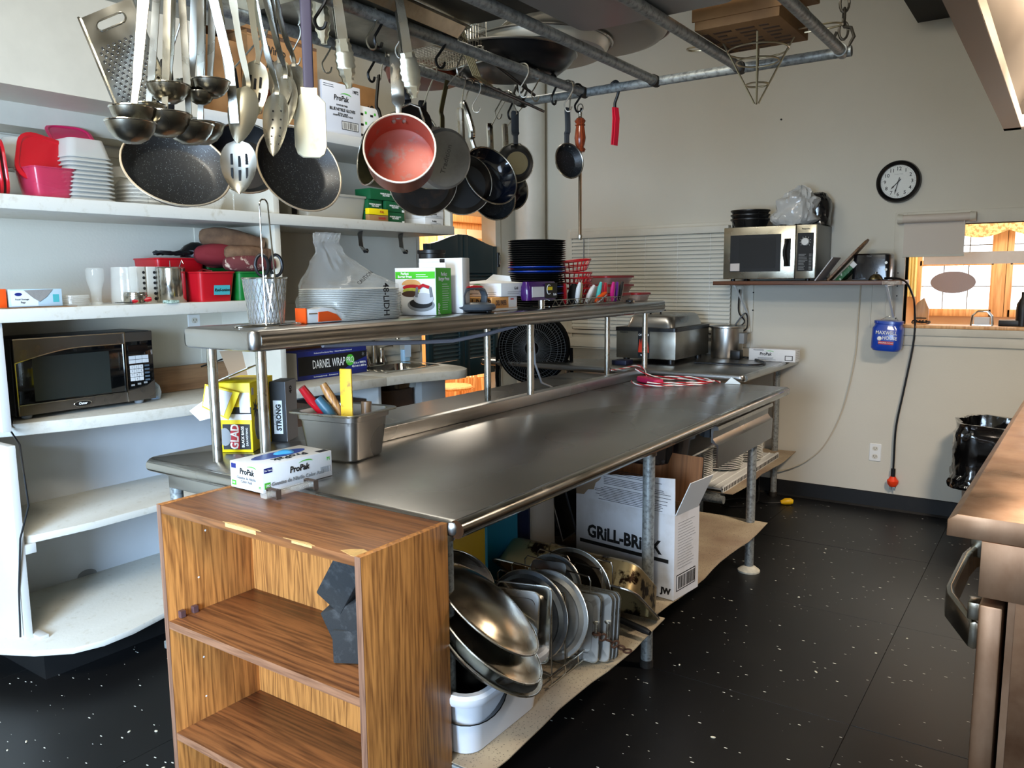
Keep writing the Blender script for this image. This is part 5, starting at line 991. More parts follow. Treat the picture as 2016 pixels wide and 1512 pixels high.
word('GRiLL-BRiCK', .072, INK, t, FM('front', D_, .232, .195), off=.0028, sx=.86); print_(t, 'front', D_, .02, .142, .44, .157, INK, e=.0006); word('JW', .032, INK, t, FM('front', D_, .43, .03), off=.002)
lines(t, 'right', D_, .025, .165, .30, .12, 17, GREY, th=.0012)
fr_ = print_(t, 'right', D_, .018, .03, .165, .095, INK, 'barcode_frame'); print_(t, 'right', D_, .022, .034, .161, .091, WB, e=.0007)
for k in range(22): print_(t, 'right', D_, .03 + .006 * k, .038, .03 + .006 * k + random.uniform(.0014, .004), .087, INK, 'barcode_bar', .0011)
# roasting pan, upside down and propped on the lid rack
Zp = Vector((0, -.643, -.766)); M_ = MX(Vector((-1.135, 2.455, .36)) + Vector((-.295, 0, 0)), (1, 0, .0), (0, .766, -.643))
t = thing('roasting_pan', 'long burnt roasting pan propped upside down in front of the white carton', 'pan', M=M_)
part('pan_body', G().loft([ringz(rr(.52, .24, .05), .105), ringz(rr(.545, .262, .055), .095), ringz(rr(.575, .285, .05), .0), ringz(rr(.60, .305, .05), -.004), ringz(rr(.60, .305, .05), -.008), ringz(rr(.565, .278, .05), -.004), ringz(rr(.53, .25, .05), .094), ringz(rr(.515, .235, .045), .099)]), BURNT, t)
part('rim_wire', G().tube(ringz(rr(.602, .307, .05), -.005), .004, 6, closed=True), STEEL, t)
t = thing('frying_pan', 'dark steel pan with a black handle pointing right beneath the roasting pan', 'pan', (-1.45, 2.44, SZ), 0)
part('pan_body', G().lathe([(0, 0), (.10, 0), (.12, .03), (.118, .03), (.098, .004), (0, .004)], 28), NONST, t); part('steel_shank', G().tube([(.115, 0, .022), (.16, -.005, .034), (.20, -.012, .036)], .009, 8), STEEL, t); part('handle', G().tube([(.195, -.011, .036), (.25, -.02, .034), (.33, -.034, .028), (.35, -.038, .026)], [.010, .012, .012, .008], 10), BLACK, t)
# bus tub
t = thing('bus_tub', 'grey white plastic bus tub heaped with steel lids under the near table end', 'tub', (-1.405, 1.69, SZ), R90)
BT = mat('blue_white_plastic', (206, 208, 212), .4)
part('tub_body', G().loft([ringz(rr(.335, .415, .05), 0), ringz(rr(.372, .45, .055), .165), ringz(rr(.36, .44, .055), .165), ringz(rr(.325, .405, .05), .005)]), BT, t)
part('rolled_rim', G().loft([ringz(rr(.372, .45, .055), .150), ringz(rr(.405, .485, .065), .150), ringz(rr(.415, .495, .07), .160), ringz(rr(.415, .495, .07), .172), ringz(rr(.40, .48, .065), .180), ringz(rr(.365, .445, .055), .178), ringz(rr(.36, .44, .055), .165)], c0=False, c1=False), BT, t)
WOK = mat('heat_stained_steel', (168, 160, 142), .24, 1, c2=(84, 68, 52), vs=7, rvar=.08, thr=(.45, .75))
def dome(lab, c, n, r, h, m=None, knob=True, name='lid', grp='lids heaped in the bus tub'):
    t = thing(name, lab, 'lid', M=NZ(c, n), group=grp)
    part('dome', G().lathe([(0, h), (r * .2, h * .985), (r * .45, h * .88), (r * .7, h * .66), (r * .88, h * .36), (r * .96, h * .14), (r, .004), (r * 1.03, .003), (r * 1.03, 0), (r * .97, 0), (r * .84, h * .34), (r * .42, h * .84), (0, h * .95)], 44), m or WOK, t)
    part('rim_bead', G().tube([(r * 1.03 * math.cos(a), r * 1.03 * math.sin(a), .002) for a in [2 * PI * k / 44 for k in range(44)]], .003, 6, closed=True), UTEN, t)
    if knob: part('knob', G().lathe([(0, h + .026), (.014, h + .024), (.016, h + .016), (.007, h + .008), (.007, h - .002), (0, h - .002)], 18), BLACK, t)
    return t
dome('big stained dome lid on top of the heap in the bus tub', (-1.235, 1.655, .615), (.526, .344, .783), .168, .040, None, False)
dome('big stained dome lid lowest in the heap, hanging over the tub rim', (-1.225, 1.65, .515), (-.526, -.30, -.795), .172, .062, None, False)
dome('stained dome lid squeezed between the two big ones', (-1.225, 1.65, .545), (.526, .344, .783), .172, .034, None, False)
dome('black handled lid at the back left of the heap', (-1.45, 1.78, .60), (.5, -.2, .84), .12, .03, STEEL)
t = thing('black_saucepan', 'glossy black pan low in the bus tub below the dome lids', 'pan', M=NZ((-1.30, 1.60, .40), (.62, -.3, .75)))
part('pan_body', G().lathe([(0, 0), (.11, 0), (.13, .05), (.127, .05), (.106, .005), (0, .005)], 32), mat('glossy_black', (8, 8, 9), .08, coat=.8), t); part('handle', G().tube([(.12, .03, .045), (.17, .05, .06), (.20, .06, .06)], .008, 8), STEEL, t)
LIDM = mat('satin_lid_steel', (178, 177, 172), .36, .75, rvar=.05)
def plate_lid(lab, c, n, w_, h_, slot=True, up=(0, 0, 1), m=None, name='lid', grp='rectangular steam pan lids'):
    t = thing(name, lab, 'lid', M=NZ(c, n, up), group=grp)
    part('lid_plate', G().loft([ringz(rr(w_, h_, .02), -.002), ringz(rr(w_, h_, .02), .001), ringz(rr(w_ * .84, h_ * .78, .02), .001), ringz(rr(w_ * .78, h_ * .70, .03), -.010), ringz(rr(w_ * .74, h_ * .66, .03), -.010)]), m or LIDM, t)
    part('hem', G().tube(ringz(rr(w_, h_, .02), 0), .0028, 6, closed=True), UTEN, t)
    if slot: part('grip', G().tube([(w_ * .5 - .02, -.02, .0), (w_ * .5 - .005, -.02, .018), (w_ * .5 - .005, .02, .018), (w_ * .5 - .02, .02, .0)], .005, 8), UTEN, t)
    return t
plate_lid('rectangular steel lid standing in the bus tub behind the domes', (-1.245, 1.80, .52), (.25, -1, .2), .14, .18, False, m=STEEL)
plate_lid('smaller curved steel pan standing upright by the tub rim', (-1.25, 1.845, .50), (.3, -1, .2), .17, .22, False, m=CHROME)
# lid rack
t = thing('wire_lid_rack', 'chrome wire lid rack on the tan mat holding lids on edge', 'rack', (0, 0, SZ + .002))
XL, XR = -1.47, -1.215
for x in (XL, XR, (XL + XR) / 2):
    for z in (.004, .034): part('base_wire', G().tube([(x, 1.93, z), (x, 2.36, z)], .0032, 7), CHROME, t)
for k, y in enumerate((1.95, 2.03, 2.11, 2.19, 2.27, 2.345)):
    part('divider_loop', G().tube([(XR, y, .004), (XR, y, .255), (XR - .006, y, .268), (XR - .10, y, .272), (XR - .108, y, .262), (XR - .112, y, .004)], .0026, 7), CHROME, t)
    part('divider_loop', G().tube([(XL + .13, y, .004), (XL + .13, y, .275), (XL + .12, y, .288), (XL + .01, y, .292), (XL, y, .28), (XL, y, .004)], .0026, 7), CHROME, t)
    part('cross_wire', G().cyl((XL, y, .034), (XR, y, .034), .0028, n=7), CHROME, t)
def round_lid(lab, c, r, n=(0.06, -1, .1), m=None, h=.02):
    t = thing('lid', lab, 'lid', M=NZ(c, n), group='round lids in the wire rack')
    part('lid_disc', G().lathe([(0, h * .8), (r * .80, h * .8), (r * .84, h), (r * .92, h * .5), (r, h * .45), (r * 1.01, h * .2), (r, 0), (r * .9, h * .2), (0, h * .5)], 44), m or ALU, t)
    part('rim_bead', G().tube([(r * math.cos(a), r * math.sin(a), h * .25) for a in [2 * PI * k / 44 for k in range(44)]], .0028, 6, closed=True), UTEN, t); return t
GL = mat('grey_zinc_lid', (132, 138, 142), .4, .9, c2=(96, 100, 104), vs=9)
t = round_lid('large grey lid with green pen writing, nearest in the wire rack', (-1.325, 1.985, .45), .142, m=GL, n=(.08, -1, .16)); word('BIG', .03, mat('green_pen', (10, 70, 44), .5), t, Matrix.Translation((-.01, .06, .0185)), off=.0012, sh=.3, name='handwriting')
t.children[0].location = (0, 0, 0)
round_lid('slightly smaller aluminium lid second in the wire rack', (-1.30, 2.065, .43), .142, m=ALU, n=(.08, -1, .16))
round_lid('small round grey lid at the back of the wire rack', (-1.375, 2.225, .46), .105, m=GL)
round_lid('wide dark steel pan lid furthest back in the wire rack', (-1.36, 2.31, .41), .150, m=mat('dark_brushed', (104, 96, 84), .3, 1, rvar=.08), n=(.12, -1, .2))
for i, (y, dx) in enumerate(((2.15, 0), (2.175, .028), (2.19, .034), (2.205, .04))): plate_lid(['front', 'second', 'third', 'rear'][i] + ' steel steam pan lid of the four standing together in the wire rack', (-1.325 + dx, y, .375), (.08, -1, .12), .32, .22, i < 2)
t = thing('silver_box_corner', 'small bright steel pan corner between the grey lids in the rack', 'pan', M=NZ((-1.33, 2.11, .535), (.2, -1, .4))); part('pan_body', G().loft([ringz(rr(.12, .10, .015), 0), ringz(rr(.10, .08, .015), -.03)]), CHROME, t)
t = thing('rusty_chain', 'short rusty chain hooked on the steam pan lids', 'chain', (0, 0, 0))
RUST = mat('rust', (70, 44, 28), .8, .4)
for k in range(6): part('chain_link', G().tube([(.013 * math.cos(a), .009 * math.sin(a), 0) for a in [2 * PI * q / 12 for q in range(12)]], .0035, 6, closed=True), RUST, t, M=Matrix.Translation((-1.165 + .016 * k, 2.14 + .012 * k, .37 - .012 * k)) @ Matrix.Rotation(k * 1.3, 4, 'X') @ Matrix.Rotation(k * .7, 4, 'Z'))
# boards and trays deep under the table
solo('yellow_board', G().box(0, .34, 0, .012, 0, .42), mat('yellow_board_plastic', (226, 176, 20), .5), 'yellow board with a teal edge standing deep under the table', 'board', (-2.10, 2.36, SZ), 0, bev=.003)
solo('teal_board', G().box(0, .012, 0, .20, 0, .44), mat('teal_board_plastic', (10, 130, 160), .5), 'narrow teal board edge right beside the yellow board', 'board', (-1.745, 2.33, SZ))
solo('navy_board', G().box(0, .16, 0, .012, 0, .50), mat('navy_board', (10, 24, 60), .5), 'dark navy board between the teal edge and the white bin', 'board', (-1.90, 2.62, SZ))
t = thing('white_bin', 'white plastic bin standing on end under the table behind the roasting pan', 'bin', (-1.95, 2.88, SZ)); part('bin_body', G().loft([ringz(rr(.24, .22, .03), 0), ringz(rr(.20, .26, .03), .52)]), WPLA, t)
SLID = 0
DT = mat('dark_tray_steel', (40, 42, 42), .35, .6)
for k in range(6):
    t = thing('oven_tray', ['first', 'second', 'third', 'fourth', 'fifth', 'sixth'][k] + ' from the left of the dark trays leaning under the table beside the white carton', 'tray', M=Matrix.Translation((-2.10 + .075 * k, 3.15 + .02 * k, SZ + .02)) @ Matrix.Rotation(-.30, 4, 'Y') @ Matrix.Rotation(.2, 4, 'Z'), group='dark trays under the table')
    part('tray_sheet', G().box(-.002, .002, -.16, .16, 0, .50), DT, t); part('tray_rim', G().tube([(.004, -.16, 0), (.004, -.16, .50), (.004, .16, .50), (.004, .16, 0)], .005, 6, closed=True), STEEL if k % 2 else DGREY, t)
t = thing('dark_stock_pot', 'dark pot on its side at the near back of the table shelf', 'pot', M=NZ((-1.64, 1.92, .45), (.3, -1, .5))); part('pot_body', G().lathe([(0, 0), (.13, 0), (.14, .12), (.136, .12), (.126, .006), (0, .006)], 32), mat('black_pot', (22, 22, 24), .25, .5), t); part('rim', G().tube([(.139 * math.cos(a), .139 * math.sin(a), .12) for a in [2 * PI * k / 32 for k in range(32)]], .003, 6, closed=True), CHROME, t)

# ================================================================ BACK TABLE, PLATES
BZ = .944
t = thing('back_table', 'second stainless table standing against the back wall', 'table', (0, 0, 0))
part('tabletop', G().loft(bull(-3.30, -1.455, 4.365, 5.44, BZ, .04, .02)), TOP, t); part('edge_roll', G().cyl((-1.462, 4.39, BZ - .02), (-1.462, 5.42, BZ - .02), .021, n=18), EDGE, t)
for x, y in ((-1.53, 4.43), (-1.57, 5.385), (-3.2, 4.45), (-3.2, 5.38)): leg(t, x, y, 0, .905, .021) if (x, y) != (-1.53, 4.43) else leg(t, -1.60, 4.11, 0, .86, .022)
part('under_shelf', G().box(-3.2, -1.50, 4.14, 5.40, .285, .31), GALV, t, .003); part('stub_beam', G().cyl((-1.62, 4.08, .30), (-1.45, 4.08, .30), .022, n=14), GALV, t)
solo('shelf_mat', wavy(-2.6, -1.43, 4.16, 5.42, .312, .006), MATTAN, 'tan mat hanging over the edge under the plates at the far end', 'mat')
t = thing('perforated_rack', 'white perforated rack under the stacks of plates', 'rack', (-2.15, 4.16, .318))
part('rack_plate', G().box(0, .665, 0, 1.02, .012, .022), WPLA, t)
hm = mesh('slot', G().box(-.0006, .0006, 0, .012, 0, .022), BLACKM)
part('rack_edge', G().box(.655, .668, 0, 1.02, -.004, .034), WPLA, t, .002)
for k in range(40):
    o = bpy.data.objects.new('slot', hm); COL.objects.link(o); o.parent = t; o.location = (.6686, .012 + .025 * k, .004)
for k in range(12): part('rib', G().box(.02 + .053 * k, .028 + .053 * k, 0, 1.02, .022, .026), WPLA, t)
pm = mesh('dinner_plate', G().lathe([(0, .0), (.075, 0), (.08, .003), (.118, .012), (.128, .016), (.127, .019), (.08, .008), (0, .006)], 40), mat('white_china', (226, 224, 216), .2, coat=.4))
for i, (x, y, n_, lab) in enumerate(((-1.745, 4.33, 15, 'white plate in the nearest stack on the perforated rack'), (-1.665, 4.62, 13, 'white plate in the middle stack on the perforated rack'), (-1.64, 4.92, 12, 'white plate in the farthest stack on the perforated rack'), (-2.02, 4.45, 13, 'white plate in the stack at the left of the perforated rack'))):
    for k in range(n_):
        o = bpy.data.objects.new('dinner_plate', pm); COL.objects.link(o); o.location = (x + .002 * ((k * 7 + i) % 3 - 1), y, .345 + .0105 * k)
        if k == n_ - 1 or k == 0: tag(o, lab.replace('white plate', 'top white plate' if k else 'lowest white plate'), 'plate', 'stacked white plates')
        else: tag(o, lab, 'plate', 'white plates in stack %s' % 'ABCD'[i])
# countertop warmer
t = thing('food_warmer', 'rectangular stainless food warmer with a flame printed front on the back table', 'food warmer', (-2.40, 4.66, BZ))
D_ = (.41, .56, .19)
part('body', G().box(0, .41, 0, .56, .03, .215), mat('pitted_stainless', (158, 154, 144), .34, 1, c2=(138, 134, 122), vs=12, rvar=.05, thr=(.2, .9)), t, .004)
part('black_rim', G().loft([ringz(rr(.425, .575, .02, 4, .205, .28), .205), ringz(rr(.425, .575, .02, 4, .205, .28), .228), ringz(rr(.39, .54, .02, 4, .205, .28), .230)]), BLACK, t)
part('cover', G().loft([ringz(rr(.33, .50, .04, 5, .215, .28), .228), ringz(rr(.325, .495, .045, 5, .215, .28), .245), ringz(rr(.30, .47, .05, 5, .215, .28), .29), ringz(rr(.27, .44, .05, 5, .215, .28), .305), ringz(rr(.24, .41, .05, 5, .215, .28), .308)], c0=False), STEEL, t)
h_ = part('cover_handle', G().tube([(.18, .13, .306), (.18, .13, .332), (.25, .13, .332), (.25, .13, .306)], .007, 8), BLACK, t); part('handle_bar', G().box(.14, .28, .112, .148, .330, .338), BLACK, h_, .003)
part('black_label', G().box(.155, .235, -.002, 0, .035, .21), INK, t)
fl2 = [(.158, .07)]
for k in range(9): fl2.append((.160 + .0085 * k, (.10, .155, .12, .17, .135, .18, .125, .165, .11)[k]))
fl2.append((.233, .07)); part('flame_print', G().loft([[(x, y, z) for x, z in fl2] for y in (-.0034, -.0022)]), mat('flame_orange', (226, 58, 24), .5), t)
word('CAYENNE', .017, WINK, t, MX((.195, -.003, .182), (1, 0, 0), (0, 0, 1)), off=.0003, sx=.95); part('wing_mark', G().strap([(.175, -.003, .055), (.195, -.003, .048), (.215, -.003, .055)], .001, .008, (0, 1, 0)), WINK, t); word('VOLLRATH', .011, INK, t, MX((.055, -.001, .195), (1, 0, 0), (0, 0, 1)), off=.0003)
for x in (.05, .36):
    for y in (.05, .5): part('foot', G().cyl((x, y, 0), (x, y, .032), .022, n=14), BLACK, t)
t = thing('round_soup_warmer', 'round steel soup warmer behind the rectangular one', 'food warmer', (-1.88, 5.27, BZ)); part('shell', G().lathe([(0, .0), (.10, 0), (.105, .01), (.105, .20), (.12, .205), (.12, .215), (.10, .217), (.085, .21), (0, .215)], 32), STEEL, t); part('control_box', G().box(.06, .125, -.10, -.03, .0, .06), BLACK, t, .006); part('outlet_box', G().box(.07, .13, -.04, .03, .10, .17), GREY, t, .003)
t = thing('blue_warmer_base', 'dark box under the front of the food warmer', 'box', (-2.35, 4.50, BZ + .001)); part('carton_body', G().box(0, .10, 0, .10, 0, .028), mat('navy_box', (22, 26, 52), .4), t, .003)
solo('black_power_cord', G().tube(smooth([(-1.80, 5.18, BZ + .012), (-1.72, 5.24, BZ + .008), (-1.60, 5.10, BZ + .008), (-1.52, 4.95, BZ + .008), (-1.56, 4.84, BZ + .008), (-1.72, 4.82, BZ + .008), (-1.92, 4.80, BZ + .008)]), .006, 7), BLACK, 'thick black power cord looping on the back table', 'cord')
solo('black_power_cord', G().tube(smooth([(-1.84, 5.38, 1.40), (-1.85, 5.40, 1.25), (-1.80, 5.38, 1.18), (-1.88, 5.36, 1.12), (-1.80, 5.39, 1.24), (-1.78, 5.37, 1.14), (-1.86, 5.38, 1.09), (-1.85, 5.36, 1.0), (-1.83, 5.30, .975), (-1.78, 5.2, .965)]), .005, 7), BLACK, 'bundled black cord hanging from the microwave shelf to the back table', 'cord')
D_ = (.30, .095, .078); t = carton('propak_box', 'small white ProPak box by the wall on the back table', 'box', (-1.695, 5.17, BZ + .001), D_, WCARD, -.04); propak(t, 'front', D_, .11, .045, .028); lines(t, 'front', D_, .03, .12, .072, .068, 2, INK); lines(t, 'front', D_, .06, .18, .022, .010, 3, INK); print_(t, 'front', D_, .235, .008, .285, .04, INK); print_(t, 'front', D_, .24, .012, .28, .036, WCARD, e=.0008); lines(t, 'right', D_, .01, .08, .065, .02, 5, GREY)
# fan
t = thing('drum_fan', 'black round drum fan tilted back behind the far end of the work table', 'fan', M=NZ((-2.90, 4.15 + .28, 1.03), (.42, -1, .02)))
FB = mat('fan_black', (5, 5, 5), .9); FB.node_tree.nodes['Principled BSDF'].inputs['Specular IOR Level'].default_value = .1
part('drum_shell', G().lathe([(.222, -.12), (.236, -.12), (.240, 0), (.236, .02), (.228, .02), (.230, -.0), (.222, -.12)], 48), FB, t)
part('back_plate', G().lathe([(0, -.12), (.225, -.12), (.225, -.115), (0, -.115)], 40), FB, t)
g = G()
for k in range(72): a = 2 * PI * k / 72; g.tube([(.045 * math.cos(a), .045 * math.sin(a), .034), (.15 * math.cos(a + .12), .15 * math.sin(a + .12), .036), (.234 * math.cos(a + .2), .234 * math.sin(a + .2), .012)], .0014, 4)
o = part('grille_wires', g, mat('grille_wire', (46, 47, 46), .5), t); o['kind'] = 'stuff'
for r_ in (.05, .13, .175, .20, .222): part('grille_ring', G().tube([(r_ * math.cos(a), r_ * math.sin(a), .036 - (.012 if r_ > .2 else 0)) for a in [2 * PI * k / 40 for k in range(40)]], .0016, 5, closed=True), bpy.data.materials['grille_wire'], t)
part('hub', G().cyl((0, 0, -.06), (0, 0, .038), .042, n=24), FB, t)
for k in range(4):
    a = PI / 2 * k; part('blade', G().loft([[(r_ * math.cos(a + b * .5), r_ * math.sin(a + b * .5), -.05 + .05 * b + q) for b in (-.6, -.2, .2, .6)] for r_, q in ((.04, 0), (.12, 0), (.19, 0), (.19, .002), (.12, .002), (.04, .002))]), FB, t)
part('stand', G().tube([(-.25, .0, -.05), (-.255, -.20, -.05), (-.2, -.78, -.04), (.2, -.78, -.04), (.255, -.20, -.05), (.25, 0, -.05)], .012, 8), FB, t)
# ================================================================ HANGING POT RACK
RZ = 2.06
t = thing('hanging_pot_rack', 'galvanised pipe pot rack hung on chains above the work table', 'pot rack', (0, 0, 0))
BX = (-1.497, -1.27, -1.031, -.780, -.517)
for x in BX: part('long_bar', G().cyl((x, .25, RZ), (x, 2.235, RZ), .0135, n=16), GALV, t)
part('end_bar', G().cyl((-1.51, 2.238, RZ), (-.495, 2.243, RZ), .0135, n=16), GALV, t); part('end_bar', G().cyl((-1.51, .25, RZ), (-.495, .25, RZ), .0135, n=16), GALV, t)
for x in BX: part('weld_collar', G().cyl((x, 2.215, RZ), (x, 2.247, RZ), .0165, n=14), RUSTY if x < -.6 else GALV, t)
CH = mat('dark_chain', (78, 74, 66), .45, .8)
def chain(x, y, z0, z1, lab):
    t = thing('hanging_chain', lab, 'chain', (x, y, z0)); n = int((z1 - z0) / .033)
    lk = mesh('chain_link', G().tube([(.011 * math.cos(a), 0, .0215 * math.sin(a)) for a in [2 * PI * k / 14 for k in range(14)]], .0034, 6, closed=True), CH)
    for k in range(n):
        o = bpy.data.objects.new('chain_link', lk); COL.objects.link(o); o.parent = t; o.location = (0, 0, .03 + .033 * k); o.rotation_euler = (0, 0, R90 * (k % 2) + .4)
    part('open_hook', G().tube([(0, 0, .04), (.018, 0, .035), (.026, 0, .012), (.012, 0, -.012), (-.012, 0, -.012), (-.026, 0, .01), (-.016, 0, .03)], .0042, 8), CH, t)
chain(-.515, 2.235, RZ + .02, H0, 'dark chain holding the far right corner of the pot rack')
for x, y, q in ((-1.50, .27, 'near left'), (-.515, .27, 'near right'), (-1.50, 2.23, 'far left')): chain(x, y, RZ + .02, H0, 'dark chain holding the %s corner of the pot rack' % q)
# S hooks
def shook(p, h=.06, m=None, a=0., lab='', r=.0021):
    t = thing('s_hook', lab, 'hook', p, a, 'hooks on the pot rack')
    part('hook_wire', G().tube(smooth([(-.016, 0, -.006), (-.012, 0, .012), (.002, 0, .0185), (.014, 0, .010), (.014, 0, -.010), (.0, 0, -h * .5), (-.010, 0, -h * .75), (-.004, 0, -h), (.008, 0, -h), (.013, 0, -h * .82)], 4), r, 6), m or UTEN, t)
    return t
BH = mat('black_hook', (20, 20, 20), .4)
hk = [(-1.497, 1.30, 0), (-1.497, 1.395, 0), (-1.497, 1.545, 1), (-1.497, 1.985, 0), (-1.497, 2.10, 0), (-1.497, 2.165, 1), (-1.27, 1.17, 1), (-1.27, 1.315, 0), (-1.27, 1.335, 1), (-1.27, 1.405, 0), (-1.27, 1.545, 1), (-1.27, 1.62, 0), (-1.27, 1.90, 0), (-1.27, 1.96, 0), (-1.27, 2.06, 1), (-1.27, 2.14, 0), (-1.27, 2.20, 1)]
wd = ['first', 'second', 'third', 'fourth', 'fifth', 'sixth', 'seventh', 'eighth', 'ninth', 'tenth', 'eleventh']
for i, (x, y, q) in enumerate(hk):
    j = i if x < -1.4 else i - 6
    shook((x, y, RZ), .062 if q else .07, BH if q else UTEN, R90 * .35 + .5 * (i % 3), '%s %s hook from the near end of the %s pipe of the pot rack' % (wd[j], 'black' if q else 'silver', 'leftmost' if x < -1.4 else 'second'), .0034 if q else .0021)
# ---- pans.  local frame: z out of the opening, y towards the handle
def pan(lab, c, n, up, r, h, inner, outer, hl, hm_, style='flat', bend=.35, base=None, rim=None, cat='frying pan', name='frying_pan', grp='pans hanging from the pot rack', hw=.024):
    t = thing(name, lab, cat, M=NZ(c, n, up), group=grp)
    rb = r * (.78 if h < r * .5 else .95)
    part('pan_inside', G().lathe([(0, .003), (rb * .9, .003), (rb, .008), (r * .985, h), (r, h)], 44).xf(Matrix.Translation((0, 0, -h))), inner, t)
    part('pan_outside', G().lathe([(0, 0), (rb * .92, 0), (rb * 1.02, .006), (r * 1.012, h), (r, h)], 44).xf(Matrix.Translation((0, 0, -h))), outer, t)
    part('rim', G().tube([(r * math.cos(a), r * math.sin(a), 0) for a in [2 * PI * k / 48 for k in range(48)]], .0024, 6, closed=True), rim or UTEN, t)
    if base: part('base_disc', G().lathe([(0, 0), (rb * .55, 0), (rb * .55, -.0015), (rb * .75, -.0015), (rb * .75, 0)], 36).xf(Matrix.Translation((0, 0, -h - .0008))), base, t)
    P_ = [(0, r * .97, -h * .3), (0, r + .03, -h * .1), (0, r + hl * .35, hl * bend * .35), (0, r + hl * .7, hl * bend * .8), (0, r + hl, hl * bend)]
    if style == 'flat': hd = part('handle', G().strap(smooth(P_, 4), [.014] * 4 + [hw] * 12 + [hw * .8], .008, (1, 0, 0)), hm_, t, .002)
    elif style == 'tube': hd = part('handle', G().tube(smooth(P_, 4), [.007] * 5 + [.011] * 11 + [.009], 10), hm_, t)
    else: hd = part('handle', G().strap(smooth(P_, 4), .012, .004, (1, 0, 0)), hm_, t)
    tw = NZ(c, n, up) @ Vector((0, r + hl * .97, hl * bend * .97)); bx = min((-1.497, -1.27), key=lambda q: abs(q - tw.x)); hz = RZ + .0155
    h_ = thing('s_hook', 'silver hook holding the ' + ' '.join(lab.split(' hanging')[0].split(' behind')[0].split(' half')[0].split()[:11]), 'hook', (bx, tw.y, hz), 0, 'hooks on the pot rack')
    q = tw - Vector((bx, tw.y, hz)); part('hook_wire', G().tube(smooth([(-.017, 0, -.02), (-.014, 0, -.004), (0, 0, .002), (.014, 0, -.006), (q.x * .5 + .006, 0, q.z * .6), (q.x + .008, 0, q.z - .004), (q.x, 0, q.z - .010), (q.x - .008, 0, q.z - .002)], 4), .0021, 6), UTEN, h_)
    for x in (-.012, .012): part('rivet', G().lathe([(0, .004), (.004, .003), (.006, 0)], 10).xf(Matrix.Translation((x, r * .93, -h * .35))), UTEN, t)
    return t
BLKIN = mat('black_coating', (24, 26, 28), .4, coat=.2); NAVYIN = mat('blue_black_ceramic', (14, 20, 32), .12, coat=.6); BLKEX = mat('black_exterior', (18, 18, 18), .45)
PINKR = mat('pale_gold_rim', (206, 188, 160), .35, .6)
pan('big speckled black frying pan hanging lowest behind the ladles', (-1.50, .985, 1.728), (.75, -.27, .60), (-.15, .1, 1), .104, .035, GRANITE, NONST, .13, BLACK, bend=.5, rim=PINKR)
pan('big speckled black frying pan behind the white spatula', (-1.50, 1.304, 1.756), (.92, -.20, .34), (-.35, -.35, 1), .106, .035, GRANITE, COPEX, .13, mat('copper_handle', (130, 70, 50), .3, .6), bend=.4, rim=PINKR)
pan('dark pan half hidden left behind the speckled pan and the spatula', (-1.62, 1.245, 1.785), (.80, -.50, .30), (-.2, 0, 1), .088, .04, BLKIN, NONST, .12, BLACK)
t = pan('copper coloured saucepan with a worn red inside, facing the camera', (-1.27, 1.396, 1.792), (.63, -.74, .24), (-.02, 0, 1), .081, .082, COPPER, COPEX, .135, UTEN, bend=.16, rim=CREAMR, cat='saucepan', name='saucepan', hw=.030)
t = pan('silver saucepan turned away with its dull base to the camera', (-1.405, 1.662, 1.812), (-.92, .36, .16), (.1, .2, 1), .078, .085, ALU, ALU, .125, mat('olive_steel', (120, 116, 90), .3, 1), 'strap', bend=.1, cat='saucepan', name='saucepan')
word('Tradition', .020, mat('engraving', (110, 110, 108), .5, .8), t, Matrix.Translation((0, 0, -.0858)) @ Matrix.Rotation(PI, 4, 'Y') @ Matrix.Rotation(R90, 4, 'Z'))
pan('dark skillet with a brown stained underside behind the silver saucepan', (-1.55, 1.80, 1.775), (-.72, .62, .25), (0, 0, 1), .098, .04, NONST, NONST, .12, BLACK)
pan('olive tarnished pan left behind the copper saucepan', (-1.52, 1.56, 1.822), (-.30, -.80, .15), (0, 0, 1), .082, .07, OLIVE, OLIVE, .12, mat('dark_steel_handle', (58, 52, 44), .4, .8), 'strap', bend=.05)
t = pan('dark pan with a looped handle showing above the copper saucepan', (-1.52, 1.70, 1.885), (.55, -.70, .45), (0, 0, 1), .085, .03, BLKIN, NONST, .08, BLACK)
t = thing('loop_handled_lid', 'small lid with an arched wire handle above the copper saucepan', 'lid', M=NZ((-1.36, 1.54, 1.875), (.6, -.78, .15))); part('arch', G().tube([(-.025, -.03, .0), (-.032, .0, .02), (-.022, .03, .03), (.0, .038, .034), (.022, .03, .03), (.032, 0, .02), (.025, -.03, 0)], .0032, 8), UTEN, t); part('lid_disc', G().lathe([(0, .002), (.045, .002), (.05, 0), (.05, -.003), (0, -.002)], 28), NONST, t)
t = pan('black skillet seen from behind between the two pots', (-1.52, 1.945, 1.775), (-.70, .66, .25), (0, -.05, 1), .088, .035, BLKIN, BLKEX, .13, UTEN, 'tube', bend=.2)
pan('shiny blue black skillet hanging nearest of the far group', (-1.455, 2.00, 1.803), (.88, -.30, .36), (-.05, -.28, 1), .093, .038, NAVYIN, BLKEX, .135, CHROME, 'tube', bend=.25)
t = pan('small skillet with a pale ring on its base, right of the blue black one', (-1.48, 2.165, 1.858), (-.74, .66, .10), (0, 0, 1), .060, .028, BLKIN, BLKEX, .10, DGREY, 'flat', bend=.1, base=mat('ring_metal', (150, 140, 110), .4, .8))
pan('speckled black skillet hanging low behind the blue black one', (-1.54, 2.13, 1.758), (.85, -.45, .2), (0, 0, 1), .078, .035, GRANITE, BLKEX, .15, CHROME, 'tube', bend=.15)
pan('dark skillet at the far right of the rear group', (-1.56, 2.24, 1.79), (.80, -.5, .2), (0, 0, 1), .072, .03, NAVYIN, BLKEX, .14, UTEN, 'tube', bend=.15)
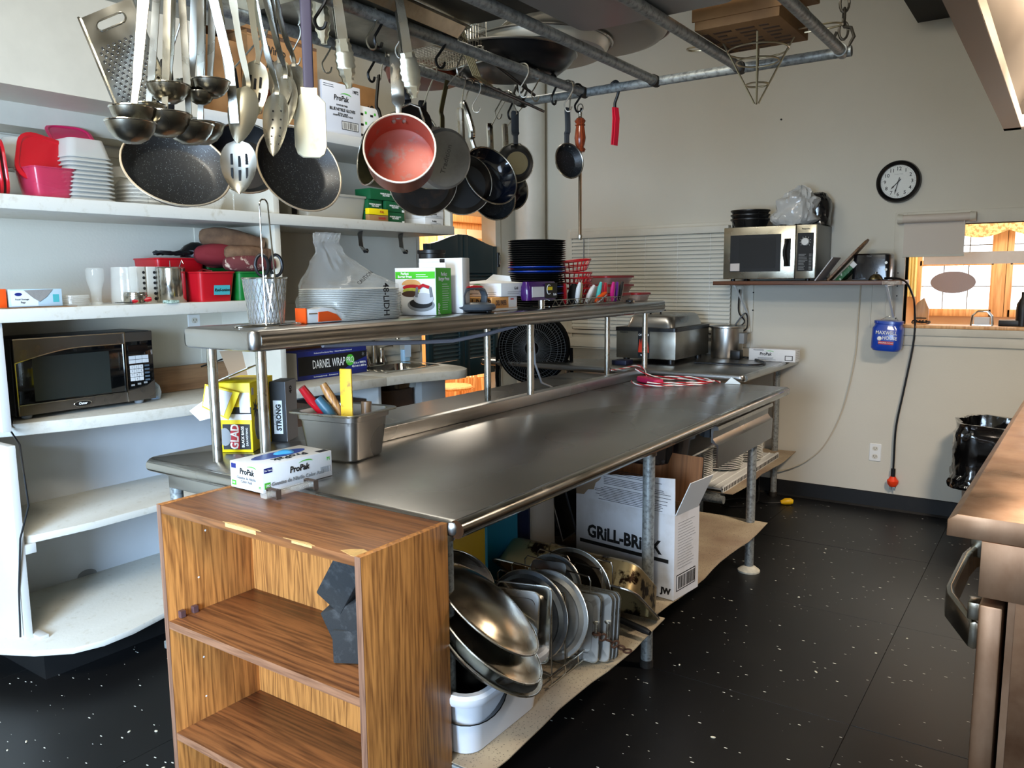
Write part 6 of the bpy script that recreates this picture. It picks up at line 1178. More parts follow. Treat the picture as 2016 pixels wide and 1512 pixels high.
pan('mini speckled egg pan with a grey handle hanging alone', (-1.27, 2.15, 1.846), (.90, -.36, .12), (0, 0, 1), .052, .022, GRANITE, BLKEX, .105, DGREY, 'flat', bend=.08, hw=.016)
# sharpening steel and bottle opener
t = thing('barbecue_skewer', 'long steel rod with a turned wooden handle at the far rack corner', 'skewer', (-1.265, 2.206, 2.02))
part('ring', G().tube([(.010 * math.cos(a), 0, -.012 + .012 * math.sin(a)) for a in [2 * PI * k / 16 for k in range(16)]], .002, 6, closed=True), UTEN, t)
part('ferrule', G().lathe([(.003, -.022), (.006, -.026), (.005, -.036), (.007, -.040)], 14), UTEN, t)
part('handle', G().lathe([(0, -.040), (.011, -.042), (.0175, -.05), (.013, -.058), (.0165, -.062), (.013, -.066), (.015, -.08), (.0175, -.10), (.015, -.12), (.011, -.128), (.0175, -.134), (.014, -.142), (0, -.144)], 20), woodmat('red_brown_handle', (150, 66, 34), (90, 36, 20), 2, 20, .2), t)
part('rod', G().cyl((0, 0, -.143), (0, 0, -.398), .0052, n=10), mat('bronze_rod', (150, 124, 98), .25, 1), t); part('rod_tip', G().lathe([(0, -.388), (.007, -.392), (.008, -.400), (.005, -.408), (0, -.410)], 12), UTEN, t)
t = thing('red_tong_holder', 'red loop strap with a black hook right of the wooden handled rod', 'strap', (-1.165, 2.238, RZ)); part('strap_loop', G().strap([(0, 0, -.058), (.004, -.004, -.09), (.0, 0, -.13), (-.004, .002, -.165), (.003, .002, -.168), (.008, 0, -.13), (.010, 0, -.09), (.006, 0, -.058)], .018, .003, (.3, 1, 0)), mat('bright_red_rubber', (196, 22, 48), .5), t)
part('black_hook', G().tube(smooth([(-.014, 0, -.004), (-.010, 0, .012), (.004, 0, .018), (.015, 0, .006), (.012, 0, -.02), (.002, 0, -.045), (.003, 0, -.062)], 4), .0045, 8), BH, t)
# ---- utensils.  ladles: local z up, bowl opening up, handle rising from the rim
def ladle(lab, b, top, r, m=None, tilt=(0, 0, 1), w_=.0125):
    # b: rim point of the bowl where the handle starts; top: handle top (world)
    t = thing('ladle', lab, 'ladle', b, 0, 'ladles hanging at the near end of the pot rack')
    B, T = Vector(b), Vector(top); d = (T - B); side = Vector((.56, -.81, 0)).normalized(); out = Vector(tilt)
    cen = Vector((.50, -.35, 0)).normalized() * r * .95
    r *= 1.14; bw = G().lathe([(0, -r * .86), (r * .35, -r * .80), (r * .66, -r * .62), (r * .88, -r * .34), (r, 0), (r * .98, .0), (r * .86, -r * .33), (r * .64, -r * .60), (r * .3, -r * .78), (0, -r * .84)], 32)
    part('bowl', bw.xf(Matrix.Translation(cen + Vector((0, 0, -.001)))), m or BOWL, t); part('rim', G().tube([(cen.x + r * math.cos(a), cen.y + r * math.sin(a), 0) for a in [2 * PI * k / 32 for k in range(32)]], .0014, 5, closed=True), CHROME, t)
    part('handle', G().strap(smooth([Vector((0, 0, -r * .25)), Vector((0, 0, .01)), d * .25, d * .6, d * .9, d], 3), [.03] * 3 + [w_ * .8] * 3 + [w_] * 9 + [w_ * .9], .0022, (.81, .56, 0)), UTEN, t)
    part('hang_hook', G().tube(smooth([d, d + Vector((0, 0, .008)), d + Vector((.004, 0, .014))], 3), .002, 5), UTEN, t)
LT = lambda y, z=2.045, x=-1.265: (x, y, z)
lad = [((-1.21, .725, 1.764), .80, .030, 'leftmost small ladle in front of the grater'), ((-1.19, .708, 1.738), .81, .032, 'lowest left ladle with a round dark bowl'), ((-1.215, .78, 1.764), .84, .037, 'wide shallow ladle in the middle of the lower row'), ((-1.26, .782, 1.784), .825, .024, 'small ladle between the grater and the handles in the upper row'),
       ((-1.22, .828, 1.756), .86, .034, 'wide ladle at the front right of the lower row'), ((-1.26, .82, 1.822), .85, .030, 'dark ladle bowl left in the upper row'), ((-1.29, .886, 1.843), .89, .026, 'second ladle from the right in the upper row'), ((-1.26, .902, 1.844), .925, .029, 'shiny ladle at the right of the upper row'), ((-1.29, .898, 1.774), .905, .036, 'ladle furthest right in the lower row'), ((-1.27, .888, 1.823), .90, .020, 'smallest ladle tucked under the upper row')]
for c_, y, r, lab in lad: ladle(lab, tuple(Vector(c_) - Vector((.50, -.35, 0)).normalized() * r * .95), LT(y), r)
# grater
Mg = MX((-1.285, .690, 1.775), (.50, .86, -.16), (-.55, .40, 1.0)); Mg = MX(Vector((-1.325, .790, 1.866)), (.734, .569, .372), (-.476, -.189, .859))
t = thing('flat_grater', 'flat stainless grater with an oval hand hole hanging slanted at the left', 'grater', M=Mg @ Matrix.Scale(1.12, 4))
gw, gh = .072, .17; go = [(-gw / 2 - .008, gh / 2), (-gw / 2 + .004, -gh / 2), (gw / 2 - .004, -gh / 2), (gw / 2 + .008, gh / 2)]
# plate with a real hand hole
hol = rr(.046, .016, .0079, 5, 0, .062); n_ = len(hol)
def gx(y): return gw / 2 - .004 + .012 * (y + gh / 2) / gh
def edge_pt(p):
    ax, ay = p[0], p[1] - .062; s_ = max(abs(ax) / .043, abs(ay) / .0225, 1e-6); return (max(-gx(.04), min(gx(.04), ax / s_)), .062 + ay / s_)
g = G()
for z in (0, .0015): g.loft([ringz(hol, z), ringz([edge_pt(p) for p in hol], z)], c0=False, c1=False)
g.loft([ringz(hol, 0), ringz(hol, .0015)], c0=False, c1=False).box(-.040, .040, -gh / 2, .0396, 0, .0015)
part('plate', g, CHROME, t)
part('side_fold', G().box(-.043, -.040, -gh / 2, gh / 2, -.002, .006), CHROME, t); part('side_fold', G().box(.040, .043, -gh / 2, gh / 2, -.002, .006), CHROME, t)
part('handle_collar', G().tube(ringz(hol, .0015), .0016, 6, closed=True), CHROME, t)
tooth = mesh('tooth', G().lathe([(.0024, 0), (.0020, .0016), (.0010, .0016), (.0008, .0002), (0, .0002)], 8), [CHROME, BLACKM]); hole = mesh('grater_hole', G().cyl((0, 0, .0015), (0, 0, .0019), .0017, n=8), BLACKM)
for j in range(17):
    for i in range(7 + j % 2):
        x, y = (i - (6 + j % 2) / 2) * .0092, .030 - j * .0066
        o = bpy.data.objects.new('grater_tooth', hole if False else tooth); COL.objects.link(o); o.parent = t; o.location = (x, y, .0015)
        o2 = bpy.data.objects.new('grater_hole', hole); COL.objects.link(o2); o2.parent = o; o2.location = (.0012, 0, .0000 - .0015 + .0012)
# spoons
def spoon(lab, base, tip, top, w_, slots=0, m=None, facing=(.56, -.81, .1), name='serving_spoon', holes=0, concave=True):
    # base: where the bowl meets the handle, tip: end of the bowl, top: handle top
    B, Tp, T = Vector(base), Vector(tip), Vector(top); ax = (Tp - B); L = ax.length; Mf = MX(B, ax, facing); Mf = MX(B, ax.normalized(), ((Vector(facing)).cross(ax)).normalized() * (1 if concave else -1))
    t = thing(name, lab, 'spoon', M=Mf, group='serving spoons hanging on the pot rack')
    n = 14; rings = []
    for s_, sg in ((0, 1), (1, -1)):
        pass
    g = G(); ny = 8
    def P(u, v, off=0):
        wv = w_ / 2 * (math.sin(PI * min(1, u ** .8)) ** .62 if 0 < u < 1 else 0) + .0035 * (1 - u) + .0005
        return (L * u, wv * v, -.008 * (1 - v * v) * math.sin(PI * u) ** .7 + off)
    for off in (0, -.0014): g.loft([[P(k / n, -1 + 2 * q / ny, off) for q in range(ny + 1)] for k in range(n + 1)], c0=False, c1=False, closed=False)
    g.loft([[P(k / n, v, off) for k in range(n + 1)] for v, off in ((1, 0), (1, -.0014))], c0=False, c1=False, closed=False).loft([[P(k / n, v, off) for k in range(n + 1)] for v, off in ((-1, 0), (-1, -.0014))], c0=False, c1=False, closed=False)
    part('spoon_bowl', g, m or UTEN, t, sm=True)
    Ti = Mf.inverted() @ T
    part('handle', G().strap(smooth([(0.006, 0, -.001), (-.012, 0, .002), tuple(Ti * .35 + Vector((0, 0, .004))), tuple(Ti * .7 + Vector((0, 0, .003))), tuple(Ti)], 4), [.008] * 6 + [.011] * 6 + [.014] * 5, .0030, (0, 1, 0)), m or UTEN, t)
    for k in range(slots):
        x = L * (.34 + .26 * (k // 3)) + (.004 if k % 3 == 1 else 0); y = ((k % 3) - 1) * w_ * .22; z = -.008 * (1 - (y / (w_ / 2)) ** 2) * math.sin(PI * x / L) ** .7
        part('slot', G().box(x - .010, x + .010, y - .0022, y + .0022, z - .0002, z + .0012), BLACKM, t)
    for k in range(holes):
        x = L * (.28 + .13 * (k // 2)); y = ((k % 2) - .5) * w_ * .35; z = -.008 * (1 - (y / (w_ / 2)) ** 2) * math.sin(PI * x / L) ** .7
        part('hole', G().cyl((x, y, z - .0002), (x, y, z + .001), .0018, n=8), BLACKM, t)
    return t
WS = mat('pale_satin_steel', (214, 210, 190), .32, .9, rvar=.05, vs=20)
spoon('pale serving spoon seen from behind in front of the slotted one', (-1.27, .987, 1.851), (-1.262, .953, 1.745), (-1.265, .955, 2.045), .048, m=WS, facing=(.75, -.55, .2), concave=False)
spoon('slotted steel spoon hanging lowest between the two black pans', (-1.29, .975, 1.757), (-1.285, .969, 1.658), (-1.285, .94, 2.045), .062, 6, facing=(.62, -.78, .1))
spoon('slotted spoon half hidden behind the pale spoon', (-1.275, 1.017, 1.905), (-1.27, .996, 1.795), (-1.265, .995, 2.045), .042, 6, m=WS, facing=(.85, -.45, .1))
spoon('perforated steel spoon hanging left of the white spatula', (-1.275, 1.059, 1.856), (-1.265, 1.035, 1.732), (-1.265, 1.0, 2.045), .046, 0, facing=(.45, -.85, .1), holes=10)
spoon('plain steel spoon behind the perforated one', (-1.29, 1.094, 1.895), (-1.285, 1.080, 1.79), (-1.265, 1.03, 2.045), .046, facing=(.45, -.85, .1))
spoon('steel spoon at the right of the spoon cluster', (-1.29, 1.116, 1.922), (-1.29, 1.109, 1.815), (-1.265, 1.05, 2.045), .046, facing=(.4, -.9, .1))
spoon('bowl shaped steel spoon highest at the right of the cluster', (-1.30, 1.09, 1.925), (-1.295, 1.085, 1.83), (-1.265, 1.045, 2.045), .044, facing=(.6, -.8, .1))
solo('utensil_rod', G().strap([(-1.262, .905, 2.045), (-1.262, .945, 1.88), (-1.262, .950, 1.78)], .016, .004, (.81, .56, 0)), UTEN, 'thick flat steel handle between the ladles and the spoons', 'utensil')
# spatula
t = thing('rubber_spatula', 'large cream rubber spatula with a purple grey handle hanging in front of the pans', 'spatula', M=MX((-1.265, 1.130, 1.812), (.60, .80, 0), (0, -.03, 1)))
part('handle', G().loft([[(x, y, z) for x, z in rr(.0205 + .002 * (y > .2), .009, .004, 3)] for y in (.060, .12, .245)]), mat('purple_grey_plastic', (82, 76, 92), .4), t)
part('blade', G().loft([[(x * k, y * (1 if k == 1 else .98) - .005, z) for x, y in ((-.016, .068), (-.016, .055), (-.031, .040), (-.031, -.045), (-.026, -.060), (-.016, -.067), (.016, -.067), (.026, -.060), (.031, -.045), (.031, .040), (.016, .055), (.016, .068))] for k, z in ((.97, -.005), (1, -.003), (1, .003), (.97, .005))]), mat('cream_rubber', (246, 240, 208), .45, c2=(236, 206, 150), vs=9, thr=(.62, .75), sss=.1), t)
# tongs
def tongs(lab, p, top, wd_=.026, face=(.6, -.8, 0), m=None):
    B, T = Vector(p), Vector(top); ax = (T - B).normalized(); Mf = MX(B, ax, Vector(face).cross(ax)); L = (T - B).length
    t = thing('tongs', lab, 'tongs', M=Mf, group='tongs hanging on the pot rack')
    for s_ in (-1, 1):
        g = G(); rings = []
        for k in range(22):
            x = .095 * k / 21; wv = (.22 + .78 * math.sin(PI / 2 * min(1, x / .05)) - .28 * max(0, (x - .06) / .035)) * wd_ / 2 + (.0022 if k % 3 == 0 else 0)
            rings.append([(x, -wv, s_ * .006), (x, -wv * .5, s_ * (.006 + .006)), (x, wv * .5, s_ * (.006 + .006)), (x, wv, s_ * .006), (x, wv * .5, s_ * (.006 + .0045)), (x, -wv * .5, s_ * (.006 + .0045))])
        a = part('scalloped_tip', g.loft(rings), m or WS, t)
        part('arm', G().loft([[(x, -h, s_ * e), (x, -h, s_ * (e + .004)), (x, h, s_ * (e + .004)), (x, h, s_ * e), (x, h * .7, s_ * (e + .001)), (x, -h * .7, s_ * (e + .001))] for x, h, e in ((.088, .0105, .006), (.14, .0095, .010), (L - .02, .009, .006), (L, .006, .001))]), m or UTEN, t)
    return t
tongs('steel tongs with scalloped tips left of the copper saucepan', (-1.27, 1.245, 1.895), (-1.26, 1.20, 2.11), .036, (.80, -.60, 0))
tongs('larger steel tongs with scalloped tips above the copper saucepan', (-1.24, 1.415, 1.900), (-1.235, 1.36, 2.12), .042, (.80, -.60, 0))
tongs('blurred tongs tip highest behind the first tongs', (-1.34, 1.245, 1.995), (-1.33, 1.22, 2.16), .032)
# ---- things lying on top of the rack
RT = RZ + .0140
DKB = mat('dark_bowl_metal', (22, 22, 23), .28, .2)
def tray(lab, c, r, h, m, name='round_tray', n=(0, 0, 1), k=.9):
    t = thing(name, lab, 'tray' if 'tray' in name else 'pan', M=NZ(c, n, (0, 1, 0)), group='things lying on the pot rack')
    part('tray_dish', G().lathe([(0, 0), (r * .55, .002), (r * .78, h * .22), (r * .92, h * .6), (r, h), (r * .97, h), (r * .75, h * .3), (0, .004)] if name == 'wok' else [(0, 0), (r * .82, 0), (r * .9, .004), (r * k + (1 - k) * r * .5, h * .6), (r * .97, h), (r, h), (r, h + .002), (r * .96, h + .002), (r * .88, .006), (0, .003)], 64), m, t)
    part('rim', G().tube([(r * math.cos(a), r * math.sin(a), h) for a in [2 * PI * q / 64 for q in range(64)]], .0035, 6, closed=True), STEEL, t); return t
tray('black wok bottom lying on the left pipes of the pot rack', (-1.375, 1.985, RT), .195, .055, DKB, 'wok', (0, 0, 1), .8)
tray('wide pale steel tray lying between the wok and the largest tray', (-1.317, 2.06, RT + .062), .21, .03, mat('pale_tray', (196, 193, 180), .4, .6))
tray('largest round steel tray lying highest on the pot rack', (-1.20, 2.12, RT + .100), .245, .025, mat('satin_tray', (168, 163, 152), .42, .6))
tray('brown copper pan lying at the far left pipe of the rack', (-1.62, 1.90, RT), .12, .04, mat('brown_copper', (96, 44, 30), .4, .6), 'copper_pan')
t = thing('hotel_pan', 'deep rectangular steel pan standing on the middle of the pot rack', 'pan', (-.805, 1.48, RT), 0); part('pan_body', G().loft([ringz(rr(.37, .53, .03), 0), ringz(rr(.40, .56, .03), .10), ringz(rr(.44, .60, .03), .105), ringz(rr(.39, .55, .03), .105), ringz(rr(.36, .52, .03), .004)]), mat('satin_pan_steel', (176, 175, 172), .35, .8, rvar=.06), t); part('rim', G().tube(ringz(rr(.44, .60, .03), .105), .003, 6, closed=True), UTEN, t)
t = thing('sheet_pan', 'wide steel sheet pan lying on the near pipes above the tongs', 'pan', (-1.40, 1.40, RT), .05); part('pan_body', G().loft([ringz(rr(.30, .42, .02), 0), ringz(rr(.33, .45, .02), .028), ringz(rr(.345, .465, .02), .028), ringz(rr(.345, .465, .02), .031), ringz(rr(.325, .445, .02), .031), ringz(rr(.295, .415, .02), .003)]), mat('bright_tray', (196, 192, 178), .3, 1, c2=(140, 134, 120), vs=9), t)
t = thing('dark_oven_pan', 'dark deep oven pan lying across the middle pipes near the wire basket', 'pan', (-1.10, 1.42, RT + .034), .08); part('pan_body', G().loft([ringz(rr(.26, .44, .03), 0), ringz(rr(.30, .48, .03), .07), ringz(rr(.29, .47, .03), .07), ringz(rr(.25, .43, .03), .004)]), mat('dark_bronze_pan', (74, 68, 54), .35, .8, c2=(40, 36, 30), vs=9), t)
t = thing('stacked_sheet_pan', 'second sheet pan stacked under the first at the near left of the rack', 'pan', (-1.62, 1.10, RT + .035), -.1); part('pan_body', G().loft([ringz(rr(.30, .40, .02), 0), ringz(rr(.33, .43, .02), .02), ringz(rr(.33, .43, .02), .023), ringz(rr(.30, .40, .02), .003)]), mat('pale_carton_steel', (188, 184, 168), .5, .5), t)
# wire fry basket
t = thing('fry_basket', 'rectangular wire fry basket hung under the pans with a long black handle', 'basket', M=Matrix.Translation((-1.43, 1.70, RT + .006)) @ Matrix.Rotation(-.15, 4, 'Z'))
bw, bl_, bh = .16, .26, .10; g = G()
for k in range(17):
    x = -bw / 2 + bw * k / 16; g.tube([(x, -bl_ / 2, bh), (x, -bl_ / 2, 0), (x, bl_ / 2, 0), (x, bl_ / 2, bh)], .0009, 4)
for k in range(27):
    y = -bl_ / 2 + bl_ * k / 26; g.tube([(-bw / 2, y, bh), (-bw / 2, y, 0), (bw / 2, y, 0), (bw / 2, y, bh)], .0009, 4)
for z in (.02, .04, .06, .08): g.tube([(-bw / 2, -bl_ / 2, z), (bw / 2, -bl_ / 2, z), (bw / 2, bl_ / 2, z), (-bw / 2, bl_ / 2, z)], .0009, 4, closed=True)
o = part('wire_mesh', g, UTEN, t); o['kind'] = 'stuff'
part('top_frame', G().tube(ringz(rr(bw, bl_, .02), bh), .0032, 6, closed=True), UTEN, t); part('bottom_frame', G().tube(ringz(rr(bw, bl_, .02), 0), .0032, 6, closed=True), UTEN, t)
t = thing('basket_hanger', 'stack of bent wire basket hangers hooked over the second pipe', 'hanger', (0, 0, 0))
for k in range(5): part('hanger_wire', G().tube([(-1.285 + .0 * k, 1.60 + .008 * k, 2.16), (-1.285, 1.64 + .008 * k, 2.085), (-1.262, 1.665 + .008 * k, 2.00), (-1.252, 1.70 + .008 * k, 1.985)], .0022, 6), mat('brass_wire', (150, 138, 110), .35, .9) if k == 0 else bpy.data.materials['brass_wire'], t)
for q, (a, b) in enumerate((((-1.285, 1.62, 2.095), (-1.31, 2.02, 2.02)), ((-1.255, 1.70, 1.985), (-1.33, 2.10, 1.99)))): part('handle_rod', G().cyl(a, b, .0042, n=8), BLACK, t)
# cartons on the rack
D_ = (.20, .24, .075); t = carton('lid_carton', 'open brown carton with small print lying on the far right of the pot rack', 'box', (-.775, 1.895, RT), D_, CARD, 0)
g = G(); random.seed(2)
for k in range(7):
    for c in range(3): g.box(.03 + .055 * c, .03 + .055 * c + random.uniform(.02, .045), .04 + .03 * k, .052 + .03 * k, -.0008, 0)
g.box(.005, .018, .04, .13, -.0008, 0).box(.005, .018, .16, .23, -.0008, 0)
o = part('printed_text', g, CARDD, t); o['kind'] = 'stuff'
part('raised_flap', G().box(-.005, .205, -.004, 0, .02, .12), CARD, t)
carton('upper_carton', 'second brown carton on top of the printed one', 'box', (-.765, 1.90, RT + .078), (.20, .24, .10), CARD, -.08)
# cone strainer stand
BRS = mat('champagne_wire', (176, 164, 136), .3, .9)
t = thing('cone_strainer_stand', 'wire cone shaped strainer stand with looped handles hung from the rack end', 'strainer stand', M=Matrix.Translation((-.675, 2.06, RZ)) @ Matrix.Scale(1.22, 4))
for z, r_ in ((.022, .075), (-.008, .060), (-.030, .042), (-.075, .022)): part('hoop', G().tube([(r_ * math.cos(a), r_ * math.sin(a), z) for a in [2 * PI * k / 28 for k in range(28)]], .0018, 6, closed=True), BRS, t)
for a in (.3, 1.87, 3.44, 5.0): part('rib_wire', G().tube([(.095 * math.cos(a), .095 * math.sin(a), .06), (.060 * math.cos(a), .060 * math.sin(a), -.004), (.004 * math.cos(a), .004 * math.sin(a), -.112)], .0021, 6), BRS, t)
for s_ in (-1, 1): part('side_handle', G().tube(smooth([(s_ * .06, .03, .02), (s_ * .12, .04, .022), (s_ * .155, .03, .022), (s_ * .15, -.005, .018), (s_ * .12, -.01, .018), (s_ * .058, -.005, .018)], 3), .0020, 6), BRS, t)

# ================================================================ BACK WALL THINGS
t = thing('wall_clock', 'round wall clock with a black frame on the back wall', 'clock', M=MX((-.898, BY - .001, 2.05), (1, 0, 0), (0, 0, 1)))
part('frame', G().lathe([(.124, 0), (.127, .012), (.122, .030), (.112, .034), (.100, .026), (.098, .014)], 56), mat('clock_frame_black', (10, 10, 11), .3), t)
fc = part('face', G().lathe([(0, .014), (.100, .014), (.100, .010), (0, .010)], 48), mat('clock_face', (226, 228, 222), .5), t)
for k in range(1, 13): a = PI / 2 - PI * k / 6; word(str(k), .030, INK, fc, Matrix.Translation((.076 * math.cos(a), .076 * math.sin(a), .0146)), 'numeral', off=.0004)
for k in range(60): a = 2 * PI * k / 60; part('minute_tick', G().box(-.0006, .0006, .089, .093 + .002 * (k % 5 == 0), .0142, .0148), INK, fc, M=Matrix.Rotation(a, 4, 'Z'))
word('Sterling & Noble', .007, GREY, fc, Matrix.Translation((0, .045, .0146)))
def hand(nm, ang, L, w_, tail, z): part(nm, G().loft([[(x, y, q) for x, y in ((-w_ / 2, -tail), (w_ / 2, -tail), (w_ * .5, L * .55), (w_, L * .7), (0, L), (-w_, L * .7), (-w_ * .5, L * .55))] for q in (z, z + .0012)]), INK, t, M=Matrix.Rotation(-ang, 4, 'Z'))
hand('hour_hand', math.radians(223), .060, .005, .02, .017); hand('minute_hand', math.radians(194), .078, .004, .026, .0195); part('hub', G().cyl((0, 0, .016), (0, 0, .022), .004, n=12), INK, t)
part('lens', G().lathe([(0, .0265), (.101, .0250)], 40), mat('clock_lens', (240, 240, 240), .03, alpha=.06), t)
# wooden wall shelf
SHZ = 1.458
t = thing('wall_shelf', 'brown wooden wall shelf on white angle brackets carrying the microwave', 'shelf', (0, 0, 0))
part('shelf_board', G().box(-1.925, -.81, 5.10, BY - .001, SHZ - .026, SHZ), woodmat('shelf_brown_wood', (110, 70, 48), (66, 40, 28), 0, 10), t, .003)
part('worn_corner', G().box(-.90, -.808, 5.0985, 5.20, SHZ - .024, SHZ - .003), mat('chipped_white', (206, 200, 190), .6, c2=(110, 80, 60), vs=40), t)
for x in (-1.795, -.885):
    b = part('bracket', G().box(x - .006, x + .006, 5.14, BY - .002, SHZ - .034, SHZ - .027).box(x - .006, x + .006, BY - .012, BY - .002, SHZ - .25, SHZ - .03), WPLA, t)
    part('brace', G().strap([(x, 5.16, SHZ - .035), (x, BY - .012, SHZ - .235)], .012, .006, (1, 0, 0)), WPLA, b)
    for z in (-.08, -.20): part('screw', G().cyl((x + .03, BY - .013, SHZ + z), (x + .03, BY - .018, SHZ + z), .005, n=8), BLACKM, b)
# commercial microwave
t = thing('microwave_oven', 'stainless dial microwave oven on the wall shelf', 'microwave', (-1.85, 5.08, SHZ + .014)); MW = (.575, .36, .325)
BS2 = mat('warm_brushed_steel', (190, 184, 166), .25, 1, rvar=.06, vs=14)
part('case', G().box(0, MW[0], .02, MW[1], 0, MW[2]), mat('case_steel', (128, 128, 126), .4, .8), t, .004)
d_ = part('door', G().box(0, .452, 0, .022, 0, MW[2]), BS2, t, .005); part('glass', G().box(.045, .365, -.002, .001, .045, .275), BLACK, d_); part('window', G().box(.10, .335, -.0028, -.0019, .065, .255), mat('window_mesh', (14, 15, 15), .6), d_)
part('sticker', G().box(.048, .108, -.0034, -.0026, .05, .098), mat('pale_sticker', (206, 196, 188), .6), d_)
part('handle', G().tube(smooth([(.405, 0, .235), (.405, -.025, .225), (.395, -.034, .16), (.405, -.025, .095), (.405, 0, .085)], 4), .0095, 10), BLACK, d_); part('handle_recess', G().box(.385, .425, -.0015, .001, .075, .245), BLACKM, d_, .004)
p_ = part('control_panel', G().box(.455, MW[0], 0, .022, 0, MW[2]), BS2, t, .004); part('black_panel', G().box(.464, .560, -.002, .001, .045, .275), INK, p_); part('dial', G().lathe([(0, .016), (.020, .016), (.024, .010), (.024, 0)], 28).xf(MX((.512, -.002, .222), (1, 0, 0), (0, 0, 1))), WPLA, p_)
for k in range(9): a = math.radians(-130 + 32 * k); part('dial_tick', G().box(-.001, .001, .028, .033, 0, .0006), WINK, p_, M=MX((.512, -.0025, .222), (1, 0, 0), (0, 0, 1)) @ Matrix.Rotation(a, 4, 'Z'))
g = G(); random.seed(4)
for k in range(11): g.box(.474, .474 + random.uniform(.03, .055), -.0028, -.0020, .055 + .009 * k, .0585 + .009 * k).box(.536, .551, -.0028, -.0020, .055 + .009 * k, .0585 + .009 * k)
o = part('time_table_print', g, GREY, p_); o['kind'] = 'stuff'; word('Panasonic', .012, INK, p_, MX((.512, -.001, .300), (1, 0, 0), (0, 0, 1)), off=.0003)
for x in (.05, .52):
    for y in (.05, .31): part('foot', G().cyl((x, y, -.013), (x, y, 0), .014, n=12), BLACK, t)
mz = SHZ + .014 + MW[2] + .001
t = thing('black_bowl', 'top black round container of the stack on the wall microwave', 'bowl', (-1.735, 5.24, mz + .055), 0, 'black containers on the microwave'); bb = part('bowl_body', G().lathe([(0, 0), (.095, 0), (.10, .01), (.118, .048), (.124, .050), (.124, .058), (.116, .056), (.098, .012), (0, .005)], 40), BLACK, t)
for k in range(8): a = 2 * PI * k / 8; part('flute', G().cyl((.105 * math.cos(a), .105 * math.sin(a), .01), (.117 * math.cos(a), .117 * math.sin(a), .045), .003, n=6), BLACK, t)
dup(t, (-1.735, 5.24, mz + .028), 0, 'middle black round container of the stack on the wall microwave'); dup(t, (-1.735, 5.24, mz), 0, 'lowest black round container of the stack on the wall microwave')
WBG = mat('milky_bag_film', (216, 216, 212), .25, trans=.25, ior=1.1, coat=.6, bump=1, bs=28)
t = thing('white_plastic_bag', 'milky white plastic bag of cups slumped on the wall microwave', 'bag', (-1.455, 5.22, mz), 0); part('bag_film', bagmesh(blend([(0, 0, 0.001, .10, .085, .8), (0, 0, .03, .13, .10, .8), (.01, 0, .09, .12, .10, .85), (.02, 0, .15, .10, .085, .9), (.03, 0, .20, .07, .06, 1), (.035, 0, .225, .03, .025, 1), (.04, 0, .245, .008, .01, 1)], 5), 64, amp=.034, fr=17), WBG, t)
t = thing('black_plastic_bag', 'clear topped bag of black lids right of the milky white bag', 'bag', (-1.335, 5.33, mz), 0); part('bag_film', bagmesh(blend([(0, 0, .001, .075, .06, .8), (0, 0, .09, .078, .065, .8), (0, 0, .16, .065, .055, .9), (0, 0, .195, .04, .035, 1), (0, 0, .205, .012, .012, 1)], 4), amp=.014, fr=12, seed=3), mat('glossy_black_bag', (22, 22, 24), .16, coat=.6, bump=1, bs=30), t)
# boards, toaster, bell
WDB = woodmat('board_wood', (132, 100, 70), (88, 62, 42), 0, 12)
t = thing('cutting_board', 'brown rounded cutting board leaning between the microwave and the toaster', 'cutting board', M=Matrix.Translation((-1.225, 5.22, SHZ + .001)) @ Matrix.Rotation(.12, 4, 'Z') @ Matrix.Rotation(.72, 4, 'Y')); part('board', G().loft([[(x, y, z) for y, z in ((-.09, 0), (.09, 0), (.095, .16), (.08, .26), (.055, .305), (.0, .325), (-.055, .305), (-.08, .26), (-.095, .16))] for x in (-.007, .007)]), WDB, t, .003)
t = thing('white_paper_stack', 'pale paper folder leaning left of the cutting board', 'paper', M=Matrix.Translation((-1.275, 5.18, SHZ + .001)) @ Matrix.Rotation(.62, 4, 'Y')); part('sheet', G().box(-.003, .003, -.10, .10, 0, .17), mat('grey_white_paper', (196, 196, 198), .6), t)
t = thing('green_print_pack', 'green and white printed pack slanted behind the cutting board', 'pack', M=Matrix.Translation((-1.185, 5.24, SHZ + .001)) @ Matrix.Rotation(.75, 4, 'Y')); part('pack_body', G().box(0, .030, -.07, .07, 0, .155), mat('green_dark_print', (32, 92, 50), .5, c2=(190, 200, 190), vs=30, thr=(.56, .62)), t, .003); part('white_end', G().box(-.001, .031, -.071, .071, .125, .157), WCARD, t, .002)
t = thing('toaster', 'black two slot toaster with silver buttons on the wall shelf', 'toaster', (-1.085, 5.17, SHZ + .008)); part('housing', G().loft([ringz(rr(.21, .165, .02, 4, .105, .085), 0), ringz(rr(.212, .17, .03, 4, .105, .085), .08), ringz(rr(.205, .16, .03, 4, .105, .085), .142), ringz(rr(.185, .14, .03, 4, .105, .085), .150)]), mat('gloss_black', (14, 14, 20), .2, coat=.4), t)
for y in (.055, .115): part('bread_slot', G().box(.03, .18, y - .010, y + .010, .1495, .1506), BLACKM, t)
for z in (.055, .095): part('button', G().cyl((.190, .004, z), (.190, -.006, z), .008, n=14), CHROME, t)
part('lever', G().box(-.012, .002, .07, .10, .09, .105), BLACK, t, .003); word('Oster', .012, GREY, t, MX((.095, -.0025, .135), (1, 0, 0), (0, 0, 1))); part('base', G().box(.01, .20, .01, .16, -.008, .002), BLACK, t)
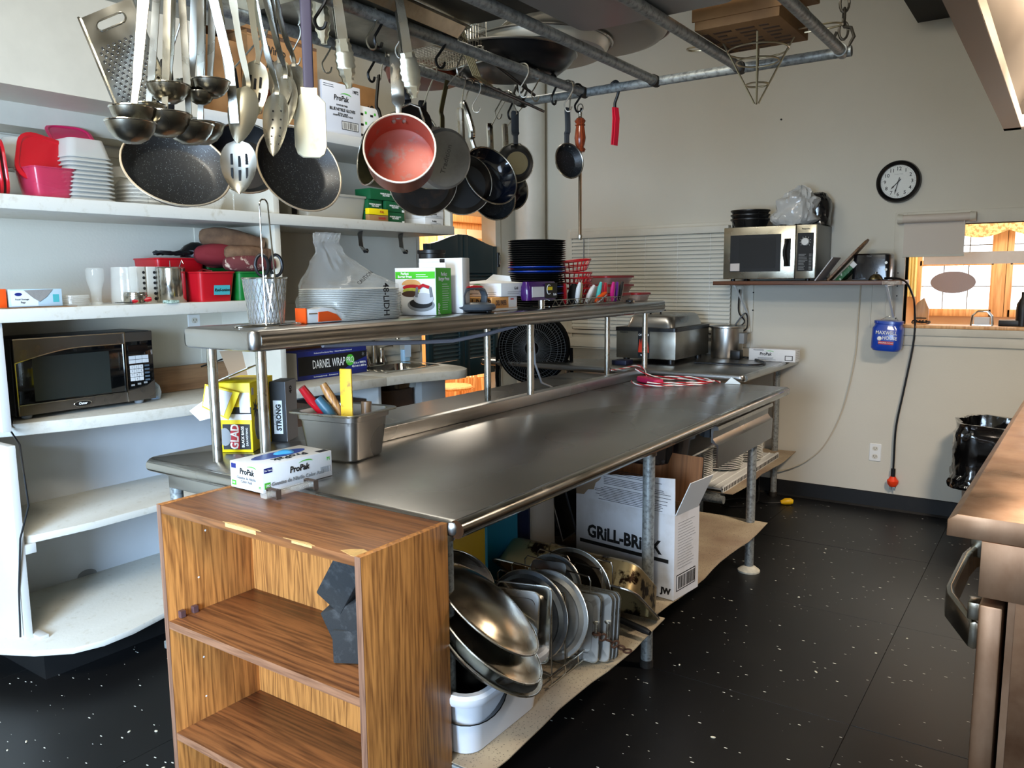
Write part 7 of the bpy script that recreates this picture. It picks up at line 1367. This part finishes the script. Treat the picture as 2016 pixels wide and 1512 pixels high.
t = thing('service_bell', 'small brass call bell in front of the black toaster', 'bell', (-.945, 5.135, SHZ)); part('bell_base', G().cyl((0, 0, 0), (0, 0, .006), .038, n=28), BLACK, t); part('dome', G().lathe([(0, .038), (.012, .036), (.026, .026), (.034, .012), (.036, .006), (0, .006)], 28), mat('old_brass', (150, 138, 104), .3, 1), t); part('plunger', G().lathe([(0, .052), (.004, .050), (.003, .038), (0, .038)], 12), CHROME, t)
# coffee jug hung on the wall
t = thing('coffee_tub', 'blue Maxwell House coffee tub hanging on the wall under the shelf end', 'tub', M=Matrix.Translation((-.905, 5.368, 1.028)) @ Matrix.Rotation(.05, 4, 'Y') @ Matrix.Scale(1.08, 4))
CB = mat('coffee_tub_blue', (24, 66, 170), .3, coat=.4)
part('tub_body', G().loft([ringz(rr(.135, .12, .035), 0), ringz(rr(.155, .135, .04), .012), ringz(rr(.158, .138, .04), .06), ringz(rr(.158, .138, .04), .125), ringz(rr(.142, .125, .045), .142), ringz(rr(.142, .125, .045), .150), ringz(rr(.150, .13, .045), .153), ringz(rr(.150, .13, .045), .168), ringz(rr(.13, .11, .045), .170)]), CB, t)
word('MAXWELL', .028, WINK, t, MX((.002, -.0705, .103), (1, 0, 0), (0, 0, 1)), off=.0004, sx=.85); word('HOUSE', .028, WINK, t, MX((.022, -.0705, .074), (1, 0, 0), (0, 0, 1)), off=.0004, sx=.85)
part('cup_mark', G().lathe([(0, .001), (.010, .001), (.012, 0)], 16).xf(MX((-.030, -.0705, .070), (1, 0, 0), (0, 0, 1))), WINK, t); part('red_band', G().box(-.035, .045, -.0715, -.069, .038, .056), RED, t); word('ORIGINAL ROAST', .010, WINK, t, MX((.005, -.072, .047), (1, 0, 0), (0, 0, 1)))
part('hang_wire', G().tube([(-.05, .0, .168), (-.02, .06, .19), (.02, .06, .19), (.05, 0, .168)], .0015, 6), CHROME, t)
# cords on the wall
solo('black_extension_cord', G().tube(smooth([(-.90, 5.17, SHZ + .012), (-.84, 5.14, SHZ + .012), (-.79, 5.20, SHZ - .01), (-.765, 5.30, SHZ - .09), (-.765, 5.40, 1.30), (-.762, 5.43, 1.10), (-.80, 5.43, .80), (-.835, 5.43, .55), (-.838, 5.43, .34), (-.838, 5.43, .27)], 5), .0062, 8), BLACK, 'black extension cord running from the shelf down the back wall', 'cord')
t = thing('orange_plug', 'orange plug hanging at the end of the black cord near the floor', 'plug', (-.838, 5.43, .19)); part('plug_body', G().lathe([(0, -.035), (.02, -.03), (.032, -.012), (.034, .008), (.022, .022), (.016, .035), (0, .036)], 10), mat('fluorescent_orange', (236, 62, 20), .45), t); part('cable_grip', G().cyl((0, 0, .03), (0, 0, .085), .013, n=12), BLACK, t)
for a in (-.4, .4): part('prong', G().box(-.004 + a * .03, .004 + a * .03, -.002, .002, -.055, -.03), CHROME, t)
solo('thin_white_cord', G().tube(smooth([(-1.085, BY - .012, 1.44), (-1.09, BY - .012, 1.20), (-1.10, BY - .012, .95), (-1.16, BY - .014, .62), (-1.26, BY - .014, .38), (-1.38, BY - .014, .25), (-1.52, BY - .02, .175), (-1.66, BY - .03, .145)], 5), .0042, 7), mat('ivory_cord', (196, 184, 160), .5), 'ivory cord curving down the back wall to the table legs', 'cord')
t = thing('yellow_plug_cord', 'black cord with a yellow plug lying on the floor beyond the table', 'cord', (0, 0, 0)); part('cord', G().tube(smooth([(-1.66, 5.30, .30), (-1.62, 5.22, .10), (-1.60, 5.10, .012), (-1.72, 4.95, .01), (-1.80, 5.05, .01), (-1.70, 5.17, .01), (-1.55, 5.15, .01), (-1.46, 5.20, .012)], 5), .006, 7), BLACK, t); part('plug', G().tube([(-1.465, 5.20, .014), (-1.44, 5.215, .02), (-1.41, 5.23, .022), (-1.395, 5.235, .02)], [.012, .022, .022, .014], 12), mat('plug_yellow', (236, 186, 20), .4), t)
# crumbs scattered on the floor
# bin with black bag
t = thing('trash_can', 'tan trash can with a black bag folded over its rim by the back wall', 'trash can', (-.42, 5.22, 0), 0)
part('can_body', G().loft([ringz(rr(.22, .27, .05, 5, .12, 0), 0), ringz(rr(.30, .34, .06, 5, .12, 0), .55), ringz(rr(.29, .33, .06, 5, .12, 0), .55), ringz(rr(.21, .26, .05, 5, .12, 0), .01)]), mat('tan_bin_plastic', (176, 150, 128), .5), t)
part('black_bag', bagmesh(blend([(.12, 0, .285, .20, .20, .55), (.12, 0, .34, .195, .195, .5), (.12, 0, .45, .185, .19, .5), (.12, 0, .55, .175, .19, .5), (.12, 0, .655, .165, .185, .45), (.12, 0, .655, .15, .17, .5), (.12, 0, .45, .12, .14, .6)], 4), 72, amp=.03, fr=8, seed=5), mat('shiny_black_bag', (10, 10, 11), .12, coat=.8, bump=.8, bs=14), t)

# ================================================================ RANGE AND HOOD
RGS = mat('greasy_stainless', (186, 156, 132), .36, .9, c2=(140, 104, 78), vs=9, rvar=.1, st=(1, 1, .5), thr=(.35, .85))
RM = Matrix.Translation((-.206, 2.15, 0)) @ Matrix.Rotation(-.029, 4, 'Z')
t = thing('cooking_range', 'greasy stainless commercial range at the right edge of the picture', 'range', M=RM); Lr = 2.45
prof = [(0, .865), (0, .905), (.020, .922), (.20, .922), (.20, .865)]
part('front_ledge', G().loft([[(x, y, z) for x, z in prof] for y in (0, Lr)]), RGS, t, .002)
part('cooktop', G().box(.20, .85, .02, Lr, .80, .915), BLACKM, t, .003)
part('control_panel', G().box(.075, .20, .002, Lr, .732, .865), RGS, t, .003)
part('panel_lip', G().box(.075, .20, -.002, .0, .728, .865), RGS, t, .001)
d_ = part('oven_door', G().box(.078, .128, .0, .95, .13, .708), RGS, t, .006)
part('oven_door', G().box(.078, .128, .98, 1.9, .13, .708), RGS, t, .006)
part('range_body', G().box(.14, .85, .004, Lr, .10, .80), mat('greasy_side_panel', (150, 122, 100), .38, .9, c2=(96, 60, 40), vs=7, rvar=.1, thr=(.4, .9)), t, .003)
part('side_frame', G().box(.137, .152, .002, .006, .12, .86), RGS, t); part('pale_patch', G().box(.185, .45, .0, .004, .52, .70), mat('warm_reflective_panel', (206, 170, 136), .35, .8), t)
HS = mat('cast_handle_steel', (150, 148, 138), .25, 1, rvar=.06)
h_ = part('door_handle', G().loft([[(x, y, z) for x, z in ((-.020 + dx, zc + hh), (-.008 + dx, zc + hh + .006), (.002 + dx, zc + hh), (.004 + dx, zc - hh), (-.008 + dx, zc - hh - .006), (-.022 + dx, zc - hh))] for y, dx, zc, hh in ((.03, .078, .615, .030), (.24, .0, .600, .034), (.30, -.010, .598, .034), (.62, -.010, .598, .034), (.70, .0, .600, .032), (.86, .078, .612, .028))]), HS, d_, .002)
for y in (.05, .84): part('handle_mount', G().box(.052, .080, y - .025, y + .025, .655, .70), HS, d_, .004); 
part('handle_bracket', G().box(-.02, .078, .70, .76, .60, .70), HS, d_, .006)
for k in range(4): kb = part('burner_knob', G().cyl((.075, .30 + .45 * k, .80), (.040, .30 + .45 * k, .80), .024, .020, 18), BLACK, t)
for y in (.06, 2.35):
    for x in (.20, .78): part('leg', G().cyl((x, y, 0), (x, y, .10), .022, n=14), CHROME, t)
for k in range(5): part('burner_grate', G().box(.24, .80, .08 + .45 * k, .48 + .45 * k, .916, .93), BLACKM, t, .004)
HZ = 2.05
t = thing('range_hood', 'large stainless exhaust hood with a lit inside above the range', 'hood', (0, 0, 0)); X0, X1_, Yn, Yf = -.252, .95, .2, 3.775
HI = mat('hood_inside_steel', (128, 120, 110), .40, 1, rvar=.08, vs=10, st=(1, .2, 1)); HE = mat('hood_outside_steel', (108, 98, 84), .45, .9)
part('front_skin', G().box(X0, X0 + .004, Yn, Yf, HZ, HZ + .55), HE, t); part('far_skin', G().box(X0, X1_, Yf - .004, Yf, HZ, HZ + .55), HE, t); part('near_skin', G().box(X0, X1_, Yn, Yn + .004, HZ, HZ + .55), HE, t)
part('front_flange', G().box(X0, X0 + .058, Yn, Yf, HZ - .002, HZ + .001), HE, t); part('far_flange', G().box(X0, X1_, Yf - .058, Yf, HZ - .002, HZ + .001), HI, t)
part('gutter_lip', G().box(X0 + .056, X0 + .059, Yn, Yf - .056, HZ, HZ + .045), mat('bright_lip', (226, 216, 206), .3, .8), t); part('gutter_lip', G().box(X0 + .056, X1_, Yf - .059, Yf - .056, HZ, HZ + .045), bpy.data.materials['bright_lip'], t)
part('sloped_inner_panel', G().loft([[(X0 + .03, y, HZ + .045), (X0 + .034, y, HZ + .045), (X0 + .234, y, HZ + .52), (X0 + .230, y, HZ + .52)] for y in (Yn, Yf - .03)]), HI, t); part('sloped_end_panel', G().loft([[(x, Yf - .03, HZ + .045), (x, Yf - .034, HZ + .045), (x, Yf - .20, HZ + .52), (x, Yf - .196, HZ + .52)] for x in (X0 + .03, X1_)]), HI, t)
part('hood_top', G().box(X0, X1_, Yn, Yf, HZ + .55, HZ + .56), HE, t)
for k in range(5): part('baffle_filter', G().box(.55, .58, .3 + .66 * k, .92 + .66 * k, HZ + .10, HZ + .50), STEEL, t, .004)
part('lamp_globe', G().lathe([(0, -.05), (.03, -.045), (.045, -.02), (.045, .01), (.03, .03), (0, .03)], 20).xf(Matrix.Translation((.30, 3.35, HZ + .40))), mat('lamp_glass', (255, 214, 160), .3, emit=6), t)
# small debris on the floor
DEB = mat('pale_crumb', (206, 200, 178), .8); dm = mesh('floor_crumb', G().lathe([(0, 0), (.006, .0), (.007, .002), (.003, .004), (0, .004)], 7), DEB)
random.seed(21)
for k in range(26):
    x, y = random.uniform(-1.15, .1), random.uniform(1.7, 4.6)
    if k > 18: x, y = random.uniform(-2.9, -2.2), random.uniform(.9, 1.4)
    o = bpy.data.objects.new('floor_crumb', dm); COL.objects.link(o); o.location = (x, y, .0006); o.rotation_euler = (0, 0, random.uniform(0, 6)); o.scale = (random.uniform(.5, 1.3), random.uniform(.4, .9), 1); tag(o, 'tiny pale crumb on the black floor tiles', 'crumb', 'crumbs on the floor')
